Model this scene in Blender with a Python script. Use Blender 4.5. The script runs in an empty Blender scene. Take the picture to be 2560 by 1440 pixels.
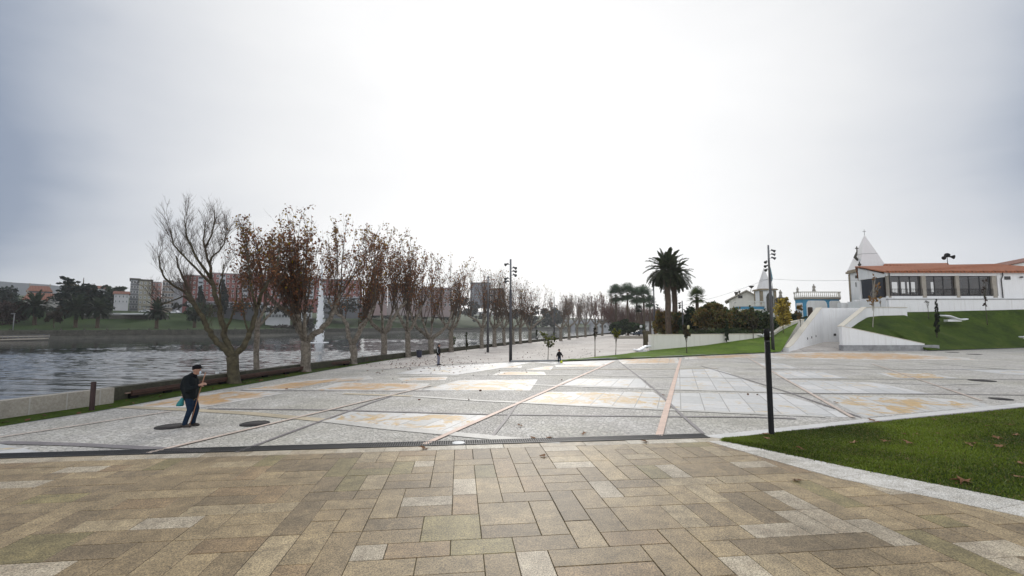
import bpy, math, random
import numpy as np
from mathutils import Vector, Matrix, noise as mnoise

SC = bpy.context.scene
COL = SC.collection
R = math.radians
# ------------------------------------------------------------------ camera model
F_PX, HOR, EYE = 1138.0, 815.0, 2.9
TH = math.atan((HOR - 720.0) / F_PX)
CT, ST = math.cos(TH), math.sin(TH)

def ray(px, py):
    u = (px - 1280.0) / F_PX; v = (720.0 - py) / F_PX
    return u, CT - v * ST, ST + v * CT
def G(px, py, z=0.0):
    x, y, dz = ray(px, py); t = (z - EYE) / dz
    return Vector((x * t, y * t, z))
def P(px, py, Y):
    x, y, dz = ray(px, py); t = Y / y
    return Vector((x * t, Y, EYE + dz * t))
def ZY(py, Y): return P(1280, py, Y).z
def XY(px, Y, py=800): return P(px, py, Y).x

cam_d = bpy.data.cameras.new('camera'); cam = bpy.data.objects.new('camera', cam_d); COL.objects.link(cam)
cam_d.sensor_width = 36; cam_d.lens = 36 * F_PX / 2560.0
cam.location = (0, 0, EYE); cam.rotation_euler = (R(90) + TH, 0, 0)
cam_d.clip_start = 0.1; cam_d.clip_end = 6000
SC.camera = cam

# ------------------------------------------------------------------ materials
def new_mat(name):
    m = bpy.data.materials.new(name); m.use_nodes = True
    nt = m.node_tree; nt.nodes.clear()
    out = nt.nodes.new('ShaderNodeOutputMaterial'); b = nt.nodes.new('ShaderNodeBsdfPrincipled')
    nt.links.new(b.outputs[0], out.inputs[0])
    return m, nt, b, out
class N:
    """small node helper"""
    def __init__(s, nt): s.nt = nt
    def __call__(s, typ, **kw):
        n = s.nt.nodes.new(typ)
        for k, v in kw.items():
            if k.startswith('i_'):
                n.inputs[k[2:].replace('_', ' ')].default_value = v
            else: setattr(n, k, v)
        return n
    def L(s, a, b): s.nt.links.new(a, b)
    def noise(s, vec, scale, detail=4, rough=0.6):
        n = s('ShaderNodeTexNoise'); n.inputs['Scale'].default_value = scale
        n.inputs['Detail'].default_value = detail; n.inputs['Roughness'].default_value = rough
        if vec is not None: s.L(vec, n.inputs['Vector'])
        return n
    def ramp(s, fac, stops):
        n = s('ShaderNodeValToRGB'); cr = n.color_ramp
        while len(cr.elements) < len(stops): cr.elements.new(0.5)
        for e, (p, c) in zip(cr.elements, stops):
            e.position = p; e.color = (c[0], c[1], c[2], 1) if hasattr(c, '__len__') else (c, c, c, 1)
        s.L(fac, n.inputs[0]); return n
    def mix(s, fac, a, b, mode='MIX'):
        n = s('ShaderNodeMix', data_type='RGBA', blend_type=mode)
        for i, v in ((0, fac), (6, a), (7, b)):
            if hasattr(v, 'links') or hasattr(v, 'is_linked'): s.L(v, n.inputs[i])
            elif isinstance(v, (int, float)): n.inputs[i].default_value = v
            else: n.inputs[i].default_value = (v[0], v[1], v[2], 1)
        return n.outputs[2]
    def math(s, op, a, b=None, clamp=False):
        n = s('ShaderNodeMath', operation=op, use_clamp=clamp)
        for i, v in ((0, a), (1, b)):
            if v is None: continue
            if isinstance(v, (int, float)): n.inputs[i].default_value = v
            else: s.L(v, n.inputs[i])
        return n.outputs[0]
    def bump(s, h, strength, dist, b):
        n = s('ShaderNodeBump'); n.inputs['Strength'].default_value = strength
        n.inputs['Distance'].default_value = dist
        s.L(h, n.inputs['Height']); s.L(n.outputs[0], b.inputs['Normal'])

def mat(name, col, rough=0.7, var=0.25, scale=3.0, metal=0.0, bump=0.0, col2=None, fine=None, spec=0.5):
    """plain painted / stone / metal surface with its own blotchy variation"""
    m, nt, b, out = new_mat(name); n = N(nt)
    tc = n('ShaderNodeTexCoord').outputs['Object']
    nz = n.noise(tc, scale, 6, 0.65)
    c1 = tuple(c * (1 - var) for c in col); c2 = col2 or tuple(min(1, c * (1 + var * 0.6)) for c in col)
    rp = n.ramp(nz.outputs[0], [(0.3, c1), (0.7, c2)])
    c = rp.outputs[0]
    if fine:
        nf = n.noise(tc, fine, 3, 0.7)
        c = n.mix(0.5, c, n.ramp(nf.outputs[0], [(0.3, 0.25), (0.7, 0.85)]).outputs[0], 'SOFT_LIGHT')
    n.L(c, b.inputs['Base Color'])
    b.inputs['Roughness'].default_value = rough; b.inputs['Metallic'].default_value = metal
    b.inputs['Specular IOR Level'].default_value = spec
    if bump: n.bump(nz.outputs[0], 0.6, bump, b)
    return m

def tint_mat(name, rough=0.7, trans=0.0, grain=0.0, grain_scale=60.0, spec=0.3, bump=0.0):
    """base colour from the per-face attribute 'tint' (each leaf / slab has its own colour)"""
    m, nt, b, out = new_mat(name); n = N(nt)
    at = n('ShaderNodeAttribute', attribute_name='tint')
    c = at.outputs['Color']
    if grain:
        tc = n('ShaderNodeTexCoord').outputs['Object']
        nz = n.noise(tc, grain_scale, 4, 0.75)
        nz2 = n.noise(tc, 3.5, 6, 0.7)
        c = n.mix(grain, c, n.ramp(nz.outputs[0], [(0.40, 0.06), (0.60, 0.94)]).outputs[0], 'OVERLAY')
        nz3 = n.noise(tc, 0.55, 7, 0.7)
        c = n.mix(grain * 0.9, c, n.ramp(nz3.outputs[0], [(0.32, (0.2, 0.19, 0.16)), (0.52, 0.5), (0.72, (0.82, 0.8, 0.74))]).outputs[0], 'OVERLAY')
        c = n.mix(grain * 0.9, c, n.ramp(nz2.outputs[0], [(0.3, (0.22, 0.2, 0.16)), (0.7, (0.8, 0.79, 0.76))]).outputs[0], 'OVERLAY')
        if bump: n.bump(nz.outputs[0], 0.5, bump, b)
    n.L(c, b.inputs['Base Color'])
    b.inputs['Roughness'].default_value = rough; b.inputs['Specular IOR Level'].default_value = spec
    if trans:
        tr = n('ShaderNodeBsdfTranslucent'); n.L(c, tr.inputs[0])
        mx = n('ShaderNodeMixShader'); mx.inputs[0].default_value = trans
        n.L(b.outputs[0], mx.inputs[1]); n.L(tr.outputs[0], mx.inputs[2]); n.L(mx.outputs[0], out.inputs[0])
    return m

def cobble_mat():
    m, nt, b, out = new_mat('granite_setts'); n = N(nt)
    tc = n('ShaderNodeTexCoord').outputs['Object']
    mp = n('ShaderNodeMapping'); mp.inputs['Rotation'].default_value = (0, 0, R(20)); n.L(tc, mp.inputs[0])
    vo = n('ShaderNodeTexVoronoi', feature='F1'); vo.inputs['Scale'].default_value = 9.0; vo.inputs['Randomness'].default_value = 0.75
    n.L(mp.outputs[0], vo.inputs['Vector'])
    ve = n('ShaderNodeTexVoronoi', feature='DISTANCE_TO_EDGE'); ve.inputs['Scale'].default_value = 9.0; ve.inputs['Randomness'].default_value = 0.75
    n.L(mp.outputs[0], ve.inputs['Vector'])
    cell = n.ramp(vo.outputs['Color'], [(0.0, (0.39, 0.368, 0.335)), (0.5, (0.51, 0.482, 0.44)), (1.0, (0.67, 0.64, 0.59))])
    big = n.noise(tc, 0.22, 5, 0.6)
    c = n.mix(n.ramp(big.outputs[0], [(0.42, 0.0), (0.66, 0.5)]).outputs[0], cell.outputs[0], (0.48, 0.455, 0.35))
    big2 = n.noise(tc, 0.6, 5, 0.65)
    c = n.mix(0.5, c, n.ramp(big2.outputs[0], [(0.3, 0.28), (0.7, 0.75)]).outputs[0], 'OVERLAY')
    c = n.mix(n.ramp(ve.outputs['Distance'], [(0.03, 0.55), (0.12, 0.0)]).outputs[0], c, (0.12, 0.115, 0.09))
    n.L(c, b.inputs['Base Color']); b.inputs['Roughness'].default_value = 0.62
    n.bump(n.ramp(ve.outputs['Distance'], [(0.0, 0.0), (0.14, 1.0)]).outputs[0], 0.8, 0.018, b)
    return m

def slab_mat(name, base, stain_col, lo, hi, edge):
    """pale granite flags with joints; iron stains whose shape comes from noise plus the attribute 'core' (1 mid-patch, 0 at its rim)"""
    m, nt, b, out = new_mat(name); n = N(nt)
    tc = n('ShaderNodeTexCoord').outputs['Object']
    mp = n('ShaderNodeMapping'); mp.inputs['Rotation'].default_value = (0, 0, R(-70)); n.L(tc, mp.inputs[0])
    br = n('ShaderNodeTexBrick'); n.L(mp.outputs[0], br.inputs['Vector'])
    br.inputs['Scale'].default_value = 1.0; br.inputs['Brick Width'].default_value = 1.7; br.inputs['Row Height'].default_value = 0.78
    br.inputs['Mortar Size'].default_value = 0.02; br.inputs['Mortar Smooth'].default_value = 0.3
    br.inputs['Color1'].default_value = (base[0] * 0.86, base[1] * 0.87, base[2] * 0.87, 1); br.inputs['Color2'].default_value = (base[0] * 1.12, base[1] * 1.11, base[2] * 1.11, 1)
    br.inputs['Mortar'].default_value = (0.27, 0.265, 0.25, 1); br.inputs['Bias'].default_value = 0.0
    nz = n.noise(mp.outputs[0], 0.9, 8, 0.72); nz.inputs['Distortion'].default_value = 0.8
    fine = n.noise(tc, 5.0, 5, 0.7)
    at = n('ShaderNodeAttribute', attribute_name='core')
    sharp = n.ramp(nz.outputs[0], [(0.36, 0.0), (0.66, 1.0)]).outputs[0]
    fac = n.math('ADD', n.math('MULTIPLY', sharp, 0.62), n.math('MULTIPLY', at.outputs['Fac'], edge))
    st = n.ramp(fac, [(lo, 0.0), (hi, 0.9)])
    c = n.mix(0.35, br.outputs['Color'], n.ramp(fine.outputs[0], [(0.3, 0.3), (0.7, 0.7)]).outputs[0], 'OVERLAY')
    c = n.mix(st.outputs[0], c, n.mix(n.ramp(fine.outputs[0], [(0.35, 0.0), (0.65, 1.0)]).outputs[0], stain_col, tuple(min(1, s * 1.5) for s in stain_col)))
    c = n.mix(br.outputs['Fac'], c, (0.29, 0.28, 0.26))
    n.L(c, b.inputs['Base Color']); b.inputs['Roughness'].default_value = 0.5
    return m

def gravel_mat():
    m, nt, b, out = new_mat('beige_paving'); n = N(nt)
    tc = n('ShaderNodeTexCoord').outputs['Object']
    mp = n('ShaderNodeMapping'); mp.inputs['Rotation'].default_value = (0, 0, R(20)); n.L(tc, mp.inputs[0])
    br = n('ShaderNodeTexBrick'); n.L(mp.outputs[0], br.inputs['Vector']); br.inputs['Scale'].default_value = 1.0
    br.inputs['Brick Width'].default_value = 9.0; br.inputs['Row Height'].default_value = 4.2; br.inputs['Mortar Size'].default_value = 0.05
    br.inputs['Color1'].default_value = (0.50, 0.45, 0.395, 1); br.inputs['Color2'].default_value = (0.56, 0.51, 0.455, 1); br.inputs['Mortar'].default_value = (0.27, 0.25, 0.225, 1)
    nz = n.noise(tc, 0.35, 6, 0.65); nf = n.noise(tc, 7.0, 4, 0.8)
    c = n.mix(0.5, br.outputs['Color'], n.ramp(nz.outputs[0], [(0.3, 0.3), (0.7, 0.7)]).outputs[0], 'OVERLAY')
    c = n.mix(0.55, c, n.ramp(nf.outputs[0], [(0.3, 0.2), (0.62, 0.75)]).outputs[0], 'OVERLAY')
    n.L(c, b.inputs['Base Color']); b.inputs['Roughness'].default_value = 0.8
    return m

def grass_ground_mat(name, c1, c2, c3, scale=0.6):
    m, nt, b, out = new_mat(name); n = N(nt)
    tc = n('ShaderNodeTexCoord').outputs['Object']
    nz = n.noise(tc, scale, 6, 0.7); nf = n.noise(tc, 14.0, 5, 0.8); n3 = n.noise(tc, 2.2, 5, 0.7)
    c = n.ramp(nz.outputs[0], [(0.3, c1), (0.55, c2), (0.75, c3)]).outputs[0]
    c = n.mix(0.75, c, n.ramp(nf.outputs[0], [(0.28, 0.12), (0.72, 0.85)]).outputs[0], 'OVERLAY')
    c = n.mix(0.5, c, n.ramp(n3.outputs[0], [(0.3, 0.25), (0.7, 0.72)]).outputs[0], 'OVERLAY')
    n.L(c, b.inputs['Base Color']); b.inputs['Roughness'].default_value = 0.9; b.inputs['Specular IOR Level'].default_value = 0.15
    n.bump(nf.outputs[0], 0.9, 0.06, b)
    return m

def water_mat():
    m, nt, b, out = new_mat('river_water'); n = N(nt)
    tc = n('ShaderNodeTexCoord').outputs['Object']
    mp = n('ShaderNodeMapping'); mp.inputs['Scale'].default_value = (0.8, 2.0, 1); n.L(tc, mp.inputs[0])
    a = n.noise(mp.outputs[0], 1.2, 4, 0.6); a.inputs['Distortion'].default_value = 0.5
    b.inputs['Base Color'].default_value = (0.008, 0.012, 0.015, 1)
    b.inputs['Roughness'].default_value = 0.06; b.inputs['IOR'].default_value = 1.33
    n.bump(a.outputs[0], 0.5, 0.03, b)
    return m

def roof_mat(name='terracotta_tiles', c=(0.37, 0.125, 0.05)):
    m, nt, b, out = new_mat(name); n = N(nt)
    tc = n('ShaderNodeTexCoord').outputs['Object']
    wv = n('ShaderNodeTexWave', wave_type='BANDS', bands_direction='X'); wv.inputs['Scale'].default_value = 0.55; wv.inputs['Distortion'].default_value = 0.3
    n.L(tc, wv.inputs[0])
    nz = n.noise(tc, 2.2, 6, 0.75)
    cc = n.ramp(nz.outputs[0], [(0.25, tuple(x * 0.55 for x in c)), (0.5, c), (0.75, (min(1, c[0] * 1.35), c[1] * 1.5, c[2] * 1.8))]).outputs[0]
    cc = n.mix(n.ramp(wv.outputs[0], [(0.0, 0.75), (0.4, 0.0)]).outputs[0], cc, tuple(x * 0.3 for x in c))
    n.L(cc, b.inputs['Base Color']); b.inputs['Roughness'].default_value = 0.8
    n.bump(wv.outputs[0], 0.8, 0.06, b)
    return m

def glass_mat(name, dark=0.5):
    m, nt, b, out = new_mat(name); n = N(nt); nt.nodes.remove(b)
    tr = n('ShaderNodeBsdfTransparent'); tr.inputs[0].default_value = (dark, dark, dark * 0.98, 1)
    gl = n('ShaderNodeBsdfGlossy'); gl.inputs['Roughness'].default_value = 0.02
    fr = n('ShaderNodeFresnel'); fr.inputs[0].default_value = 1.5
    mx = n('ShaderNodeMixShader'); n.L(n.math('ADD', fr.outputs[0], 0.05), mx.inputs[0]); n.L(tr.outputs[0], mx.inputs[1]); n.L(gl.outputs[0], mx.inputs[2])
    n.L(mx.outputs[0], out.inputs[0])
    return m

def white_wall_mat(name, col, streak=0.35, dirt=(0.35, 0.31, 0.24)):
    """painted render with vertical rain streaks"""
    m, nt, b, out = new_mat(name); n = N(nt)
    tc = n('ShaderNodeTexCoord').outputs['Object']
    mp = n('ShaderNodeMapping'); mp.inputs['Scale'].default_value = (2.2, 2.2, 0.16); n.L(tc, mp.inputs[0])
    st = n.noise(mp.outputs[0], 1.6, 6, 0.7); bl = n.noise(tc, 0.5, 5, 0.6)
    f = n.math('MULTIPLY', n.ramp(st.outputs[0], [(0.5, 0.0), (0.78, 1.0)]).outputs[0], n.ramp(bl.outputs[0], [(0.35, 0.1), (0.7, streak)]).outputs[0])
    c = n.mix(f, n.ramp(bl.outputs[0], [(0.3, tuple(x * 0.93 for x in col)), (0.7, col)]).outputs[0], dirt)
    n.L(c, b.inputs['Base Color']); b.inputs['Roughness'].default_value = 0.75
    return m

M = {}
M['cobble'] = cobble_mat()
M['slab_joint'] = mat('slab_joint', (0.075, 0.068, 0.04), 0.9, 0.4, 6)
M['slab'] = tint_mat('warm_granite_slab', 0.55, 0, 0.62, 55.0, 0.4, 0.003)
M['pale'] = slab_mat('pale_granite_flags', (0.55, 0.545, 0.525), (0.44, 0.32, 0.15), 0.46, 0.66, 0.10)
M['ochre'] = slab_mat('iron_stained_flags', (0.58, 0.555, 0.51), (0.40, 0.215, 0.055), 0.40, 0.70, 0.42)
M['mottled'] = slab_mat('mottled_granite_flags', (0.55, 0.54, 0.51), (0.40, 0.25, 0.075), 0.36, 0.52, 0.17)
M['band_white'] = mat('white_stone_band', (0.52, 0.50, 0.45), 0.55, 0.25, 1.2, fine=20)
M['band_tan'] = mat('tan_stone_band', (0.46, 0.385, 0.26), 0.6, 0.3, 0.9, fine=20)
M['band_pink'] = mat('pink_granite_band', (0.62, 0.43, 0.33), 0.55, 0.2, 1.5, fine=25)
M['band_dark'] = mat('dark_stone_band', (0.19, 0.17, 0.17), 0.6, 0.3, 1.5, fine=20)
M['band_faint'] = mat('faint_pink_band', (0.56, 0.45, 0.37), 0.55, 0.25, 1.2, fine=25)
M['strip_white'] = mat('white_granite_kerb', (0.58, 0.57, 0.54), 0.55, 0.18, 1.0, fine=30)
M['gravel'] = gravel_mat()
M['drain'] = mat('drain_iron', (0.022, 0.023, 0.025), 0.5, 0.3, 6, metal=0.3)
M['drain_dark'] = mat('drain_slot', (0.012, 0.012, 0.013), 0.9, 0.2)
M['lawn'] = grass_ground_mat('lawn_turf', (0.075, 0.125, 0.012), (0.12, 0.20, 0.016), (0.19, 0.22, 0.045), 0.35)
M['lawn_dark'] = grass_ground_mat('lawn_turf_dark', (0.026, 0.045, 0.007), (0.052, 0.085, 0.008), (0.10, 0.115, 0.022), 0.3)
M['soil'] = grass_ground_mat('turf_soil', (0.03, 0.05, 0.008), (0.05, 0.085, 0.01), (0.07, 0.10, 0.014), 0.8)
M['bank'] = grass_ground_mat('far_bank_grass', (0.022, 0.038, 0.013), (0.034, 0.06, 0.015), (0.055, 0.072, 0.024), 0.05)
M['water'] = water_mat()
M['old_stone'] = mat('old_wall_stone', (0.05, 0.047, 0.03), 0.9, 0.5, 1.6, bump=0.04, fine=9)
M['quay'] = mat('quay_stone', (0.072, 0.069, 0.055), 0.9, 0.45, 0.7, bump=0.05, fine=3)
M['conc'] = mat('parapet_concrete', (0.33, 0.30, 0.25), 0.8, 0.2, 1.2, fine=14)
M['joint'] = mat('parapet_joint', (0.42, 0.40, 0.36), 0.8, 0.1)
M['white'] = white_wall_mat('white_render', (0.82, 0.825, 0.82), 0.55)
M['cream'] = white_wall_mat('cream_coping', (0.66, 0.61, 0.50), 0.5)
M['whitewarm'] = white_wall_mat('weathered_white_render', (0.77, 0.75, 0.69), 0.7)
M['granite_grey'] = mat('grey_granite', (0.27, 0.275, 0.28), 0.7, 0.35, 1.5, fine=20)
M['chapel_stone'] = mat('chapel_granite', (0.26, 0.21, 0.14), 0.85, 0.4, 2.5, fine=12)
M['dark_stone'] = mat('weathered_cornice', (0.085, 0.08, 0.065), 0.9, 0.4, 2.0)
M['spire'] = white_wall_mat('spire_render', (0.72, 0.71, 0.70), 0.35)
M['blue'] = mat('blue_paint', (0.07, 0.30, 0.50), 0.6, 0.15, 1.0)
M['tile'] = roof_mat()
M['tile_dull'] = roof_mat('old_roof_tiles', (0.24, 0.095, 0.055))
M['frame_dark'] = mat('dark_window_frame', (0.03, 0.028, 0.028), 0.5, 0.2)
M['glass'] = glass_mat('window_glass', 0.6)
M['pane'] = mat('far_window_pane', (0.035, 0.045, 0.055), 0.1, 0.3, 0.5)
M['interior'] = mat('restaurant_plaster', (0.30, 0.22, 0.17), 0.8, 0.3, 0.4)
M['wood_dark'] = mat('dark_wood', (0.05, 0.03, 0.02), 0.7, 0.3, 3)
M['steel'] = mat('grey_pole_steel', (0.17, 0.175, 0.185), 0.45, 0.15, 3, metal=0.4)
M['steel_dark'] = mat('anthracite_pole', (0.055, 0.055, 0.06), 0.5, 0.2, 3, metal=0.2)
M['black'] = mat('black_painted_steel', (0.006, 0.006, 0.0065), 0.6, 0.2, 4, spec=0.2)
M['lens'] = mat('lamp_lens', (0.05, 0.05, 0.05), 0.15, 0.1)
M['corten'] = mat('rusty_steel', (0.034, 0.015, 0.013), 0.75, 0.4, 6)
M['bench_wood'] = mat('brown_bench_wood', (0.06, 0.026, 0.017), 0.6, 0.35, 2.5, fine=18)
M['bench_seat'] = mat('worn_bench_seat', (0.36, 0.25, 0.20), 0.6, 0.25, 2.5)
M['bin'] = mat('bin_blue_grey', (0.04, 0.045, 0.075), 0.5, 0.2)
M['bark'] = mat('plane_bark', (0.115, 0.095, 0.07), 0.9, 0.55, 5.0, bump=0.03, col2=(0.27, 0.235, 0.19))
M['bark_dark'] = mat('dark_bark', (0.05, 0.041, 0.027), 0.9, 0.5, 5.0, bump=0.03, col2=(0.10, 0.085, 0.045))
M['twig'] = mat('twig_bark', (0.085, 0.062, 0.045), 0.9, 0.3, 2.0)
M['twig_red'] = mat('reddish_twigs', (0.15, 0.085, 0.07), 0.9, 0.3, 2.0)
M['twig_grey'] = mat('grey_twigs', (0.17, 0.14, 0.12), 0.9, 0.3, 2.0)
M['palm_bark'] = mat('palm_trunk', (0.085, 0.06, 0.04), 0.95, 0.5, 4.0, bump=0.08)
M['leaf'] = tint_mat('leaf', 0.65, 0.45)
M['blade'] = tint_mat('grass_blade', 0.6, 0.3)
M['litter'] = tint_mat('dry_leaf', 0.8, 0.15)
M['hill'] = grass_ground_mat('haze_tinted_wooded_hill', (0.075, 0.088, 0.10), (0.09, 0.10, 0.11), (0.10, 0.11, 0.115), 0.01)  # wooded slopes, with the bluish grey of distance haze put into the colour
M['spray'] = mat('water_spray', (0.88, 0.9, 0.92), 0.5, 0.03)
M['skin'] = mat('skin', (0.36, 0.20, 0.14), 0.55, 0.1, 8)
M['jacket'] = mat('charcoal_jacket', (0.011, 0.014, 0.016), 0.9, 0.3, 6, spec=0.1)
M['jeans'] = mat('blue_jeans', (0.013, 0.026, 0.05), 0.9, 0.35, 6, spec=0.1)
M['cap'] = mat('black_cap', (0.009, 0.008, 0.010), 0.9, 0.2, 6, spec=0.1)
M['shoe'] = mat('dark_brown_shoe', (0.035, 0.026, 0.022), 0.6, 0.2, 6)
M['mask'] = mat('pale_blue_mask', (0.55, 0.66, 0.74), 0.8, 0.05, 6)
M['shirt'] = mat('mustard_shirt', (0.20, 0.13, 0.02), 0.8, 0.2, 6)
M['bagm'] = mat('teal_bag', (0.0, 0.19, 0.20), 0.45, 0.25, 7)
M['cane'] = mat('cane_wood', (0.27, 0.13, 0.07), 0.6, 0.2, 6)
M['grey_trouser'] = mat('grey_trousers', (0.16, 0.16, 0.21), 0.85, 0.2, 6)
M['hair'] = mat('dark_hair', (0.015, 0.011, 0.01), 0.7, 0.2, 6)
M['stripe'] = mat('pale_sleeve_stripe', (0.45, 0.47, 0.48), 0.8, 0.1)
M['ball'] = mat('yellow_green_ball', (0.50, 0.55, 0.02), 0.5, 0.1)
M['car_white'] = mat('white_car_paint', (0.66, 0.68, 0.7), 0.25, 0.05)
M['car_dark'] = mat('dark_blue_car_paint', (0.025, 0.035, 0.06), 0.2, 0.1)
M['rubber'] = mat('tyre_rubber', (0.015, 0.015, 0.015), 0.85, 0.1)
M['sculpt'] = mat('white_moulded_bench', (0.80, 0.81, 0.82), 0.4, 0.03)
M['sign_white'] = mat('sign_plate', (0.6, 0.62, 0.62), 0.5, 0.05)
M['sign_yellow'] = mat('yellow_lamp_globe', (0.62, 0.56, 0.28), 0.4, 0.1)
M['statue'] = mat('statue_stone', (0.36, 0.34, 0.30), 0.85, 0.35, 3)
M['grate'] = mat('tree_pit_gravel', (0.035, 0.03, 0.028), 0.9, 0.6, 25, bump=0.02)
M['flag'] = mat('faded_flag', (0.12, 0.25, 0.30), 0.8, 0.2)
WALLC = {}
def wallmat(name, c, fine=None):
    if name not in WALLC: WALLC[name] = mat(name, c, 0.85, 0.16, 0.12, fine=fine)
    return WALLC[name]

# ------------------------------------------------------------------ mesh builder
class MB:
    def __init__(s): s.V = []; s.F = []; s.Mi = []; s.T = []; s.S = []
    def add(s, V, F, m=0, t=(1, 1, 1), sm=False):
        o = len(s.V); s.V.extend(tuple(v) for v in V)
        for f in F:
            s.F.append(tuple(i + o for i in f)); s.Mi.append(m); s.T.append(t); s.S.append(sm)
    def box(s, c, d, rz=0.0, m=0, t=(1, 1, 1), rot=None):
        hx, hy, hz = d[0] / 2, d[1] / 2, d[2] / 2
        Rm = rot if rot is not None else Matrix.Rotation(rz, 3, 'Z'); c = Vector(c)
        V = [c + Rm @ Vector((x * hx, y * hy, z * hz)) for z in (-1, 1) for (x, y) in ((-1, -1), (1, -1), (1, 1), (-1, 1))]
        s.add(V, [(3, 2, 1, 0), (4, 5, 6, 7), (0, 1, 5, 4), (1, 2, 6, 5), (2, 3, 7, 6), (3, 0, 4, 7)], m, t)
    def beam(s, a, b, w, h, m=0, t=(1, 1, 1)):
        a, b = Vector(a), Vector(b); d = b - a; L = d.length
        if L < 1e-6: return
        x = d / L; up = Vector((0, 0, 1)) if abs(x.z) < 0.95 else Vector((0, 1, 0))
        y = up.cross(x).normalized(); z = x.cross(y)
        s.box((a + b) / 2, (L, w, h), rot=Matrix((x, y, z)).transposed(), m=m, t=t)
    def prism(s, pts, z0, z1, m=0, t=(1, 1, 1)):
        n = len(pts)
        a = sum(pts[i][0] * pts[(i + 1) % n][1] - pts[(i + 1) % n][0] * pts[i][1] for i in range(n))
        if a < 0: pts = pts[::-1]
        V = [(p[0], p[1], z0) for p in pts] + [(p[0], p[1], z1) for p in pts]
        F = [tuple(range(n - 1, -1, -1)), tuple(range(n, 2 * n))] + [(i, (i + 1) % n, (i + 1) % n + n, i + n) for i in range(n)]
        s.add(V, F, m, t)
    def flat(s, pts, m=0, t=(1, 1, 1)):
        s.add(pts, [tuple(range(len(pts)))], m, t)
    def tube(s, pts, rads, n=6, m=0, t=(1, 1, 1), cap=True, sm=True):
        pts = [Vector(p) for p in pts]; k = len(pts); V = []
        ref = None
        for i, p in enumerate(pts):
            d = (pts[min(i + 1, k - 1)] - pts[max(i - 1, 0)])
            if d.length < 1e-9: d = Vector((0, 0, 1))
            d.normalize()
            if ref is None: ref = Vector((1, 0, 0)) if abs(d.x) < 0.8 else Vector((0, 1, 0))
            a = ref - d * ref.dot(d)
            if a.length < 1e-5: a = d.orthogonal()
            a.normalize(); bb = d.cross(a); ref = a
            for j in range(n):
                q = 2 * math.pi * j / n
                V.append(p + (a * math.cos(q) + bb * math.sin(q)) * rads[i])
        F = [(i * n + j, i * n + (j + 1) % n, (i + 1) * n + (j + 1) % n, (i + 1) * n + j) for i in range(k - 1) for j in range(n)]
        if cap and n > 2: F += [tuple(range(n - 1, -1, -1)), tuple((k - 1) * n + j for j in range(n))]
        s.add(V, F, m, t, sm)
    def cyl(s, a, b, r0, r1=None, n=12, m=0, t=(1, 1, 1)):
        s.tube([a, b], [r0, r0 if r1 is None else r1], n, m, t)
    def lathe(s, prof, c, n=12, m=0, t=(1, 1, 1), sm=True):
        c = Vector(c); k = len(prof)
        V = [c + Vector((r * math.cos(2 * math.pi * j / n), r * math.sin(2 * math.pi * j / n), z)) for r, z in prof for j in range(n)]
        F = [(i * n + j, i * n + (j + 1) % n, (i + 1) * n + (j + 1) % n, (i + 1) * n + j) for i in range(k - 1) for j in range(n)]
        F += [tuple(range(n - 1, -1, -1)), tuple((k - 1) * n + j for j in range(n))]
        s.add(V, F, m, t, sm)
    def ribbon(s, pts, w, z0, z1, m=0, t=(1, 1, 1)):
        """wall / strip of width w along a plan polyline; z0, z1 numbers or per-point lists"""
        k = len(pts); p2 = [Vector((p[0], p[1])) for p in pts]; Lp, Rp = [], []
        for i in range(k):
            d = (p2[min(i + 1, k - 1)] - p2[max(i - 1, 0)]).normalized(); nn = Vector((-d.y, d.x))
            Lp.append(p2[i] + nn * w / 2); Rp.append(p2[i] - nn * w / 2)
        za = z0 if hasattr(z0, '__len__') else [z0] * k; zb = z1 if hasattr(z1, '__len__') else [z1] * k
        V = []
        for i in range(k):
            V += [(Rp[i].x, Rp[i].y, za[i]), (Lp[i].x, Lp[i].y, za[i]), (Lp[i].x, Lp[i].y, zb[i]), (Rp[i].x, Rp[i].y, zb[i])]
        F = []
        for i in range(k - 1):
            a, b = 4 * i, 4 * (i + 1)
            for j in range(4): F.append((a + j, b + j, b + (j + 1) % 4, a + (j + 1) % 4))
        F += [(0, 1, 2, 3), tuple(4 * (k - 1) + j for j in (3, 2, 1, 0))]
        s.add(V, F, m, t)
    def strip(s, pts, w, z, m=0, t=(1, 1, 1)):
        """flat sheet of width w along a plan polyline"""
        k = len(pts); p2 = [Vector((p[0], p[1])) for p in pts]; V = []
        for i in range(k):
            d = (p2[min(i + 1, k - 1)] - p2[max(i - 1, 0)]).normalized(); nn = Vector((-d.y, d.x))
            a, b = p2[i] - nn * w / 2, p2[i] + nn * w / 2
            V += [(a.x, a.y, z), (b.x, b.y, z)]
        s.add(V, [(2 * i, 2 * i + 2, 2 * i + 3, 2 * i + 1) for i in range(k - 1)], m, t)
    def loft(s, A, B, n=6, m=0, t=(1, 1, 1), bump=0.0, sm=True):
        A = [Vector(p) for p in A]; B = [Vector(p) for p in B]; k = len(A); V = []
        for j in range(n + 1):
            q = j / n
            for i in range(k):
                p = A[i].lerp(B[i], q)
                if bump and 0 < j < n: p.z += bump * mnoise.noise(p * 0.35)
                V.append(p)
        F = [(j * k + i, j * k + i + 1, (j + 1) * k + i + 1, (j + 1) * k + i) for j in range(n) for i in range(k - 1)]
        s.add(V, F, m, t, sm)
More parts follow.
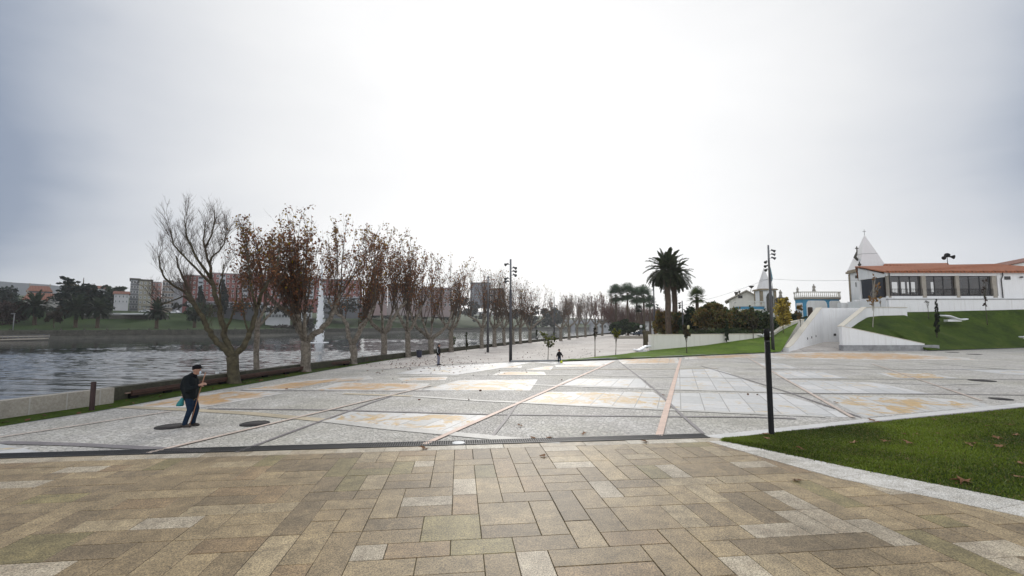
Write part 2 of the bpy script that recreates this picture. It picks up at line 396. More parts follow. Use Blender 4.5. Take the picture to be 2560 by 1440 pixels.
    def quads(s, C, U, W, m=0, T=None):
        """many loose quads: centres C (N,3), half-axes U, W (N,3), tints T (N,3)"""
        o = len(s.V); n = len(C)
        Q = np.stack([C - U - W, C + U - W, C + U + W, C - U + W], 1).reshape(-1, 3)
        s.V.extend(map(tuple, Q.tolist()))
        s.F.extend((o + 4 * i, o + 4 * i + 1, o + 4 * i + 2, o + 4 * i + 3) for i in range(n))
        s.Mi.extend([m] * n); s.S.extend([False] * n)
        s.T.extend(map(tuple, T.tolist()) if T is not None else [(1, 1, 1)] * n)
    def mesh(s, name, mats, org=(0, 0, 0)):
        me = bpy.data.meshes.new(name)
        V = np.array(s.V, dtype=np.float32).reshape(-1, 3) - np.array(tuple(org), dtype=np.float32)
        me.from_pydata(V.tolist(), [], s.F)
        for m in (mats if isinstance(mats, (list, tuple)) else [mats]): me.materials.append(m)
        me.polygons.foreach_set('material_index', s.Mi); me.polygons.foreach_set('use_smooth', s.S)
        if any(t != (1, 1, 1) for t in s.T[:50]) or any(t != (1, 1, 1) for t in s.T[-50:]):
            a = me.attributes.new('tint', 'FLOAT_COLOR', 'FACE')
            a.data.foreach_set('color', np.concatenate([np.array(s.T, dtype=np.float32), np.ones((len(s.T), 1), np.float32)], 1).ravel())
        me.update(); return me
    def build(s, name, mats, parent=None, org=None, local=False):
        """local: the vertices are already in the parent's space; else they are world coordinates"""
        if parent is not None:
            o3 = (0, 0, 0) if local else tuple(world_loc(parent))
        else: o3 = tuple(org) if org is not None else (0, 0, 0)
        o = bpy.data.objects.new(name, s.mesh(name, mats, o3)); COL.objects.link(o)
        if parent is not None: o.parent = parent
        else: o.location = o3
        return o

def world_loc(o):
    p = Vector((0, 0, 0))
    while o is not None: p = p + Vector(o.location); o = o.parent
    return p
def thing(name, label, cat, loc=(0, 0, 0), group=None, rz=0.0):
    o = bpy.data.objects.new(name, None); COL.objects.link(o); o.empty_display_size = 0.2
    o.location = tuple(loc); o.rotation_euler = (0, 0, rz); o['label'] = label; o['category'] = cat
    if group: o['group'] = group
    return o
def tag(o, label, cat, group=None):
    o['label'] = label; o['category'] = cat
    if group: o['group'] = group
    return o
def struct(o): o['kind'] = 'structure'; return o
def stuff(o, label=None, cat=None):
    o['kind'] = 'stuff'
    if label: o['label'] = label; o['category'] = cat
    return o
def dup(root, loc, rz=0.0, label=None, scale=1.0):
    def cp(o, par):
        c = o.copy(); COL.objects.link(c); c.parent = par
        for ch in [k for k in KIDS.get(o.name, [])]: cp(ch, c)
        return c
    KIDS = {}
    for o in COL.objects:
        if o.parent: KIDS.setdefault(o.parent.name, []).append(o)
    c = cp(root, None); c.location = tuple(loc); c.rotation_euler = (0, 0, rz); c.scale = (scale, scale, scale)
    if label: c['label'] = label
    return c
def interp(pts, y):
    for a, b in zip(pts, pts[1:]):
        if a[1] <= y <= b[1]: return a[0] + (b[0] - a[0]) * (y - a[1]) / (b[1] - a[1])
    return pts[-1][0] if y > pts[-1][1] else pts[0][0]
def yaw(px): return -math.atan2((px - 1280.0) / F_PX, 1.0)
def resample(pts, n):
    pts = [Vector(p) for p in pts]; L = [0]
    for a, b in zip(pts, pts[1:]): L.append(L[-1] + (b - a).length)
    out = []
    for i in range(n):
        d = L[-1] * i / (n - 1); j = 0
        while j < len(L) - 2 and L[j + 1] < d: j += 1
        out.append(pts[j].lerp(pts[j + 1], (d - L[j]) / max(1e-9, L[j + 1] - L[j])))
    return out

# ================================================================== WORLD
SUN_AZ, SUN_EL = R(2.0), R(29.0)
SUN = Vector((math.sin(SUN_AZ) * math.cos(SUN_EL), math.cos(SUN_AZ) * math.cos(SUN_EL), math.sin(SUN_EL)))
def build_world():
    w = bpy.data.worlds.new('World'); SC.world = w; w.use_nodes = True
    nt = w.node_tree; nt.nodes.clear(); n = N(nt)
    out = n('ShaderNodeOutputWorld')
    sky = n('ShaderNodeTexSky', sky_type='NISHITA', sun_disc=False, sun_elevation=SUN_EL, sun_rotation=SUN_AZ)
    bg1 = n('ShaderNodeBackground'); n.L(sky.outputs[0], bg1.inputs[0]); bg1.inputs[1].default_value = 0.05
    tc = n('ShaderNodeTexCoord').outputs['Generated']
    # cloud cover: brightness falls off round the veiled sun, broken by stretched noise
    dt = n('ShaderNodeVectorMath', operation='DOT_PRODUCT'); n.L(tc, dt.inputs[0]); dt.inputs[1].default_value = SUN
    mp = n('ShaderNodeMapping'); mp.inputs['Scale'].default_value = (1.0, 1.0, 2.6); n.L(tc, mp.inputs[0])
    nz = n.noise(mp.outputs[0], 1.35, 5, 0.52); nz.inputs['Distortion'].default_value = 0.35
    fac = n.math('ADD', dt.outputs['Value'], n.math('MULTIPLY', n.math('SUBTRACT', nz.outputs[0], 0.5), 0.20))
    sepz = n('ShaderNodeSeparateXYZ'); n.L(tc, sepz.inputs[0])
    fac = n.math('ADD', fac, n.math('MULTIPLY', n.ramp(sepz.outputs['Z'], [(0.0, 1.0), (0.06, 0.75), (0.15, 0.36), (0.34, 0.05)]).outputs[0], 0.205))
    fr = n.math('MULTIPLY_ADD', fac, 0.5); fr.node.inputs[2].default_value = 0.5
    rp = n.ramp(fr, [(0.0, (1.38, 1.40, 1.46)), (0.55, (1.02, 1.05, 1.12)), (0.74, (0.33, 0.395, 0.53)), (0.812, (0.235, 0.295, 0.41)), (0.848, (0.315, 0.37, 0.475)), (0.868, (0.49, 0.535, 0.615)), (0.888, (0.645, 0.675, 0.73)), (0.912, (0.765, 0.785, 0.82)), (0.947, (0.91, 0.918, 0.93)), (1.0, (1.07, 1.07, 1.07))])
    bg2 = n('ShaderNodeBackground'); n.L(rp.outputs[0], bg2.inputs[0]); bg2.inputs[1].default_value = 0.96
    ad = n('ShaderNodeMixShader'); ad.inputs[0].default_value = 0.93
    n.L(bg1.outputs[0], ad.inputs[1]); n.L(bg2.outputs[0], ad.inputs[2]); n.L(ad.outputs[0], out.inputs[0])
build_world()
sd = bpy.data.lights.new('sun', 'SUN'); sd.energy = 1.5; sd.angle = R(22); sd.color = (1.0, 0.96, 0.9)
so = bpy.data.objects.new('sun', sd); COL.objects.link(so); so.location = (0, 0, 60)
so.rotation_euler = (-SUN).to_track_quat('-Z', 'Y').to_euler()
SC.view_settings.view_transform = 'Standard'; SC.view_settings.look = 'None'; SC.view_settings.gamma = 1.0
SC.view_settings.exposure = 0.05
SC.cycles.max_bounces = 6; SC.cycles.volume_bounces = 2; SC.cycles.transparent_max_bounces = 12

# ================================================================== SETTING
WZ = -1.3
WALL = [(-17.4, -12), (-17.0, 0), (-16.4, 10), (-15.9, 14), (-15.2, 18), (-14.75, 20.9), (-14.32, 23.25), (-14.2, 25.3), (-13.5, 29.6), (-12.25, 34.9), (-9.5, 45), (-4.4, 60), (1.3, 76), (14, 110), (36.5, 170), (84, 300), (190, 560), (420, 1150)]
def ground_sheet():
    pts = [(x + 0.05, y) for x, y in WALL] + [(3000, 3000), (3000, -400), (-17.4, -400)]
    mb = MB(); mb.flat([(x, y, 0) for x, y in pts]); struct(mb.build('ground', M['gravel']))
    # river surface: one sheet, finely gridded and wavy where it is near
    xs = np.concatenate([[-2500, -1200, -600, -300, -200, -150], np.arange(-112, -4, .36), np.arange(-4, 40, 1.2), [60, 120, 300, 600]])
    ys = np.concatenate([[-400, -60, 0], np.arange(9, 75, .26), np.arange(75, 150, .6), np.arange(150, 230, 2.0), [300, 500, 900, 2500]])
    X, Y = np.meshgrid(xs, ys); rng = np.random.default_rng(2); Z = np.zeros_like(X)
    for lam, amp, k in ((3.6, .015, 7), (1.9, .023, 10), (1.05, .018, 12), (0.66, .010, 12)):
        for _ in range(k):
            th = rng.normal(R(82), .38); l = lam * rng.uniform(.7, 1.35); ph = rng.uniform(0, 6.28); q = 2 * math.pi / l * (X * math.cos(th) + Y * math.sin(th)) + ph
            Z += amp * math.sqrt(2.0 / k) * (np.sin(q) + .22 * np.sin(2 * q + .6))
    g = np.array([[mnoise.noise(Vector((x * .022, y * .05, 4.0))) for x in xs[::6]] for y in ys[::6]])
    g = np.repeat(np.repeat(g, 6, 0), 6, 1)[:len(ys), :len(xs)]
    for _ in range(3): g = (g + np.roll(g, 3, 0) + np.roll(g, -3, 0) + np.roll(g, 3, 1) + np.roll(g, -3, 1)) / 5
    lee = np.clip((-62 - (-.85 * X + .52 * Y - 200.8 + 40 * g)) / 26, .10, 1)
    fade = np.clip((X + 118) / 8, 0, 1) * np.clip((Y - 9) / 3, 0, 1) * np.clip((215 - Y) / 60, 0, 1) * np.clip((36 - X) / 20, 0, 1)
    Z = WZ + Z * lee * fade * np.clip(.75 + 1.1 * g, .25, 1.4)
    k = len(xs); n_ = len(ys); V = np.stack([X, Y, Z], 2).reshape(-1, 3).astype(np.float32)
    I = np.arange(k * n_).reshape(n_, k); Q = np.stack([I[:-1, :-1], I[:-1, 1:], I[1:, 1:], I[1:, :-1]], 2).reshape(-1, 4); nf = len(Q)
    me = bpy.data.meshes.new('water'); me.vertices.add(len(V)); me.vertices.foreach_set('co', V.ravel()); me.loops.add(nf * 4); me.loops.foreach_set('vertex_index', Q.astype(np.int32).ravel())
    me.polygons.add(nf); me.polygons.foreach_set('loop_start', (np.arange(nf) * 4).astype(np.int32)); me.polygons.foreach_set('use_smooth', np.ones(nf, dtype=bool)); me.update(calc_edges=True); me.validate(); me.materials.append(M['water'])
    o = bpy.data.objects.new('water', me); COL.objects.link(o); struct(o)
ground_sheet()

# grass strip along the river wall
EDGE = [(-16.9, -12), (-15.6, 8), (-15.0, 13.4), (-14.3, 15.3), (-13.85, 18.9), (-13.2, 23), (-12.3, 30), (-11.1, 37), (-8.1, 51), (-2.5, 68), (3.0, 81), (5.5, 88)]
def river_strip():
    A = resample([(x + 0.1, y, 0) for x, y in EDGE], 60)
    for p in A: p.z = 0.006
    B = [Vector((interp(WALL, p.y + 0.0) + 0.12, p.y, 0.07)) for p in A]
    for a, b in zip(A, B):
        if b.x > a.x - 0.05: b.x = a.x - 0.05
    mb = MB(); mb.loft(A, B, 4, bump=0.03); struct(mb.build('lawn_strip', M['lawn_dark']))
    mb = MB(); mb.strip([(x + 0.16, y) for x, y in EDGE[:-1]], 0.10, 0.004); struct(mb.build('lawn_strip_edging', M['granite_grey']))
    return A, B
STRIP = river_strip()

# plaza of setts
def poly_ground(name, pxs, z, m):
    mb = MB(); mb.flat([(p.x, p.y, z) for p in (G(x, y) for x, y in pxs)]); return struct(mb.build(name, m))
DR0, DR1 = G(-260, 1150), G(1765, 1091)          # drain line ends
PLAZA_FAR = [(975, 922), (1060, 915), (1140, 909), (1272, 904), (1400, 903), (1560, 898), (1700, 892), (1955, 880), (2320, 876), (2760, 868)]
def plaza():
    left = [(x + 0.2, y) for x, y in EDGE if 9 < y < 35]
    far = [(G(x, y).x, G(x, y).y) for x, y in PLAZA_FAR]
    kerb = [(G(2700, 1002).x, G(2700, 1002).y), (DR1.x, DR1.y)]
    pts = [(DR0.x, DR0.y)] + left + far + kerb
    mb = MB(); mb.flat([(x, y, 0.004) for x, y in pts]); struct(mb.build('plaza', M['cobble']))
    mb = MB()
    mb.strip([(G(x, y).x, G(x, y).y) for x, y in [(960, 924), (1060, 916), (1140, 910), (1272, 905)]], 0.22, 0.012)
    struct(mb.build('plaza_edge_band', M['band_dark']))
plaza()

PZ = [0.0060]
def patch(pxs, m, z=None):
    PZ[0] += 0.0004; z = PZ[0]
    pts = [G(x, y) for x, y in pxs]; a = sum(pts[i].x * pts[(i + 1) % len(pts)].y - pts[(i + 1) % len(pts)].x * pts[i].y for i in range(len(pts)))
    if a < 0: pts = pts[::-1]
    c = sum(pts, Vector()) / len(pts); k = len(pts)
    V = [(p.x, p.y, z) for p in pts] + [tuple(c.lerp(p, 0.62))[:2] + (z,) for p in pts] + [(c.x, c.y, z)]
    F = [(i, (i + 1) % k, k + (i + 1) % k, k + i) for i in range(k)] + [(k + i, k + (i + 1) % k, 2 * k) for i in range(k)]
    me = bpy.data.meshes.new('plaza_flagstones'); me.from_pydata(V, [], F); me.materials.append(m)
    at = me.attributes.new('core', 'FLOAT', 'POINT'); at.data.foreach_set('value', [0.0] * k + [0.85] * k + [1.0])
    o = bpy.data.objects.new('plaza_flagstones', me); COL.objects.link(o); return struct(o)
PALE, OCH, MOT = M['pale'], M['ochre'], M['mottled']
patch([(873, 1029), (1221, 1039), (1133, 1082), (955, 1067), (816, 1052)], MOT)
patch([(1301, 1005.5), (1362, 980), (1633, 980), (1672, 1005.5), (1663, 1023), (1467, 1016)], MOT)
patch([(1393, 962), (1425.6, 946.7), (1601, 946.7), (1624.5, 970)], PALE)
patch([(1681, 983), (1950, 984), (2084, 1024), (2122, 1044), (2008, 1039), (1860, 1032), (1690, 1023), (1675, 1011)], PALE)
patch([(1690, 949), (1699, 924), (1779, 921), (1817, 931), (1853, 946), (1933, 979), (1684, 973)], PALE)
patch([(2049, 988), (2133, 989.5), (2325, 995), (2434, 1003), (2486, 1015), (2300, 1031), (2158, 1045)], MOT)
patch([(1964, 950), (2188, 957), (2325, 985), (2027, 983)], PALE)
patch([(1934, 928), (2049, 929), (2122, 946), (1961, 946)], PALE)
patch([(2188, 932), (2314, 933), (2399, 946), (2243, 947)], MOT)
patch([(2393, 922.5), (2580, 925), (2580, 938), (2516, 936)], PALE)
patch([(1887, 906), (1956, 909), (1994, 921), (1915, 921.6)], PALE)
patch([(1868, 885.5), (2051, 880), (2243, 882), (2407, 894), (2448, 900.6), (2215, 900.6), (1942, 896.5)], OCH)
patch([(775, 977), (846, 956.6), (1076, 959), (1051, 977)], OCH)
patch([(600, 975), (753, 952), (923, 940), (935, 948), (813, 957), (737, 972), (696, 978)], OCH)
patch([(330, 1018), (470, 988), (600, 976), (715, 983), (620, 1000), (500, 1020)], OCH)
patch([(994, 946), (1120, 942), (1114, 951), (1005, 953)], OCH)
patch([(1051, 977), (1147, 951), (1345, 949), (1325, 977)], MOT)
patch([(1230, 938.6), (1252, 929.5), (1360, 930), (1366, 938.6)], OCH)
patch([(1310, 925), (1366, 916), (1384, 916), (1378, 925)], OCH)
patch([(1387, 913), (1509, 911), (1505, 917), (1390, 918)], OCH)
patch([(1552, 911), (1545, 897.6), (1693, 894.5), (1699, 909.5)], OCH)
patch([(1712, 899), (1711, 891.5), (1900, 884.5), (1915, 894)], OCH)
patch([(1222, 914), (1306, 914.5), (1303, 920), (1230, 921)], OCH)
patch([(990, 935), (1060, 919), (1268, 907), (1330, 907), (1250, 921), (1140, 938)], PALE)
patch([(1335, 906), (1540, 902), (1515, 912), (1380, 911)], PALE)
patch([(-40, 1104), (0, 1111), (150, 1141), (-40, 1145)], PALE)
BZ = [0.018]
def band(pxs, w, m, z=0.0, name='paving_band'):
    BZ[0] += 0.0003; mb = MB(); mb.strip([(G(x, y).x, G(x, y).y) for x, y in pxs], w * (.72 if m is M['band_dark'] else 1), z + BZ[0]); struct(mb.build(name, m))
band([(305, 1018), (465, 1025), (629, 1035), (816, 1052)], 0.42, M['band_tan'])
band([(816, 1052), (955, 1069), (1114, 1084), (1300, 1101), (1400, 1105)], 0.42, M['band_white'])
band([(860, 985), (1029, 991)], 0.34, M['band_tan'])
band([(1029, 991), (1200, 1002.5), (1298, 1007), (1497, 1017), (1663, 1025), (1883, 1035), (2060, 1042)], 0.30, M['band_white'])
band([(1310, 962), (1390, 965), (1675, 974), (1960, 982)], 0.34, M['band_white'])
band([(1000, 941), (1200, 938.7), (1455, 938), (1601, 942), (1853, 946)], 0.30, M['band_white'])
band([(1378, 924), (1690, 923), (1794, 921)], 0.28, M['band_tan'])
band([(1840, 906), (2100, 912), (2280, 926)], 0.3, M['band_white'])
band([(2290, 905), (2420, 916), (2580, 928)], 0.3, M['band_white'])
band([(2200, 957), (2330, 963), (2450, 960)], 0.22, M['band_white'])
band([(0, 1107.5), (191, 1113), (410, 1124), (520, 1130)], 0.36, M['band_dark'])
band([(519, 1023), (846, 1026), (955, 1030), (1221, 1037), (1437, 1040), (1675, 1042.6), (1883, 1044), (1990, 1048)], 0.2, M['band_dark'])
band([(600, 977), (983, 978), (1075, 977.5)], 0.16, M['band_dark'])
band([(1860, 948), (2407, 948.5), (2590, 949)], 0.16, M['band_dark'])
band([(1860, 923), (2590, 924.5)], 0.16, M['band_dark'])
band([(1928, 983.5), (2330, 986), (2590, 989)], 0.2, M['band_dark'])
band([(590, 1133), (700, 1092), (791, 1058), (873, 1029), (925, 1008.5), (980, 991)], 0.14, M['band_dark'])
band([(1233, 1090), (1265, 1050), (1292, 1011)], 0.12, M['band_dark'])
band([(1758, 1086), (1696, 1031), (1639, 976), (1604, 947.6), (1547, 904.5)], 0.15, M['band_dark'])
band([(1752, 915), (1853, 945), (1969, 981), (2084, 1021), (2150, 1044)], 0.14, M['band_dark'])
for k, (a, b) in enumerate([((1060, 1113), (1535, 904)), ((1648, 1091), (1702, 896)), ((2133, 1045.5), (1858, 888)), ((369, 1135), (1078, 965)), ((0, 1095), (429, 1029.5)), ((2455, 1003), (2180, 910))]):
    pa, pb = G(*a), G(*b); mb = MB(); mb.strip([(pa.x, pa.y), (pb.x, pb.y)], (0.16, 0.19, 0.13, 0.14, 0.10, 0.10)[k], 0.029 + k * .0003); struct(mb.build('pink_paving_band', M['band_pink'] if k < 2 else M['band_faint']))

# drain channel
def drain():
    a, b = Vector((DR0.x, DR0.y)), Vector((DR1.x, DR1.y)); d = (b - a).normalized(); n = Vector((-d.y, d.x)); L = (b - a).length
    rz = math.atan2(d.y, d.x); c = (a + b) / 2
    t = thing('drain_channel', 'long black iron slot drain between tan paving and grey setts', 'drain', (a.x, a.y, 0))
    mb = MB(); mb.box((c.x, c.y, 0.011), (L, 0.40, 0.02), rz); mb.build('channel', M['drain_dark'], t)
    mb = MB()
    for s in (-0.19, 0.19): q = c + n * s; mb.box((q.x, q.y, 0.018), (L, 0.035, 0.03), rz)
    k = int(L / 0.055)
    for i in range(k):
        q = a + d * (i + 0.5) * L / k; mb.box((q.x, q.y, 0.024), (0.022, 0.342, 0.016), rz)
    mb.build('grating', M['drain'], t)
drain()

# foreground slabs: random packing of large granite flags on a 0.42 m unit
AX = math.atan2(DR1.y - DR0.y, DR1.x - DR0.x)
EXV = Vector((math.cos(AX), math.sin(AX), 0)); EYV = Vector((-math.sin(AX), math.cos(AX), 0))
K_IN = [Vector((4.95, 11.7)), Vector((6.1, 9.06)), Vector((7.1, 7.99)), Vector((9.6, 5.0)), Vector((12.2, 2.0))]   # inner edge of the white kerb strip
K_OUT = [Vector((5.35, 11.75)), Vector((7.0, 9.43)), Vector((8.1, 8.19)), Vector((10.4, 5.3)), Vector((13.0, 2.2))]
def kx(y, line):
    return interp([(p.x, p.y) for p in line[::-1]], y)
def paving():
    rnd = random.Random(5); U = 0.415
    org = Vector((DR1.x, DR1.y, 0)) - EYV * 0.17
    mb = MB(); mb.flat([tuple(org + EXV * a - EYV * b + Vector((0, 0, 0.002))) for a, b in ((-24, 14), (12, 14), (12, 6), (4.5, 4.0), (0.2, 0.0), (-24, 0.0))])
    struct(mb.build('paving_joints', M['slab_joint']))
    mb = MB()
    pals = [((0.262, 0.195, 0.108), 30), ((0.31, 0.235, 0.132), 26), ((0.215, 0.16, 0.09), 18), ((0.34, 0.268, 0.162), 8), ((0.41, 0.35, 0.26), 10), ((0.235, 0.192, 0.088), 9), ((0.275, 0.193, 0.104), 6)]
    pool = [tuple(k * .93 for k in c) for c, w in pals for _ in range(w)]
    def slab(x0, y0, x1, y1, col=None, g=None):
        g = g if g is not None else rnd.uniform(0.0025, 0.0075)
        c = col or rnd.choice(pool); v = rnd.uniform(0.9, 1.1); c = tuple(k * v for k in c)
        z = 0.014 + rnd.uniform(-0.002, 0.002)
        A = [(x0 + g, y0 + g), (x1 - g, y0 + g), (x1 - g, y1 - g), (x0 + g, y1 - g)]
        W = [org + EXV * a - EYV * b for a, b in A]
        e = 0.004
        Ai = [(x0 + g + e, y0 + g + e), (x1 - g - e, y0 + g + e), (x1 - g - e, y1 - g - e), (x0 + g + e, y1 - g - e)]
        Wi = [org + EXV * a - EYV * b for a, b in Ai]
        if any(p.x > kx(p.y, K_OUT) - 0.02 for p in W if p.y < 11.7) and all(p.x > kx(p.y, K_IN) for p in W): return
        V = [(p.x, p.y, 0.001) for p in W] + [(p.x, p.y, z - 0.003) for p in W] + [(p.x, p.y, z) for p in Wi]
        F = [(11, 10, 9, 8)] + [(i, 4 + i, 4 + (i + 1) % 4, (i + 1) % 4) for i in range(4)] + [(4 + i, 8 + i, 8 + (i + 1) % 4, 4 + (i + 1) % 4) for i in range(4)]
        mb.add(V, F, 0, c)
    # border course along the drain
    x = -24.0
    while x < 0.6:
        w = rnd.choice((0.9, 1.0, 1.1)); t = (x + 24) / 24
        c = rnd.choice([(0.40, 0.35, 0.27), (0.36, 0.30, 0.215), (0.44, 0.40, 0.33)]); slab(x, 0.0, min(x + w, 0.75), 0.42, c); x += w
    nx, ny = 88, 34; used = set()
    shapes = [((2, 1), 40), ((1, 2), 24), ((1, 1), 8), ((3, 1), 6), ((1, 3), 6), ((2, 2), 5)]
    for j in range(ny):
        for i in range(nx):
            if (i, j) in used: continue
            opts = [(s, w) for s, w in shapes if all((i + a, j + b) not in used and i + a < nx and j + b < ny for a in range(s[0]) for b in range(s[1]))]
            tot = sum(w for _, w in opts); q = rnd.uniform(0, tot); s = opts[-1][0]
            for so_, w in opts:
                q -= w
                if q <= 0: s = so_; break
            for a in range(s[0]):
                for b in range(s[1]): used.add((i + a, j + b))
            x0 = -24.0 + i * U; y0 = 0.42 + j * U
            # clip against the white strip: drop slabs wholly past it
            slab(x0, y0, x0 + s[0] * U, y0 + s[1] * U)
    struct(mb.build('paving', M['slab']))
    # white strip by the lawn, cut into flags
    mb = MB(); A = resample([(p.x - 0.03, p.y, 0) for p in K_IN], 13); B = resample([(p.x, p.y, 0) for p in K_OUT], 13)
    for i in range(12):
        g = 0.006
        a0, a1, b0, b1 = A[i], A[i + 1], B[i], B[i + 1]
        a0, a1 = a0.lerp(a1, g), a1.lerp(a0, g); b0, b1 = b0.lerp(b1, g), b1.lerp(b0, g)
        cc = 1.0 + rnd.uniform(-0.08, 0.08); c = (0.53 * cc, 0.51 * cc, 0.47 * cc)
        V = [(p.x, p.y, z) for z in (0.003, 0.022) for p in (a0, b0, b1, a1)]
        mb.add(V, [(7, 6, 5, 4)] + [(q, q + 4, (q + 1) % 4 + 4, (q + 1) % 4) for q in range(4)], 0, c)
    struct(mb.build('kerb_strip', M['slab']))
paving()
# white kerb along the far edge of the front lawn
KA = [G(1752, 1092), G(2150, 1050), G(2560, 1008), G(2900, 975)]
KB = [G(1805, 1098), G(2150, 1058.5), G(2560, 1018), G(2900, 984)]
def front_kerb():
    mb = MB(); n = 16
    A, B = resample(KA, n), resample(KB, n)
    V = [];
    for a, b in zip(A, B): V += [(a.x, a.y, 0.02), (b.x, b.y, 0.02), (b.x, b.y, 0.0), (a.x, a.y, 0.0)]
    F = []
    for i in range(n - 1):
        p, q = 4 * i, 4 * i + 4
        F += [(p, p + 1, q + 1, q), (p + 1, p + 2, q + 2, q + 1), (p + 3, p, q, q + 3)]
    mb.add(V, F); struct(mb.build('kerb', M['strip_white']))
    mb = MB(); pts = [(b.x + 0.05, b.y - 0.07) for b in B]; mb.ribbon(pts, 0.1, 0.0, 0.035); struct(mb.build('lawn_edging', M['band_dark']))
front_kerb()

# front lawn with real blades
def front_lawn():
    B = resample(KB, 40); O = resample([(p.x + 0.01, p.y, 0) for p in K_OUT], 40)
    A = [Vector((b.x + 0.1, b.y - 0.13, 0.01)) for b in B]; O = [Vector((o.x, o.y, 0.01)) for o in O]
    mb = MB(); nn = 10; V = []; k = 40
    for j in range(nn + 1):
        for i in range(k):
            p = A[i].lerp(O[i], j / nn); p.z = 0.01 + (0.04 + 0.05 * mnoise.noise(Vector((p.x * 0.5, p.y * 0.5, 0)))) * min(1, i / 4) * (1 if 0 < j < nn else 0)
            V.append(p)
    F = [(j * k + i, (j + 1) * k + i, (j + 1) * k + i + 1, j * k + i + 1) for j in range(nn) for i in range(k - 1)]
    mb.add(V, F, 0, (1, 1, 1), True); struct(mb.build('lawn', M['soil']))
    rng = np.random.default_rng(3); n = 150000
    a = rng.random(n) ** 1.25 * (k - 1); b = rng.random(n); ia = np.minimum(a.astype(int), k - 2); fa = a - ia
    An = np.array([tuple(v) for v in A]); On = np.array([tuple(v) for v in O])
    p = (An[ia] * (1 - fa)[:, None] + An[ia + 1] * fa[:, None]) * (1 - b)[:, None] + (On[ia] * (1 - fa)[:, None] + On[ia + 1] * fa[:, None]) * b[:, None]
    p[:, :2] += rng.normal(0, 0.04, (n, 2)); gz = np.array([mnoise.noise(Vector((q[0] * 0.5, q[1] * 0.5, 0))) for q in p.tolist()]); p[:, 2] = 0.008 + (0.04 + 0.05 * gz) * np.minimum(1, a / 4) * np.clip(np.minimum(b * 10, (1 - b) * 10), 0, 1)
    keep = (p[:, 1] > 3.0) & (p[:, 0] < 34); p = p[keep]; b = b[keep]; n = len(p)
    nz = np.array([mnoise.noise(Vector((q[0] * 0.9, q[1] * 0.9, 3.0))) for q in p[::1].tolist()])
    nz2 = np.array([mnoise.noise(Vector((q[0] * 0.35, q[1] * 0.35, 9.0))) for q in p.tolist()])
    ang = rng.random(n) * 6.283; h = (0.024 + 0.034 * rng.random(n)) * (1 + 0.5 * nz); w = 0.004 + 0.005 * rng.random(n) + 0.0004 * p[:, 1]
    ln = rng.normal(0, 0.5, (n, 2)) * h[:, None]
    dx = np.stack([np.cos(ang) * w, np.sin(ang) * w, np.zeros(n)], 1)
    tip = p + np.concatenate([ln, h[:, None]], 1); mid = p + np.concatenate([ln * 0.35, h[:, None] * 0.6], 1)
    Vt = np.stack([p - dx, p + dx, mid + dx * 0.8, mid - dx * 0.8, tip], 1).reshape(-1, 3)
    me = bpy.data.meshes.new('grass')
    me.vertices.add(n * 5); me.vertices.foreach_set('co', Vt.astype(np.float32).ravel())
    base = np.arange(n) * 5
    loops = np.stack([base, base + 1, base + 2, base + 3, base + 3, base + 2, base + 4], 1).ravel()
    me.loops.add(n * 7); me.loops.foreach_set('vertex_index', loops.astype(np.int32))
    me.polygons.add(n * 2); st = np.stack([np.arange(n) * 7, np.arange(n) * 7 + 4], 1).ravel(); me.polygons.foreach_set('loop_start', st.astype(np.int32))
    me.update(calc_edges=True); me.validate()
    mixv = np.clip(0.52 + nz2 * 1.0 + nz * 0.45 + rng.normal(0, 0.24, n) - 0.25 * (b > .9), 0, 1)[:, None]
    c = np.array([0.05, 0.075, 0.010]) * (1 - mixv) + np.array([0.185, 0.25, 0.026]) * mixv
    dry = rng.random(n) < 0.06 + 0.10 * (nz < -.25); c[dry] = (0.20, 0.17, 0.06)
    at = me.attributes.new('tint', 'FLOAT_COLOR', 'FACE')
    cc = np.repeat(np.concatenate([c, np.ones((n, 1))], 1), 2, 0); at.data.foreach_set('color', cc.astype(np.float32).ravel())
    me.materials.append(M['blade']); o = bpy.data.objects.new('grass', me); COL.objects.link(o)
    stuff(o, 'short bright green grass of the front lawn', 'grass')
front_lawn()
exec_parts = []
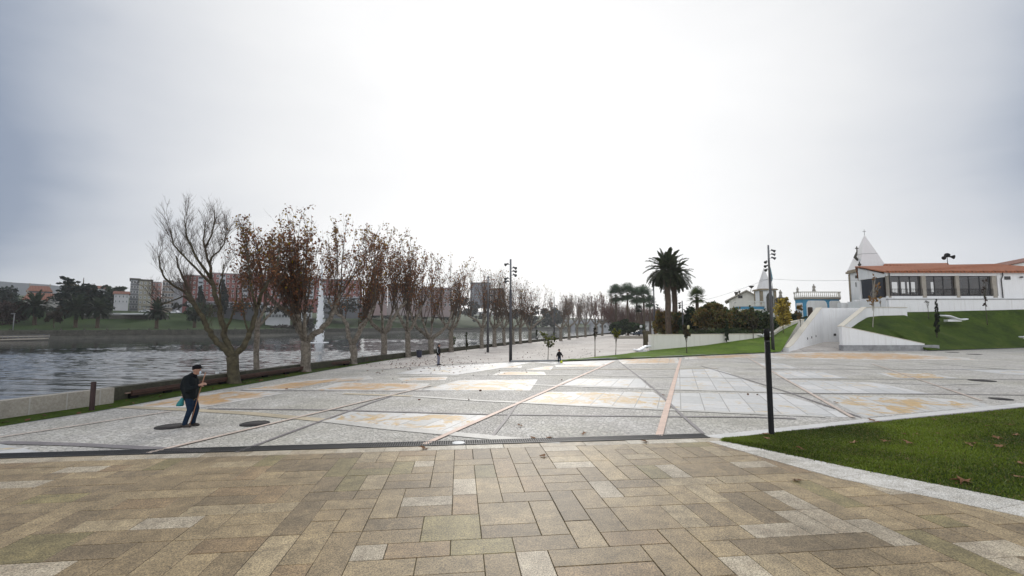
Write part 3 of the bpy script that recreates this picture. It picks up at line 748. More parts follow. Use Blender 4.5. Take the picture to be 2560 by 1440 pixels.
# ================================================================== RIGHT SIDE: lawns, white walls, hill
WL, WR = Vector((15.9, 53.0)), Vector((34.2, 60.0))                 # the long low white wall
RA, RB, RC = Vector((31.2, 52.3)), Vector((41.8, 62.0)), Vector((52.0, 64.5))   # ramp wall
E2, F2, D2 = Vector((38.8, 54.0)), Vector((48.6, 54.2)), Vector((51.7, 64.0))
def lawns():
    A = resample([G(1388, 902.3, 0.1), G(1480, 898.5, 0.1), G(1560, 896, 0.1), G(1700, 890.3, 0.1), G(1800, 885.5, 0.1), G(1952, 879, 0.1)], 46)
    B = resample([G(1388, 902, 0.1), G(1500, 891, 0.1), G(1618, 878.5, 0.1), (WL.x, WL.y - .25, 0.12), ((WL.x * .6 + WR.x * .4), (WL.y * .6 + WR.y * .4) - .2, 0.55), (WR.x, WR.y - .2, 1.66), (37.0, 62.2, 2.5), (39.9, 63.6, 3.4)], 46)
    mb = MB(); mb.loft(A, B, 14, bump=0.12); struct(mb.build('lawn', M['lawn']))
    # kerb of both lawns
    for pl in ([G(1277, 905), G(1388, 903.3), G(1560, 897.5), G(1700, 892), G(1800, 887), G(1953, 880)], [G(2317, 877.5), G(2560, 870.5), G(2800, 864)]):
        mb = MB(); pts = [(p.x, p.y) for p in resample([(p.x, p.y, 0) for p in pl], 24)]; mb.ribbon(pts, 0.28, -0.05, 0.13); struct(mb.build('kerb', M['granite_grey']))
    A = resample([(F2.x + 0.6, F2.y + 0.3, 0.05), G(2320, 876, 0.1), G(2560, 869, 0.1), G(2800, 863, 0.1)], 40)
    A2 = resample([(E2.x + 0.7, E2.y + 0.4, 2.45), (43.2, 56.6, 3.2), (48.0, 60.6, 4.2), (52.5, 65.4, 4.8), (55.0, 66.0, 4.85), (60, 66.1, 4.95), (74.5, 66.2, 5.3), (90, 66.2, 5.4)], 40)
    A0 = resample([(F2.x, F2.y + .3, 0.05), (E2.x + 0.5, E2.y + 0.3, 2.4)], 14)
    # front edge follows plinth then kerb
    fr = resample([(E2.x + 0.5, E2.y + 0.3, 2.35), (44.0, 54.4, 1.1), (F2.x + 0.4, F2.y + .3, 0.1), G(2320, 876, 0.1), G(2560, 869, 0.1), G(2850, 862, 0.1)], 60)
    bk = resample([(E2.x + 0.5, E2.y + 0.45, 2.2), (43.7, 57.9, 3.2), (48.0, 61.5, 4.1), (50.4, 62.4, 4.3), (54.6, 63.1, 4.45), (55.2, 66.1, 4.9), (60, 66.1, 4.95), (74.5, 66.2, 5.3), (92, 66.2, 5.5)], 60)
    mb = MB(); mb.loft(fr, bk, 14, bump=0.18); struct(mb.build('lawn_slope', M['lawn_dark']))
    # hill top behind the walls
    def yb(x):
        if x < 34: return 53.6 + (x - 16) * 0.385
        if x < 42: return 60.8 + (x - 34) * 0.55
        if x < 54: return 66.2
        return 67.2
    xs = np.arange(12, 190, 2.0); ys = np.arange(50, 230, 2.0); V = []; F = []
    for y in ys:
        for x in xs:
            q = min(1, max(0, (x - 34) / 9)); q2 = min(1, max(0, (x - 53.5 - (y - 67) * .6) / 4)); z = 1.0 * min(1, max(0, (x - 14) / 8)) + 2.3 * q * q * (3 - 2 * q) + 1.7 * q2 * q2 * (3 - 2 * q2)
            z = z * min(1, max(0.0, (230 - y) / 60))
            e = x - .318 * y; z *= min(1, max(0, e / 6)); V.append((x, y, z if (y > yb(x) and e > 0) else -1.5))
    k = len(xs)
    for j in range(len(ys) - 1):
        for i in range(k - 1): F.append((j * k + i, j * k + i + 1, (j + 1) * k + i + 1, (j + 1) * k + i))
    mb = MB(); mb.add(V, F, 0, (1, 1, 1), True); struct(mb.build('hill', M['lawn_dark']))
lawns()

def white_walls():
    # long low wall with rounded coping, rising at its far end
    t = thing('garden_wall', 'long low white wall with cream coping behind the lawn, rising at its far end', 'wall', (WL.x, WL.y, 0))
    pl = resample([(WL.x, WL.y, 1.82), (25, 56.5, 1.82), (WR.x, WR.y, 1.84), (36.0, 61.6, 2.5), (38.5, 63.2, 3.4), (41.0, 64.3, 3.75)], 26)
    mb = MB(); mb.ribbon([(p.x, p.y) for p in pl], 0.4, -0.2, [p.z for p in pl]); mb.build('wall_body', M['whitewarm'], t)
    mb = MB(); mb.ribbon([(p.x, p.y) for p in pl], 0.46, [p.z + 0.002 for p in pl], [p.z + 0.11 for p in pl]); mb.build('coping', M['cream'], t)
    # ramp wall: sloped parapet going back, then the wall across the head of the ramp
    t = thing('ramp_wall', 'tall white wedge wall rising beside the ramp up the hill', 'wall', (RA.x, RA.y, 0))
    pl = [(RA.x, RA.y, 0.42), (RA.x + 1.2, RA.y + 1.1, 0.75)] + [tuple(v) for v in resample([(RA.x + 1.2, RA.y + 1.1, 0.75), (RB.x, RB.y, 5.35)], 10)][1:]
    mb = MB(); mb.ribbon([(p[0], p[1]) for p in pl], 0.62, -0.2, [p[2] for p in pl])
    pl2 = [(RB.x - 0.05, RB.y, 5.35), (44.5, 62.8, 5.38), (RC.x, RC.y, 5.4)]
    mb.ribbon([(p[0], p[1]) for p in pl2], 0.5, -0.2, [p[2] for p in pl2]); mb.build('wall_body', M['white'], t)
    mb = MB(); mb.ribbon([(p[0], p[1]) for p in pl], 0.68, [p[2] + 0.002 for p in pl], [p[2] + 0.07 for p in pl]); mb.build('coping', M['cream'], t)
    for k, (px, py, Y) in enumerate([(2023, 843, 57.2), (2037, 840.5, 58.4), (2050, 837, 59.7)]):
        q = (Y - RA.y) / (RB.y - RA.y); bx = RA.x + (RB.x - RA.x) * q; dv = (RB - RA).normalized(); nn = Vector((dv.y, -dv.x))
        mb = MB(); c = Vector((bx, Y, 0)) + Vector((nn.x, nn.y, 0)) * 0.315; mb.box((c.x, c.y, 1.35 + 0.12 * k), (0.2, 0.06, 0.26), math.atan2(dv.y, dv.x)); mb.build('wall_light', M['frame_dark'], t)
    mb = MB(); p = P(2077, 835.5, 62.15); mb.box((44.0, 62.36, 1.72), (0.34, 0.1, 0.3), 0.25); mb.build('wall_light', M['frame_dark'], t)
    # facing wedge with its grey plinth
    t = thing('wedge_wall', 'white wedge wall on a grey stone plinth at the foot of the grass slope', 'wall', (E2.x, E2.y, 0))
    mb = MB(); pl = resample([(E2.x, E2.y, 2.86), (F2.x, F2.y, 0.78)], 8); mb.ribbon([(p.x, p.y) for p in pl], 0.42, 0.66, [p.z for p in pl])
    p2 = [(E2.x + 0.17, E2.y + 0.215, 2.82), (43.4, 57.9, 4.18), (47.7, 61.7, 5.40), (50.2, 62.6, 5.44), (54.6, 63.2, 5.44)]; mb.ribbon([(p[0], p[1]) for p in p2], 0.42, -0.2, [p[2] for p in p2]); mb.build('wall_body', M['white'], t)
    mb = MB(); mb.ribbon([(p.x, p.y) for p in pl], 0.48, [p.z + 0.002 for p in pl], [p.z + 0.07 for p in pl]); mb.build('coping', M['cream'], t)
    mb = MB(); mb.ribbon([(p[0], p[1]) for p in p2], 0.62, [p[2] + 0.002 for p in p2], [p[2] + 0.07 for p in p2]); mb.build('coping', M['cream'], t)
    mb = MB(); mb.ribbon([(E2.x - .12, E2.y - .06), (F2.x, F2.y - 0.06), (F2.x + 1.7, F2.y + 0.1)], 0.62, -0.1, 0.658); mb.build('plinth', M['granite_grey'], t)
    # paved ramp floor
    mb = MB(); mb.loft([(RA.x + .5, RA.y + .1, 0.022), (E2.x, E2.y, 0.022)], [(RB.x + .2, RB.y + .1, 0.75), (45.8, 62.6, 0.75)], 4); struct(mb.build('ramp_path', M['gravel']))
    return
white_walls()

# ------------------------------------------------------------------ restaurant on the hill
def restaurant():
    X0, Y0 = P(2219, 740, 68).x, 68.0
    zt, ze = 5.0, 0
    t = thing('restaurant', 'white restaurant with long dark windows under a red tiled roof', 'restaurant', (X0, Y0, 5.0))
    XR = 96.0
    # terrace base wall
    zb_t = ZY(749, 66.6)
    mb = MB(); xw = P(2220, 760, 66.5).x
    mb.ribbon([(xw, 66.5), (XR, 66.5)], 0.3, 3.5, zb_t); mb.ribbon([(xw - 0.0, 66.66), (xw - 1.0, 73)], 0.3, 3.5, zb_t - 0.003)
    mb.box(((xw + XR) / 2, 67.3, zb_t - 0.3), (XR - xw - 0.1, 1.25, 0.2)); mb.build('terrace_wall', M['white'], t)
    mb = MB(); mb.ribbon([(xw - .1, 66.5), (XR, 66.5)], 0.42, zb_t + 0.002, zb_t + 0.12); mb.build('terrace_ledge', M['granite_grey'], t)
    z0, zs, zw, zh, ztop = zb_t - 0.1, ZY(740, 68), ZY(738.5, 68), ZY(690, 68), ZY(682, 68)
    pil = [(2219, 2226), (2304, 2314.5), (2389, 2398), (2480, 2491)]
    for a, b in pil:
        f = MB(); xa, xb = P(a, 710, 68).x, P(b, 710, 68).x; f.box(((xa + xb) / 2, 68.15, (zs + zh) / 2 - .1), (xb - xa, 0.4, zh - zs + 0.3)); f.build('pillar', M['conc'], t)
    f = MB(); xe = P(2494, 710, 68).x
    f.box(((X0 + xe) / 2, 68.15, (z0 + zs) / 2), (xe - X0, 0.34, zs - z0)); f.box(((X0 + xe) / 2, 68.15, (zh + ztop) / 2 + 0.15), (xe - X0, 0.36, ztop - zh + 0.25))
    # right solid block
    f.box(((xe + XR) / 2, 71, (z0 + ztop) / 2), (XR - xe, 6, ztop - z0 + .2))
    # left side wall: gable edge follows the shed roof
    YB = 78.0; zback = ZY(664, 73.2) + (YB - 73.2) * 0.33; X1 = P(2147, 700, 73).x
    zg = lambda y: ztop + 0.15 + (y - 68) * ((ZY(666.5, 73) - ztop) / 5.0)
    def side(y0, y1, za, zb0, zb1, w=0.34):
        xa, xb = X0 + (X1 - X0) * (y0 - 68) / 5, X0 + (X1 - X0) * (y1 - 68) / 5
        f.ribbon([(xa + .17, y0), (xb + .17, y1)], w, za, [zb0, zb1])
    zwt0, zwt1 = ZY(692, 68), ZY(701, 73)
    f.ribbon([(X0 + .17, 68.36), (X1 + .17, 73)], 0.34, [zwt0, zwt0], [zg(68.36) - .42, zg(73) - .42]); f.ribbon([(X0 + .17, 68.36), (X1 + .17, 73)], 0.34, z0, ZY(743, 68))
    f.ribbon([(X1 + .17, 73), (X1 * YB / 73 + .4, YB)], 0.34, z0, [zg(73) - .42, zg(YB) - 2.4])
    f.box(((X0 + XR) / 2 + 3, YB, (z0 + ztop + 1) / 2 + 2.4), (XR - X0 - 6, 0.3, 0.9))       # strip of back wall above the rear windows
    f.build('wall', M['white'], t)
    # side windows
    for k, (ya, yb_) in enumerate([(68.6, 70.2), (70.5, 72.7)]):
        w = MB(); w.ribbon([(X0 + .2, ya), (X0 + .2, yb_)], 0.1, ZY(743, 68), zwt0 - 0.003, 0)
        o = w.build('window', M['frame_dark'], t)
        g = MB(); g.ribbon([(X0 - .03 + (X1 - X0) * (ya - 68) / 5 + .1, ya + .1), (X0 + .0 + (X1 - X0) * (yb_ - 68) / 5 + .1, yb_ - .1)], 0.02, ZY(743, 68) + .1, zwt0 - .1); g.build('pane', M['pane'], o)
    # interior: floor, rear wall pieces leaving bright windows, ceiling
    f = MB(); fl = [(X0 + .4, 68.5), (xe - .2, 68.5), (xe - .2, 77.7), (X1 * 77.6 / 73 + 1.0, 77.7)]; f.prism(fl, zs - .16, zs - .08); f.prism(fl, zh + .32, zh + .4)
    xs = [X0 + 0.8]; zr0, zr1 = ZY(735, 77.6), ZY(705, 77.6)
    lights = [(2229, 2245), (2252, 2264), (2267, 2274), (2277, 2289), (2326, 2336), (2340, 2362), (2376, 2386), (2400, 2420), (2428, 2434)]
    prev = X1 * 77.6 / 73 + 1.2
    for a, b in lights:
        xa, xb = P(a, 720, 77.6).x, P(b, 720, 77.6).x
        if xa < prev: continue
        f.box(((prev + xa) / 2, 77.6, (zs + zh) / 2), (max(0.05, xa - prev), 0.2, zh - zs + .8)); f.box(((xa + xb) / 2, 77.6, (zr1 + zh) / 2 + .2), (xb - xa, 0.2, zh - zr1 + .4)); f.box(((xa + xb) / 2, 77.6, (zs + zr0) / 2), (xb - xa, 0.2, zr0 - zs + .2)); prev = xb
    f.box(((prev + xe) / 2, 77.6, (zs + zh) / 2), (xe - prev, 0.2, zh - zs + .8)); f.box((xe - .3, 73, (zs + zh) / 2), (0.2, 9, zh - zs))
    f.build('interior', M['interior'], t)
    rnd = random.Random(8); f = MB(); f.box((0, 0, 0.72), (0.95, 0.95, 0.06)); f.box((0, 0, .36), (0.1, 0.1, 0.66)); f.box((0, 0, .02), (.5, .5, .04)); me = f.mesh('dining_table', M['wood_dark'])
    for i in range(9):
        o = bpy.data.objects.new('dining_table', me); COL.objects.link(o); o.location = (X0 + 2.2 + i * (xe - X0 - 4) / 8, rnd.uniform(69.6, 71.5), zs - .07); tag(o, 'dark dining table inside the restaurant, seen through its front windows', 'table', 'dining tables behind the restaurant windows')
    # front glazing
    for a, b, mull in [(2226, 2304, (0.33, 0.66, 0.94)), (2314.5, 2389, (0.32, 0.62, 0.92)), (2398, 2480, (0.33, 0.66, 0.94))]:
        xa, xb = P(a, 710, 68).x, P(b, 710, 68).x; w = MB()
        for q in (0.02,) + mull: w.box((xa + (xb - xa) * q, 68.2, (zs + zh) / 2), (0.13, 0.1, zh - zs))
        w.box(((xa + xb) / 2, 68.2, zh - 0.05), (xb - xa, 0.1, 0.1)); w.box(((xa + xb) / 2, 68.2, zs + 0.06), (xb - xa, 0.1, 0.1))
        fr = w.build('window', M['frame_dark'], t)
        g = MB(); g.flat([(xa, 68.2, zs), (xb, 68.2, zs), (xb, 68.2, zh), (xa, 68.2, zh)]); g.build('pane', M['glass'], fr)
        rl = MB(); rl.box(((xa + xb) / 2, 67.9, zs + 1.05), (xb - xa, 0.05, 0.05)); rl.box(((xa + xb) / 2, 67.9, zs + 0.2), (xb - xa, 0.05, 0.04))
        k = int((xb - xa) / 0.22)
        for i in range(k + 1): rl.box((xa + (xb - xa) * i / k, 67.9, zs + .55), (0.025, 0.025, 1.0))
        rl.build('railing', M['frame_dark'], t)
    # tiled roof: front slope, right hip, upper ridge roof
    r = MB(); zr = ZY(659.5, 73.5); xr = P(2487, 659, 73.5).x
    ev = ztop + 0.12
    def slab3(a, b, c, d):
        a, b, c, d = map(Vector, (a, b, c, d)); dn = Vector((0, 0, -0.16))
        r.add([a, b, c, d, a + dn, b + dn, c + dn, d + dn], [(0, 1, 2, 3), (7, 6, 5, 4), (0, 4, 5, 1), (1, 5, 6, 2), (2, 6, 7, 3), (3, 7, 4, 0)])
    slab3((X0 - .25, 67.6, ev), (XR, 67.6, ev - .02), (XR, 73.5, zr - 1.4), (xr, 73.5, zr))
    slab3((X0 - .25, 67.6, ev), (xr, 73.5, zr), (X1 - .1, 73.5, ZY(665.5, 73.5)), (X1 - .3, 72.5, ZY(667, 72.5)))
    slab3((X1 - .1, 73.5, ZY(665.5, 73.5)), (xr, 73.5, zr), (xr, 80, ev), (X1 * 80 / 73.5 + .3, 80, ev))
    slab3((xr, 73.5, zr), (XR, 73.5, zr - 1.4), (XR, 80, ev), (xr, 80, ev))
    slab3((P(2208, 662, 76).x, 76, ZY(662, 76)), (P(2374, 662, 76).x, 76, ZY(663, 76)), (P(2370, 657, 80).x, 80, ZY(657.3, 80)), (P(2212, 658, 80).x, 80, ZY(659, 80)))
    n = int((XR - X0) / 0.42)
    for i in range(n):
        x = X0 + i * (XR - X0) / n; r.cyl((x, 67.56, ev + .03), (x, 67.95, ev + .16), 0.1, n=6)
    r.build('roof', M['tile'], t)
    # drainpipes, small window, wall lamp
    d = MB(); xa = P(2506, 690, 67.9).x
    d.tube([(xa, 67.85, ztop), (xa, 67.85, ztop - .5), (xa - .28, 67.85, ztop - 1.0), (xa - .25, 67.85, zs - .3)], [0.07] * 4, 6); d.build('drainpipe', M['frame_dark'], t); d = MB(); d.cyl((X0 + .35, 67.85, ztop), (X0 + .35, 67.85, zs), 0.07); d.build('drainpipe', M['frame_dark'], t)
    w = MB(); w.box((P(2518, 695, 68).x, 68.0, ZY(695, 68)), (0.9, 0.12, 0.5)); w.build('window', M['frame_dark'], t)
    w = MB(); w.lathe([(0.05, -.1), (0.2, -.05), (0.2, .1), (0.05, .15)], (P(2556, 693, 67.7).x, 67.8, ZY(693, 67.7)), 8); w.build('wall_lamp', M['frame_dark'], t)
    # loudspeakers on a pole behind the ridge
    t2 = thing('loudspeaker_pole', 'black horn loudspeakers on a thin pole above the red tiled roof', 'loudspeaker', (P(2369, 659, 76).x, 76, ZY(663, 76)))
    bx = P(2369, 659, 76).x; zt = ZY(641, 76)
    mb = MB(); mb.cyl((bx, 76, ZY(664, 76)), (bx, 76, zt), 0.05); mb.build('pole', M['steel_dark'], t2)
    for dx, dz, r1 in ((-0.85, -.32, .33), (0.9, -.15, .36), (-0.25, 0.15, .42)):
        mb = MB(); mb.tube([(bx, 75.95, zt), (bx + dx * .5, 75.85, zt + dz * .5), (bx + dx, 75.7, zt + dz)], [0.1, 0.13, r1], 12); mb.build('horn', M['black'], t2)
    # neighbour gable at the right edge
    t3 = thing('gabled_house', 'plain white gable end behind the red tiled roof', 'house', (P(2540, 670, 90).x, 90, 5))
    mb = MB(); xa, xb = P(2500, 660, 90).x, 118; zl = ZY(668, 90)
    mb.add([(xa, 90, 5), (xb, 90, 5), (xb, 90, ZY(618, 90)), (xa, 90, zl), (xa, 100, 5), (xb, 100, 5), (xb, 100, ZY(618, 90)), (xa, 100, zl)], [(0, 1, 2, 3), (4, 7, 6, 5), (0, 3, 7, 4), (1, 5, 6, 2), (3, 2, 6, 7)]); mb.build('wall', M['white'], t3)
    mb = MB(); mb.beam((xa - .2, 94.8, zl + .1), (xb, 94.8, ZY(618, 90) + .1), 10.2, 0.16); mb.build('roof', M['tile_dull'], t3)
restaurant()

def statue(px, ytop, ybot, d, label, group='stone saints on the parapets', hands=0):
    p = P(px, ybot, d); h = (ybot - ytop) / F_PX * d
    mb = MB(); c = (p.x, p.y, p.z); s = h
    mb.box((p.x, p.y, p.z + 0.06 * s), (0.34 * s, 0.34 * s, 0.12 * s))
    mb.lathe([(0.17 * s, 0.12 * s), (0.19 * s, 0.16 * s), (0.15 * s, 0.38 * s), (0.135 * s, 0.52 * s), (0.165 * s, 0.68 * s), (0.15 * s, 0.76 * s), (0.06 * s, 0.81 * s), (0.05 * s, 0.83 * s), (0.075 * s, 0.87 * s), (0.08 * s, 0.92 * s), (0.05 * s, 0.98 * s), (0.01 * s, s)], c, 10)
    mb.tube([(p.x - .15 * s, p.y, p.z + .72 * s), (p.x - .19 * s, p.y - .03 * s, p.z + .56 * s), (p.x - .03 * s, p.y - .16 * s, p.z + (.6 + hands) * s)], [0.05 * s, 0.045 * s, 0.03 * s], 6)
    mb.tube([(p.x + .15 * s, p.y, p.z + .72 * s), (p.x + .2 * s, p.y - .03 * s, p.z + .55 * s), (p.x + .05 * s, p.y - .16 * s, p.z + .52 * s)], [0.05 * s, 0.045 * s, 0.03 * s], 6)
    tag(mb.build('statue', M['statue'], org=c), label, 'statue', group)

def balustrade(mb, pts, z0, h, step=0.32):
    k = len(pts)
    mb.ribbon(pts, 0.3, z0, z0 + 0.16); mb.ribbon(pts, 0.34, z0 + h - 0.16, z0 + h)
    P3 = resample([(p[0], p[1], 0) for p in pts], max(2, int(sum((Vector(b) - Vector(a)).length for a, b in zip([Vector(p) for p in pts], [Vector(p) for p in pts][1:])) / step)))
    for q in P3: mb.lathe([(0.05, .16), (0.11, .3), (0.05, h * .55), (0.08, h - .18)], (q.x, q.y, z0), 5)

def chapels():
    def tower(px, d, rz, s_t, s_s, y_top, y_spire, y_apex, label, drop):
        c = P(px, 740, d); t = thing('chapel', label, 'chapel', (c.x, c.y, 0), None, rz)
        zt, zb, za = ZY(y_top, d), ZY(y_spire, d), ZY(y_apex, d); h, hs = s_t / 2, s_s / 2
        mb = MB(); mb.box((0, 0, (drop + zt) / 2), (s_t, s_t, zt - drop)); mb.build('tower_wall', M['white'], t, local=True)
        mb = MB(); mb.box((0, 0, zt + (zb - zt) * .3), (s_t + .7, s_t + .7, (zb - zt) * .6)); mb.box((0, 0, zt + (zb - zt) * .8), (s_t + .35, s_t + .35, (zb - zt) * .4))
        for sx in (-1, 1):
            for sy in (-1, 1): mb.box((sx * (h - .2), sy * (h - .2), (drop + zt) / 2 - .05), (.52, .52, zt - drop - .12))
        mb.build('cornice', M['chapel_stone'], t, local=True)
        mb = MB(); mb.add([(-hs, -hs, zb), (hs, -hs, zb), (hs, hs, zb), (-hs, hs, zb), (0, 0, za)], [(3, 2, 1, 0), (0, 1, 4), (1, 2, 4), (2, 3, 4), (3, 0, 4)]); mb.build('spire', M['spire'], t, local=True)
        mb = MB(); q = .42; r = hs * (1 - q) + .012; z = zb + (za - zb) * q; mb.ribbon([(-r, -r), (r, -r), (r, r), (-r, r), (-r, -r)], .03, z - .03, z + .03); mb.build('spire_seam', M['granite_grey'], t, local=True)
        return t, zt, zb, za, h
    t, zt, zb, za, h = tower(2171, 82, R(-11), 4.0, 4.25, 681, 673, 587, 'white chapel with stone cornice and pyramid spire carrying a thin cross, beside the restaurant', 3.0)
    mb = MB(); mb.cyl((0, 0, za - .1), (0, 0, za + 1.0), 0.035); mb.box((0, 0, za + .62), (0.55, 0.05, 0.06)); mb.build('cross', M['steel_dark'], t, local=True)
    mb = MB(); mb.lathe([(0.28, 0), (0.28, .25), (0.12, .33), (0.12, .45), (0.26, .6), (0.28, .75), (0.1, 1.0), (0.08, 1.05), (0.12, 1.12), (0.02, 1.3)], (-h - .2, -h - .2, zb - .1), 8); mb.build('pinnacle', M['dark_stone'], t, local=True)
    mb = MB(); k = (-1.75, -.5); mb.tube([(k[0] + .25, k[1] + .1, zb + 1.6), (k[0] - .25, k[1], zb + 2.2), (k[0], k[1], zb + 2.75), (k[0] + .1, k[1], zb + 3.2)], [0.2, 0.26, 0.2, 0.1], 8); mb.box((k[0] + .12, k[1], zb + 3.6), (0.14, 0.14, 1.1)); mb.box((k[0] + .12, k[1], zb + 3.8), (0.52, 0.13, 0.16)); mb.build('stone_cross', M['dark_stone'], t, local=True)
    mb = MB(); mb.box((-h - .02, -.3, zt - 2.2), (.1, .14, .8)); mb.build('slit_window', M['frame_dark'], t, local=True)
    mb = MB(); mb.box((-h - .25, -h + .75, zt - .9), (0.5, 0.3, 0.5)); mb.build('wall_bracket', M['dark_stone'], t, local=True)
    t, zt, zb, za, h = tower(1912.5, 98, R(-5), 3.1, 2.4, 727, 723, 669, 'small white chapel tower with pyramid spire behind the tall lamp post', 1.0)
    mb = MB(); mb.box((.2, -h - .1, zt - 3.0), (1.3, 0.4, 3.4)); mb.lathe([(0.55, 0), (0.6, .15), (0.4, .5), (0.1, .8)], (.2, -h - .05, zt - 1.3), 8); mb.build('doorway', M['dark_stone'], t, local=True)
    # flag pole with a limp flag
    p = P(1938, 768, 88); zt = ZY(659, 88)
    t = thing('flagpole', 'thin flagpole with a limp flag beside the small chapel spire', 'flagpole', p)
    mb = MB(); mb.cyl(p, (p.x - .75, 88, zt), 0.06, 0.03, 6); mb.build('pole', M['steel'], t)
    mb = MB(); q = Vector((p.x - .72, 88, zt - .3)); mb.add([q, q + Vector((.3, .1, -.6)), q + Vector((.5, -.05, -2.6)), q + Vector((.35, .12, -3.4)), q + Vector((.1, 0, -2.6)), q + Vector((0.02, 0, -1.6))], [(0, 5, 1), (1, 5, 4, 2), (2, 4, 3)]); mb.build('flag', M['flag'], t)
    # gabled house with chimneys
    d = 104.0; xm = 1858; c = P(xm, 770, d); al = yaw(xm); t = thing('gabled_house', 'low white house with a shallow gable left of the small chapel', 'house', (c.x, c.y, 0), None, al)
    lx = lambda px: (px - xm) / F_PX * d * math.cos(al)
    xl, xr, xa = lx(1823), lx(1890), lx(1868); zl, zr, za = ZY(751, d), ZY(742, d), ZY(729, d)
    mb = MB(); q = [(xl, 0), (xr, 0), (xr, zr), (xa, za), (xl, zl)]; mb.add([(x, 0, z) for x, z in q] + [(x, 10, z) for x, z in q], [(0, 1, 2, 3, 4), (9, 8, 7, 6, 5), (0, 4, 9, 5), (1, 6, 7, 2)]); mb.build('wall', M['whitewarm'], t, local=True)
    mb = MB()
    for (ax, az), (bx, bz) in (((xl - .9, zl - .4), (xa, za)), ((xa, za), (xr + .6, zr - .4))):
        mb.add([(ax, -.7, az + .05), (bx, -.7, bz + .05), (bx, 10, bz + .05), (ax, 10, az + .05), (ax, -.7, az + .35), (bx, -.7, bz + .35), (bx, 10, bz + .35), (ax, 10, az + .35)], [(0, 1, 5, 4), (4, 5, 6, 7), (3, 2, 1, 0), (0, 4, 7, 3), (1, 2, 6, 5), (2, 3, 7, 6)])
    rf = mb.build('roof', M['conc'], t, local=True)
    for px, w_, zz in ((1842, .9, ZY(737, d)), (1850, 0.45, ZY(734, d))):
        mb = MB(); mb.box((lx(px), 3, zz), (w_ * .7, .6, 1.2)); mb.box((lx(px), 3, zz + .75), (w_, .8, .3)); mb.build('chimney', M['dark_stone'], rf, local=True)
    mb = MB(); mb.box((lx(1852), -.02, ZY(742, d)), (0.85, .1, .6)); mb.build('window', M['frame_dark'], t, local=True)
    mb = MB(); q = Vector((lx(1881), 2, ZY(717, d))); mb.lathe([(0.05, -.3), (0.4, 0.0), (0.65, .3), (0.6, .31), (0.1, .1)], q, 10); mb.cyl(q, (q.x - .3, q.y, q.z - 1.6), .05); mb.build('satellite_dish', M['frame_dark'], t, local=True)
    # blue painted round pavilion with balustrade
    d = 82.0; t = thing('pavilion', 'blue and white pavilion with arches and a white balustrade', 'pavilion', (P(2048, 790, d).x, d, 3))
    cl, cr = P(1990, 780, d).x, P(2106, 780, d).x; zt = ZY(748, d); cx = (cl + cr) / 2; hw = (cr - cl) / 2
    front = [(cl + 3.2, d + 5), (cl + .75, d + 1.3), (cl + 1.3, d - .1), (cr - .3, d + .2), (cr + 2.2, d + 4)]
    mb = MB(); mb.prism(front, 1.5, zt); mb.build('wall', M['blue'], t)
    mb = MB(); out = [(cx + (x - cx) * 1.05, d + 2 + (y - d - 2) * 1.1) for x, y in front]; mb.prism(out, zt + .002, zt + .3); mb.build('roof_slab', M['conc'], t)
    mb = MB(); balustrade(mb, [(cx + (x - cx) * 1.03, d + 2 + (y - d - 2) * 1.08) for x, y in front], zt + .3, ZY(729, d) - zt - .3, .36); mb.build('balustrade', M['whitewarm'], t)
    def panel(xa, xb, zb, zt_, y0, y1):
        mb = MB(); n = 10; c = (xa + xb) / 2; r = (xb - xa) / 2; top = []
        for i in range(n + 1):
            q = math.pi * i / n; top.append((c + r * math.cos(q), zt_ - (r * .40) + r * .40 * min(1, math.sin(q) * 1.6)))
        pts = [(xa, zb), (xb, zb)] + top
        Y = lambda x: y0 + (y1 - y0) * (x - xa) / (xb - xa)
        mb.add([(x, Y(x) - .05, z) for x, z in pts] + [(x, Y(x) + .3, z) for x, z in pts], [tuple(range(len(pts)))] + [(i, i + len(pts), (i + 1) % len(pts) + len(pts), (i + 1) % len(pts)) for i in range(len(pts))]); return mb
    xa, xb = P(2016, 780, d).x, P(2069, 780, d).x; panel(xa, xb, 2, ZY(751.5, d), d - .13, d + .05).build('arch_panel', M['white'], t)
    panel(xa + .15, xa + 1.0, 2, ZY(768, d), d - .22, d - .2).build('doorway', M['wood_dark'], t)
    panel(P(2075, 780, d).x, P(2104, 780, d).x, 2, ZY(752, d), d + .02, d + .1).build('arch_panel', M['white'], t)
    xa = cl + .82; panel(xa, xa + .42, 2, ZY(757, d), d + 1.1, d + .0).build('arch_panel', M['white'], t)
    panel(xa + .1, xa + .3, 2, ZY(780, d), d + .75, d + .25).build('doorway', M['blue'], t)
    # round terrace in front of the far chapel
    d = 92.0; t = thing('round_terrace', 'white balustraded terrace on a blue wall below the gabled house', 'terrace', (P(1870, 775, d).x, d, 1))
    a, b = P(1836, 760, d).x, P(1912, 760, d).x; pts = [(a + 1.9, d + 4), (a + .9, d + 1), (a + 2.4, d), (b - .5, d), (b + 1, d + 2)]; zt = ZY(766, d)
    mb = MB(); mb.prism(pts, .5, zt - .55); mb.build('wall', M['whitewarm'], t)
    mb = MB(); mb.prism([(x, y - .03) for x, y in pts], zt - .548, zt); mb.build('blue_band', M['blue'], t)
    mb = MB(); balustrade(mb, pts, zt + .002, ZY(753, d) - zt, .38); mb.build('balustrade', M['whitewarm'], t)
    statue(1994, 717, 732, 82.5, 'stone statue at the left corner of the blue pavilion balustrade'); statue(2035, 710, 730, 83, 'tall stone statue on the middle of the blue pavilion balustrade', hands=.08)
    statue(1951.5, 724, 744, 86, 'stone statue on a thick pillar between chapel spire and blue pavilion', hands=.15)
    t = tag(MB_pillar(1951.5, 744, 86), 'round stone pillar carrying a statue left of the blue pavilion', 'pillar')
    # low white terrace blocks and steps beside the chapel foot
    d = 74.0; mb = MB(); xa, xb = P(2098, 760, d).x, P(2214, 760, d).x
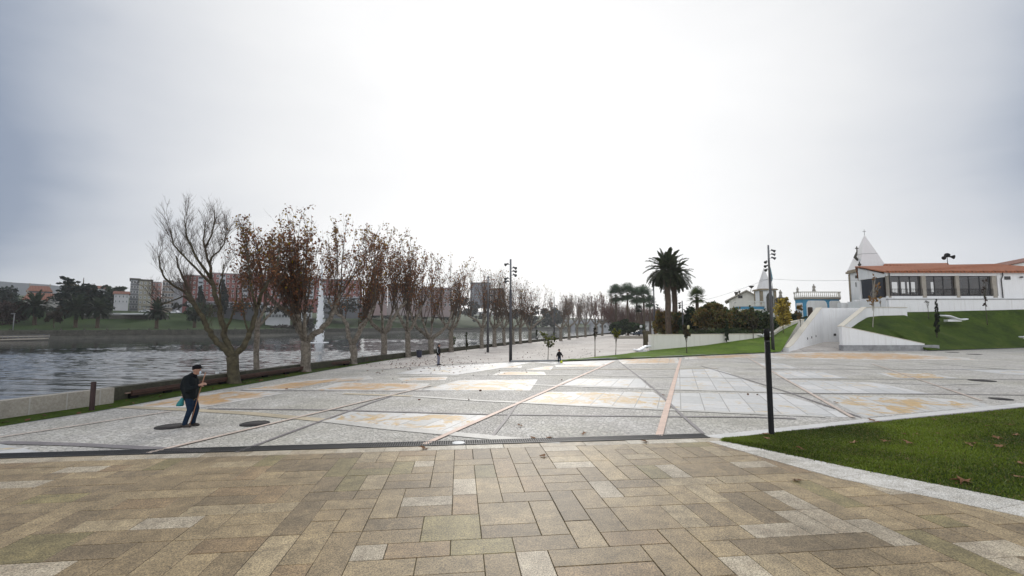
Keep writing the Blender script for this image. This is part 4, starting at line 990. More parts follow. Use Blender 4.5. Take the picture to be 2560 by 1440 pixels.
    mb.box(((xa + xb) / 2, d, (3 + ZY(757, d)) / 2), (xb - xa, 1.0, ZY(757, d) - 3)); mb.box((P(2180, 752, d).x, d + .7, (3 + ZY(749, d)) / 2), (5.0, .6, ZY(749, d) - 3))
    tag(mb.build('terrace_block', M['white'], org=(xa, d, 3)), 'low white stepped terrace wall at the foot of the chapel', 'wall')
    # overhead cable
    mb = MB(); A, B, C = P(1700, 765, 110), P(1921, 697, 95), P(2150, 700, 77)
    pts = [A.lerp(B, q) - Vector((0, 0, math.sin(q * math.pi) * .5)) for q in np.linspace(0, 1, 8)] + [B.lerp(C, q) - Vector((0, 0, math.sin(q * math.pi) * .25)) for q in np.linspace(0, 1, 8)][1:]
    mb.tube(pts, [0.022] * len(pts), 4); tag(mb.build('overhead_cable', M['steel'], org=A), 'thin overhead cable running from the chapel past the small spire', 'cable')
def MB_pillar(px, py, d):
    p = P(px, py, d); mb = MB(); mb.lathe([(0.75, -3.0), (0.75, -.5), (0.95, -.45), (0.95, -.2), (0.8, -.15), (0.8, 0)], p, 12); return mb.build('stone_pillar', M['dark_stone'], org=p)
chapels()

# ================================================================== RIVER WALL, BENCHES, POSTS
def river_walls():
    t = thing('parapet', 'pale concrete slab parapet along the river behind the rusty post', 'wall', (-16, 14, 0))
    pts = resample([(-17.4, -12, 0), (-16.9, 2, 0), (-16.4, 10, 0), (-15.85, 14, 0), (-14.95, 17.25, 0)], 60)
    mb = MB(); mb.ribbon([(p.x, p.y) for p in pts], 0.3, WZ - .5, 0.61); mb.build('wall_body', M['conc'], t)
    mb = MB()
    for i in range(4, len(pts) - 1, 2):
        a, b = pts[i], pts[i + 1]; mb.box((a.x + .15, a.y, .3), (0.03, 0.035, 0.6), math.atan2(b.y - a.y, b.x - a.x) - math.pi / 2)
    stuff(mb.build('panel_joints', M['joint'], t))
    pts = resample([(-15.45, 16.9, 0)] + [(x, y, 0) for x, y in WALL if y >= 18], 90)
    mb = MB(); mb.ribbon([(p.x, p.y) for p in pts], 0.42, WZ - .5, [interp([(.57, 18), (.55, 23), (.48, 29.6), (.44, 36), (.42, 60), (.42, 2000)], p.y) + 0.015 * mnoise.noise(p * .7) for p in pts])
    tag(mb.build('river_wall', M['old_stone'], org=pts[0]), 'long dark mossy stone wall along the river behind the trees', 'wall')
    q = P(543, 934, 23.9); mb = MB(); mb.box(q, (0.2, 0.03, 0.19), R(-8)); mb.box((q.x, q.y + .06, q.z - .12), (0.03, .03, .3))
    tag(mb.build('notice_plate', M['sign_white'], org=q), 'small blank white plate on the dark river wall left of the big forked tree', 'plate')
river_walls()

def bench(a, b, label):
    a, b = Vector(a), Vector(b); a.z = b.z = 0; d = (b - a); L = d.length; rz = math.atan2(d.y, d.x)
    t = thing('bench', label, 'bench', a, 'long brown benches facing the river', rz)
    mb = MB(); mb.box((L / 2, 0, 0.315), (L, 0.07, 0.13)); mb.box((L / 2, 0.01, 0.205), (L, 0.05, 0.05)); mb.build('backrest', M['bench_wood'], t, local=True)
    mb = MB()
    for k in range(4): mb.box((L / 2, 0.14 + k * 0.12, 0.29 + .008 * k), (L + .3, 0.1, 0.045))
    mb.build('seat', M['bench_seat'], t, local=True)
    n = max(2, int(round(L / 1.7)) + 1)
    for i in range(n):
        mb = MB(); x = 0.15 + (L - .3) * i / (n - 1); mb.box((x, 0.24, 0.133), (0.34, 0.40, 0.265)); mb.box((x, 0.062, 0.18), (0.1, 0.05, 0.34)); mb.build('leg', M['black'], t, local=True)
bench(G(328, 1001), G(566, 962), 'long brown bench nearest the rusty post, behind the walking man')
bench(G(598, 956.5), G(771, 929), 'long brown bench between the big forked tree and the next trunk')
bench(G(757, 926), G(873, 914.5), 'long brown bench just past the second big plane trunk, overlapped by the nearer bench')
bench(G(850, 913), G(919, 906.5), 'brown bench at the end of the overlapping row, by the third big trunk')
bench(G(943, 899), G(976, 896), 'short brown bench standing alone beyond the row, left of the litter bin')

def simple_post(p, h, r, name, label, cat, m, n=14):
    mb = MB(); mb.lathe([(r * 1.05, -.1), (r, 0.0), (r, h - .01), (r * .9, h)], p, n); tag(mb.build(name, m, org=p), label, cat)
p = G(229, 1027); simple_post(p, 0.98, 0.075, 'rusty_post', 'short rusty brown steel post on the grass by the concrete parapet', 'post', M['corten'])
def black_column():
    p = G(1929, 1091); h = 2.9 - (822 - 815) / F_PX * p.y
    t = thing('light_column', 'slim black cylindrical column standing in the front lawn', 'light column', p)
    mb = MB(); mb.lathe([(0.08, -.1), (0.08, 0.0), (0.07, 0.01), (0.07, h - .35)], p, 18); mb.build('pole', M['black'], t)
    mb = MB(); mb.lathe([(0.066, h - .352), (0.066, h - .31)], p, 18); mb.build('light_ring', M['lens'], t)
    mb = MB(); mb.lathe([(0.072, h - .31), (0.072, h - .01), (0.064, h)], p, 18); mb.build('cap', M['black'], t)
black_column()

def lamp_post(px, pyb, pyt, label, spots, light_from=0.30, r=0.12, Y=None, sc=1.0):
    p = G(px, pyb) if Y is None else P(px, pyb, Y)
    zt = P(px, pyt, p.y).z; h = zt - p.z
    t = thing('lamp_post', label, 'lamp post', p, 'tall lamp posts with clustered spotlights')
    mb = MB(); mb.tube([p, (p.x, p.y, p.z + h * (1 - light_from))], [r * 1.1, r * .85], 12); mb.build('lower_pole', M['steel_dark'], t)
    mb = MB(); mb.tube([(p.x, p.y, p.z + h * (1 - light_from)), (p.x, p.y, zt)], [r * .68, r * .62], 12); mb.build('upper_pole', M['steel'], t)
    for fz, side, dirx in spots:
        z = p.z + h * fz; b = Vector((p.x + side * (r * .6), p.y - .05, z)); c = Vector((p.x + side * .33 * sc, p.y - .18, z + .02))
        sc_ = sc * .8; mb = MB(); mb.beam(b, c, .04, .04)
        dv = Vector((dirx * .8, -.55, -.45)).normalized()
        mb.tube([c - dv * .22 * sc_, c - dv * .05 * sc_, c + dv * .04 * sc_, c + dv * .2 * sc_], [.07 * sc_, .08 * sc_, .10 * sc_, .165 * sc_], 10, 0); o = mb.build('spotlight', M['steel_dark'], t)
        mb = MB(); mb.cyl(c + dv * .201 * sc_, c + dv * .208 * sc_, .15 * sc_, n=10); mb.build('lens', M['lens'], o)
lamp_post(1276.5, 904, 648, 'tall lamp post at the plaza corner, left of the child', [(.945, -1, -1), (.91, 1, 1), (.876, 1, 1.2), (.84, 1, .7), (.805, -1, -.8), (.775, -1, -1.2)])
lamp_post(1933, 881, 613, 'tall lamp post in front of the small chapel spire', [(.945, 1, .6), (.91, 1, 1.3), (.875, 1, .8), (.84, -1, -.8), (.80, -1, -1.3), (.765, -1, -.9)], .26, r=.16, sc=1.3)
lamp_post(1219.5, 881, 690, 'lamp post among the plane trees, left of the tall lamp at the plaza corner', [(.74, 1, 1), (.70, -1, -.7), (.66, 1, .8)], .36, r=.13)
lamp_post(1386, 855, 742, 'distant lamp post by the paved square, right of the plaza corner lamp', [(.8, 1, 1), (.76, -1, -1)], .34, r=.13)
lamp_post(1637, 838, 708, 'distant lamp post just left of the two tall date palms', [(.66, -1, -1), (.62, -1, -.6), (.58, 1, .6), (.53, 1, 1), (.48, 1, .8)], .42, r=.16, Y=76, sc=1.3)
lamp_post(1708, 838, 752, 'slim lamp post with spotlights half hidden in the dark shrub right of the date palms', [(.93, -1, -1), (.86, -1, -.8), (.80, -1, -1)], .4, r=.12, Y=66, sc=1.2)

# thin twin posts by the wall
for px, lb in ((1672, 'left of the two thin dark posts before the white wall'), (1680.5, 'right of the two thin dark posts before the white wall')):
    p = P(px, 873 if px < 1675 else 872, 54.3); mb = MB(); h = 36 / F_PX * 54.3
    mb.tube([p - Vector((0, 0, .5)), (p.x, p.y, p.z + h)], [.06, .05], 8); mb.lathe([(.065, 0), (.065, .1), (.02, .12)], (p.x, p.y, p.z + h), 8); tag(mb.build('thin_post', M['steel_dark'], org=p), lb, 'post')

# litter bin
def litter_bin():
    p = G(1048, 893.5); t = thing('litter_bin', 'dark blue grey litter bin on the grass edge near the standing man', 'litter bin', p)
    mb = MB(); mb.lathe([(.22, 0.04), (.24, .05), (.26, .58), (.27, .6)], p, 14); mb.build('body', M['bin'], t)
    mb = MB(); mb.lathe([(.28, .602), (.29, .64), (.2, .72), (.05, .75)], p, 14); mb.build('lid', M['steel_dark'], t)
    mb = MB(); mb.lathe([(.16, 0), (.16, .04)], p, 10); mb.build('foot', M['black'], t)
litter_bin()

# tree pits / round covers
def pit(px, py, r, lb):
    p = G(px, py); t = thing('round_cover', lb, 'ground cover', p, 'dark round covers set in the plaza')
    mb = MB(); mb.lathe([(r, 0.005), (r, .022), (r * .9, .024), (r * .9, .018)], p, 28); mb.build('ring', M['black'], t)
    mb = MB(); mb.lathe([(r * .89, 0.006), (r * .89, .019)], p, 28); mb.build('plate', M['grate'], t)
pit(428, 1067, .40, 'dark round cover at the walking man\'s feet'); pit(637, 1060, .40, 'dark round cover right of the walking man beside the pink band')
pit(2455, 952, .55, 'dark round cover near the plaza edge, right of the pale flags'); pit(2502, 998, .36, 'dark round cover close to the front lawn kerb'); pit(2435, 886, .6, 'small far dark cover near the grass slope kerb'); pit(2380, 881, .6, 'farthest dark cover, just below the stone plinth end')

p = G(1146, 1109.5); mb = MB(); mb.lathe([(.16, .004), (.16, .03), (.14, .034)], p, 24); tag(mb.build('access_lid', M['sign_white'], org=p), 'small pale oval looking lid set in the setts just behind the drain', 'lid')
# moulded white benches
def sculpt(px0, px1, ytop, ybot, d, label, flip=1):
    a, b = P(px0, ybot, d), P(px1, ybot, d); L = b.x - a.x; h = (ybot - ytop) / F_PX * d; mb = MB(); n = 18; W = 1.25
    prof = []
    for i in range(n + 1):
        q = i / n; s = q if flip > 0 else 1 - q
        top = h * (0.42 + 0.5 * (0.5 - 0.5 * math.cos(math.pi * min(1, s * 1.25))) - 0.16 * math.sin(math.pi * min(1, max(0, (s - .05) / .6))))
        w = W * (0.25 + 0.75 * math.sin(math.pi * (0.08 + 0.84 * q)) ** .6); th = h * .38 * (0.4 + .6 * math.sin(math.pi * (0.06 + .88 * q)))
        prof.append((a.x + L * q, w, max(.1, top), max(.0, top - th) if 0.15 < s else max(0, top - th * 1.2)))
    V = []; m = 10
    for x, w, zt, zb in prof:
        for j in range(m):
            t_ = 2 * math.pi * j / m; V.append((x, d + math.cos(t_) * w / 2, a.z + (zt + zb) / 2 + math.sin(t_) * (zt - zb) / 2))
    F = [(i * m + j, i * m + (j + 1) % m, (i + 1) * m + (j + 1) % m, (i + 1) * m + j) for i in range(n) for j in range(m)] + [tuple(range(m - 1, -1, -1)), tuple(n * m + j for j in range(m))]
    mb.add(V, F, 0, (1, 1, 1), True)
    mb.box(((a.x + b.x) / 2, d, a.z + h * .1), (L * .5, W * .5, h * .3))
    tag(mb.build('moulded_bench', M['sculpt'], org=a), label, 'moulded bench', 'white moulded lounge benches on the lawns')
sculpt(1584, 1627, 862, 879.5, 52.0, 'white moulded bench at the low left end of the long white wall')
sculpt(1890, 1936, 828, 841, 59.0, 'white moulded bench at the top of the lawn behind the tall lamp post')
sculpt(2348, 2416, 786, 803, 62.3, 'white wavy bench on the grass slope right of the dark cypress', -1)
sculpt(2553, 2600, 831, 847, 59.0, 'white moulded bench cut off at the picture edge on the grass slope')

# ================================================================== FAR BANK
BANK = [(-520, 40), (-330, 80), (-230, 110), (-153, 136), (-108, 171), (-97, 228), (-71, 300), (-20, 400), (60, 520), (200, 700), (500, 1050)]
BN = np.array(BANK, dtype=float)
def bank_dist(x, y):
    """signed distance to the far waterline, positive on land"""
    best = 1e9; sg = 1
    for (ax, ay), (bx, by) in zip(BANK, BANK[1:]):
        dx, dy = bx - ax, by - ay; L2 = dx * dx + dy * dy; q = max(0, min(1, ((x - ax) * dx + (y - ay) * dy) / L2)); cx, cy = ax + dx * q, ay + dy * q
        d = math.hypot(x - cx, y - cy)
        if d < best: best = d; sg = 1 if dx * (y - ay) - dy * (x - ax) > 0 else -1
    return best * sg
def bank_h(s, x, y):
    k = [(10, 1.5), (22, 2.2), (58, 8.6), (110, 11), (180, 15), (320, 24), (700, 50), (1500, 60)]
    if s < 10: return -4.0
    return interp([(b, a) for a, b in k], s) + 0.5 * mnoise.noise(Vector((x * .02, y * .02, 0)))
def far_terrain():
    xs = np.concatenate([np.arange(-990, -300, 24), np.arange(-300, 200, 9), np.arange(200, 680, 30)]); ys = np.concatenate([np.arange(40, 460, 9), np.arange(460, 1100, 30)])
    V = []; F = []; k = len(xs)
    for y in ys:
        for x in xs:
            s = bank_dist(x, y); V.append((x, y, bank_h(s, x, y)))
    for j in range(len(ys) - 1):
        for i in range(k - 1): F.append((j * k + i, j * k + i + 1, (j + 1) * k + i + 1, (j + 1) * k + i))
    mb = MB(); mb.add(V, F, 0, (1, 1, 1), True); struct(mb.build('far_bank', M['bank']))
    pts = resample([(x, y, 0) for x, y in BANK], 140); V = []; W = []
    nrm = []
    for i, p in enumerate(pts):
        d = (pts[min(i + 1, 139)] - pts[max(i - 1, 0)]).normalized(); nrm.append(Vector((-d.y, d.x, 0)))
    mb = MB(); mb.loft([p + n * .6 + Vector((0, 0, 1.5)) for p, n in zip(pts, nrm)], [p + n * 26 + Vector((0, 0, 2.35)) for p, n in zip(pts, nrm)], 3, bump=.1); struct(mb.build('far_bank_lawn', M['bank']))
    mb = MB(); mb.ribbon([(p.x, p.y) for p in pts], 1.3, -2.0, 1.5)
    mb.ribbon([(p.x - n.x * -.2, p.y + n.y * .2) for p, n in zip(pts, nrm)], 0.5, 1.502, 1.62)
    for i in range(2, 140):
        for q in (0, .5):
            p = pts[i - 1].lerp(pts[i], q); mb.box((p.x + .3, p.y + .3, 1.85), (0.34, 0.34, 0.5))
    mb.loft([p - n * .6 + Vector((0, 0, -.2)) for p, n in zip(pts, nrm)], [p - n * 2.2 + Vector((0, 0, WZ - .1)) for p, n in zip(pts, nrm)], 3, bump=.5)
    tag(mb.build('quay_wall', M['quay'], org=pts[0]), 'grey stone quay wall along the far river bank', 'quay wall')
    # distant hills
    mb = MB(); ridge = [(-700, 735), (-450, 722), (-200, 709), (0, 703), (50, 705), (110, 712), (190, 722), (270, 732), (380, 742), (600, 752), (900, 765), (1300, 785)]
    A = [P(x, 826, 700) for x, _ in ridge]; B = [P(x, y, 940) + Vector((0, 0, 4 * mnoise.noise(Vector((x * .03, 0, 0))))) for x, y in ridge]
    mb.loft(resample(A, 50), resample(B, 50), 10, bump=7); struct(mb.build('hills', M['hill']))
far_terrain()

def window_mesh(w, h):
    key = (round(w, 1), round(h, 1))
    if key not in WM:
        mb = MB(); mb.box((0, -.02, 0), (key[0] + .3, .12, key[1] + .3), m=0); mb.box((0, -.09, 0), (key[0], .06, key[1]), m=1); mb.box((0, -.125, 0), (.08, .02, key[1]), m=0)
        WM[key] = mb.mesh('window', [M['sign_white'], M['pane']])
    return WM[key]
WM = {}
def block(label, x0, x1, yt, yb, d, dep, col, grid=(4, 4), cat='apartment block', name='apartment_block', roof=None, band=None, wsz=(.5, .55), group=None, parapet=None, cmat=None, turn=0.0):
    """town block, built in its own axes (front = -Y) and turned to face across the river"""
    xm = (x0 + x1) / 2; c = P(xm, yb, d); zt, zb = ZY(yt, d), ZY(yb, d); al = yaw(xm); W = (x1 - x0) / F_PX * d * math.cos(al); H = zt - zb; hw = W / 2
    t = thing(name, label, cat, (c.x, c.y, zb), group, al + turn)
    mb = MB(); mb.box((0, dep / 2, H / 2 - 4), (W, dep, H + 8)); mb.build('wall', cmat or wallmat('render_%d_%d_%d' % tuple(int(q * 100) for q in col), col), t, local=True)
    rm = MB()
    if roof == 'gable':
        h = H * .33
        rm.add([(-hw - .6, -.6, H), (hw + .6, -.6, H), (hw + .6, dep + .6, H), (-hw - .6, dep + .6, H), (-hw - .3, dep / 2, H + h), (hw + .3, dep / 2, H + h)], [(3, 2, 1, 0), (0, 1, 5, 4), (2, 3, 4, 5), (1, 2, 5), (3, 0, 4)]); rm.build('roof', M['tile_dull'], t, local=True)
    elif roof == 'flat':
        rm.box((0, dep / 2, H + .35), (W + 1.0, dep + 1.0, .7)); rm.build('roof', M['dark_stone'] if parapet is None else parapet, t, local=True)
    else:
        rm.ribbon([(-hw + .2, .2), (hw - .2, .2)], .35, H + .001, H + .6); rm.build('parapet', parapet or wallmat('parapet_grey', (.3, .3, .3)), t, local=True)
    nc, nr = grid
    for r in range(nr):
        for q in range(nc):
            if nc * nr > 60 and (r + q) % 7 == 6: continue
            cw, ch = W / nc, H / nr; o = bpy.data.objects.new('window', window_mesh(cw * wsz[0], ch * wsz[1])); COL.objects.link(o); o.parent = t; o.location = (-hw + cw * (q + .5), 0, H - ch * (r + .5))
    if band:
        for fx0, fx1, colr in band:
            m2 = MB(); bx = -hw + W * (fx0 + fx1) / 2; m2.box((bx, -.35, H / 2), (W * (fx1 - fx0), .7, H * .94)); k = m2.build('balcony_bay', wallmat('bay_%d' % int(colr[0] * 100), colr), t, local=True)
            for r in range(nr):
                m3 = MB(); m3.box((bx, -.75, H * (r + .62) / nr), (W * (fx1 - fx0) * .8, .1, H / nr * .42)); m3.build('window', M['pane'], k, local=True)
    return t
def far_town():
    block('left half of the grey twin tower, striped with dark balconies', 321, 343, 699, 786, 238, 14, (.20, .21, .225), (3, 7), roof='flat', wsz=(.7, .4))
    block('beige right half of the grey twin tower with few windows', 343.3, 375, 702, 786, 236, 14, (.30, .285, .225), (3, 7), roof='flat', wsz=(.28, .35))
    block('pink apartment block right of the grey twin tower', 376, 402, 707, 758, 250, 14, (.44, .26, .235), (2, 5), wsz=(.25, .3))
    block('beige apartment block with dark openings behind the bare tree', 402.5, 432, 703, 772, 256, 14, (.27, .225, .185), (4, 5), wsz=(.6, .5))
    block('pale grey apartment block between beige and red ones', 432.5, 456, 707, 762, 262, 14, (.36, .36, .385), (3, 4), wsz=(.3, .35))
    block('white low house with small windows below the twin tower', 284, 321, 735, 760, 225, 10, (.52, .52, .53), (4, 2), 'house', 'house', roof='gable', wsz=(.3, .4))
    red = (.25, .095, .085)
    block('red brick block with a grey bay, leftmost of the red row', 457, 522, 690, 748, 268, 16, red, (6, 5), band=[(.55, .75, (.40, .44, .48))], wsz=(.35, .45), group='red brick apartment blocks across the river')
    block('red brick block with white balconies behind the forked tree', 522.5, 640, 686, 746, 275, 16, red, (9, 5), band=[(.2, .34, (.46, .47, .5)), (.7, .82, (.46, .47, .5))], wsz=(.35, .45), group='red brick apartment blocks across the river')
    block('red brick block behind the densest brown crown', 640.5, 804.5, 692, 748, 282, 16, red, (10, 5), band=[(.3, .4, (.42, .44, .46)), (.75, .88, (.42, .44, .46))], wsz=(.35, .45), group='red brick apartment blocks across the river')
    block('red brick block right of the fountain jet', 805, 905, 700, 748, 300, 16, (.23, .095, .088), (8, 4), band=[(.4, .52, (.42, .44, .46))], wsz=(.35, .45), group='red brick apartment blocks across the river')
    block('pale pink block just right of the red row, behind the plane trees', 912, 968, 722, 762, 345, 16, (.32, .24, .235), (6, 4), wsz=(.4, .45))
    block('taller greyish pink block between two lower pink ones', 969, 1012, 712, 762, 350, 16, (.29, .25, .25), (5, 5), wsz=(.45, .45), roof='flat')
    block('pale pink block with a plain end behind the lone short bench trees', 1013, 1044, 722, 764, 356, 16, (.33, .26, .25), (3, 4), wsz=(.4, .4))
    block('dull pink block at the foot of the wooded hill', 1045, 1130, 720, 768, 380, 16, (.28, .22, .215), (8, 4), wsz=(.4, .45))
    block('grey flat block high on the wooded hillside', 1176, 1226, 708, 748, 440, 16, (.16, .17, .19), (5, 4), roof='flat', wsz=(.5, .4))
    block('small grey building on the hillside, right of the grey flat block', 1228, 1262, 722, 748, 450, 14, (.20, .205, .22), (4, 3), wsz=(.4, .4))
    block('white building with dark terraces on the bank left of the fountain', 664, 726, 768, 797, 236, 10, (.55, .56, .58), (8, 2), 'building', 'river_building', roof='flat', wsz=(.75, .5), parapet=M['sign_white'])
    block('white kiosk building on the bank beside the fountain jet', 752, 780, 779, 799, 250, 8, (.52, .53, .55), (3, 1), 'building', 'river_building', roof='flat', wsz=(.5, .5))
    block('dark retaining building under the red blocks', 470, 662, 757, 772, 232, 6, (.10, .105, .115), (20, 1), 'building', 'river_building', wsz=(.55, .5), parapet=wallmat('pale_band', (.36, .37, .4)))
    block('low dark terrace building with a pale roof edge beyond the fountain', 800, 900, 744, 764, 288, 6, (.10, .105, .11), (10, 1), 'building', 'river_building', roof='flat', wsz=(.6, .5), parapet=wallmat('pale_band', (.36, .37, .4)))
    # stone retaining pavilion with white roof edge
    block('brown stone pavilion with a white roof edge behind the palms', 210, 425, 788, 822, 186, 5, (.14, .125, .10), (7, 1), 'pavilion', 'stone_pavilion', wsz=(.25, .1), cmat=M['quay'])
    a, b = P(272, 783, 185.5), P(362, 783, 185.5); mb = MB(); mb.box(((a.x + b.x) / 2, 187, ZY(784.5, 185.5)), (b.x - a.x, 5, .55)); tag(mb.build('flat_canopy', M['sign_white'], org=a), 'thin white flat canopy on top of the brown stone pavilion', 'canopy')
    # red-roofed villa and the church-like roof behind
    def villa(x0, x1, ye, yr, yb, d, label, gable_x=None, wc=(.38, .37, .35)):
        xm = (x0 + x1) / 2; c = P(xm, yb, d); al = yaw(xm); zb = ZY(yb, d); ze, zr = ZY(ye, d) - zb, ZY(yr, d) - zb; w = (x1 - x0) / F_PX * d * math.cos(al); hw = w / 2
        t = thing('villa', label, 'villa', (c.x, c.y, zb), None, al)
        mb = MB(); mb.box((0, 6, ze / 2 - 3), (w - 1, 11, ze + 6))
        if gable_x:
            gx, gw, gz = -hw + w * (gable_x - x0) / (x1 - x0), w * .34, ze + (zr - ze) * .75
            q = [(gx - gw / 2, -4), (gx + gw / 2, -4), (gx + gw / 2, ze - 1), (gx, gz), (gx - gw / 2, ze - 1)]
            mb.add([(x, -.8, z) for x, z in q] + [(x, 4, z) for x, z in q], [(0, 1, 2, 3, 4), (0, 4, 9, 5), (1, 6, 7, 2)])
        mb.build('wall', wallmat('villa_%d' % int(x0), wc), t, local=True)
        mb = MB(); mb.add([(-hw - .5, -.3, ze - .3), (hw + .5, -.3, ze - .3), (hw + .5, 12.5, ze - .3), (-hw - .5, 12.5, ze - .3), (-hw + 1.2, 6, zr), (hw - 1.2, 6, zr)], [(3, 2, 1, 0), (0, 1, 5, 4), (2, 3, 4, 5), (1, 2, 5), (3, 0, 4)])
        if gable_x:
            for k in (-1, 1): mb.beam((gx, 1.2, gz + .25), (gx + k * (gw / 2 + 1.2), 1.2, ze - 2.0), 5.2, .3)
        mb.build('roof', M['tile_dull'], t, local=True)
        for k in range(3):
            o = bpy.data.objects.new('window', window_mesh(1.2, 1.5)); COL.objects.link(o); o.parent = t; o.location = (w * (-.35 + .3 * k), .48, ze * .55)
        for k in (-1, 1):
            m2 = MB(); m2.box((k * w * .42, 6, zr + .2), (.5, .5, 2.0)); m2.build('chimney', M['conc'], t, local=True)
    villa(56, 150, 748, 731, 790, 196, 'villa with orange red roof and front gable left of the dark cedar', 132)
    villa(66, 128, 727, 713, 750, 245, 'tall dark house with dull red roof behind the orange roofed villa', None, (.17, .18, .20))
    block('small white house half hidden right of the cedar', 240, 272, 722, 748, 260, 10, (.46, .48, .5), (3, 2), 'house', 'house', roof='gable', wsz=(.3, .4))
    # jetty with rails and lamp
    t = thing('jetty', 'low pale floating jetty with rails at the far bank', 'jetty', P(50, 848, 128))
    a, b = P(-60, 851, 128), P(112, 846, 132); mb = MB(); mb.beam(a, b, 3.0, .4); mb.beam(P(-60, 843, 134), P(118, 840, 137), 2.0, .3); mb.build('deck', M['conc'], t)
    mb = MB()
    for q in np.linspace(0, 1, 14):
        c = a.lerp(b, q); mb.box((c.x, c.y + 1.2, c.z + .6), (.08, .08, 1.2))
    for h in (.6, 1.15): mb.beam(a + Vector((0, 1.2, h)), b + Vector((0, 1.2, h)), .07, .07)
    mb.build('railing', M['steel'], t)
    p = P(31, 840, 138); mb = MB(); mb.tube([p, (p.x, p.y, ZY(784, 138))], [.14, .1], 8); mb.box((p.x, p.y - .3, ZY(784, 138)), (.9, .5, .2)); tag(mb.build('lamp_post', M['steel'], org=p), 'small grey lamp post standing on the jetty across the river', 'lamp post')
    # bridge
    d = 520; t = thing('bridge', 'low grey road bridge crossing the river beyond the far trees', 'bridge', P(1460, 812, d))
    a, b = P(1368, 806, d), P(1580, 806, d); mb = MB(); mb.beam(a, b, 9, 2.6); mb.build('deck', wallmat('bridge_conc', (.27, .28, .30)), t)
    mb = MB(); mb.beam(a + Vector((0, -4.6, 2.0)), b + Vector((0, -4.6, 2.0)), .2, 1.0); mb.build('parapet', wallmat('bridge_rail', (.36, .37, .38)), t)
    for px in (1432, 1479, 1528):
        q = P(px, 806, d); mb = MB(); mb.box((q.x, d, q.z / 2 - 2), (4.0, 7, q.z + 3)); mb.build('pier', wallmat('bridge_conc', (.27, .28, .30)), t)
    q = P(1384, 806, d); mb = MB(); mb.box((q.x, d - 2, q.z / 2 - 2), (14, 14, q.z + 4)); mb.build('abutment', wallmat('bridge_abut', (.45, .44, .42)), t)
    block('long low grey building closing the view behind the bridge', 1400, 1570, 800, 818, 640, 8, (.30, .32, .34), (12, 1), 'building', 'river_building', wsz=(.5, .3))
    block('white low building behind the reddish bare wood', 1496, 1530, 806, 826, 170, 6, (.52, .54, .56), (3, 1), 'building', 'low_building', roof='flat', wsz=(.4, .3))
    block('white shed glimpsed under the bare wood, left of the lamp by the palms', 1608, 1634, 808, 826, 160, 6, (.5, .5, .5), (2, 1), 'building', 'low_building', wsz=(.4, .4))
far_town()

def car(p, rz, paint, label, L=4.2):
    t = thing('parked_car', label, 'car', p, None, rz)
    mb = MB(); W = 1.7
    prof = [(-.5, .28), (-.5, .62), (-.47, .72), (-.30, .82), (.10, .84), (.44, .88), (.5, .75), (.5, .3)]
    V = [(x * L, s * W / 2, z) for s in (-1, 1) for x, z in prof]; k = len(prof)
    mb.add(V, [tuple(range(k)), tuple(range(2 * k - 1, k - 1, -1))] + [(i, i + k, (i + 1) % k + k, (i + 1) % k) for i in range(k)])
    roof = [(-.24, .84), (-.08, 1.34), (.02, 1.42), (.24, 1.40), (.40, .88)]
    V = [(x * L, s * W / 2 * (.92 if z < 1 else .78), z) for s in (-1, 1) for x, z in roof]; k = 5
    mb.add(V, [tuple(range(k)), tuple(range(2 * k - 1, k - 1, -1))] + [(i, i + k, (i + 1) % k + k, (i + 1) % k) for i in range(k)]); mb.build('body', paint, t, local=True)
    for s in (-1, 1):
        for q in ([(-.19, .9), (-.07, 1.28), (.06, 1.32), (.06, .9)], [(.08, .9), (.08, 1.32), (.22, 1.3), (.33, .92)]):
            mb = MB(); mb.flat([(x * L, s * (W / 2 * .86 + .04), z) for x, z in q][::-s]); mb.build('side_window', M['pane'], t, local=True)
    mb = MB(); mb.flat([(-.235 * L - .03, -.7, .87), (-.235 * L - .03, .7, .87), (-.085 * L - .03, .6, 1.3), (-.085 * L - .03, -.6, 1.3)]); mb.build('windscreen', M['pane'], t, local=True)
    for x in (-.31, .31):
        for s in (-1, 1):
            mb = MB(); mb.cyl((x * L, s * .72, .31), (x * L, s * .88, .31), .31, n=14); w = mb.build('wheel', M['rubber'], t, local=True)
            mb = MB(); mb.cyl((x * L, s * .87, .31), (x * L, s * .895, .31), .18, n=10); mb.build('rim', M['steel'], w, local=True)
    for s in (-1, 1):
        mb = MB(); mb.box((-.495 * L, s * .6, .66), (.08, .34, .14)); mb.build('headlight', M['sign_white'], t, local=True)
car(P(1600, 838.5, 118) * 1.0, R(8), M['car_dark'], 'dark blue car parked behind the low kerb wall, left of the palms', 4.3)
car(P(436, 784, 206), R(4), M['car_white'], 'white car on the far road right of the twin tower', 4.4)
car(P(362, 781, 206), R(4), M['car_white'], 'white car partly hidden above the brown pavilion', 4.2)

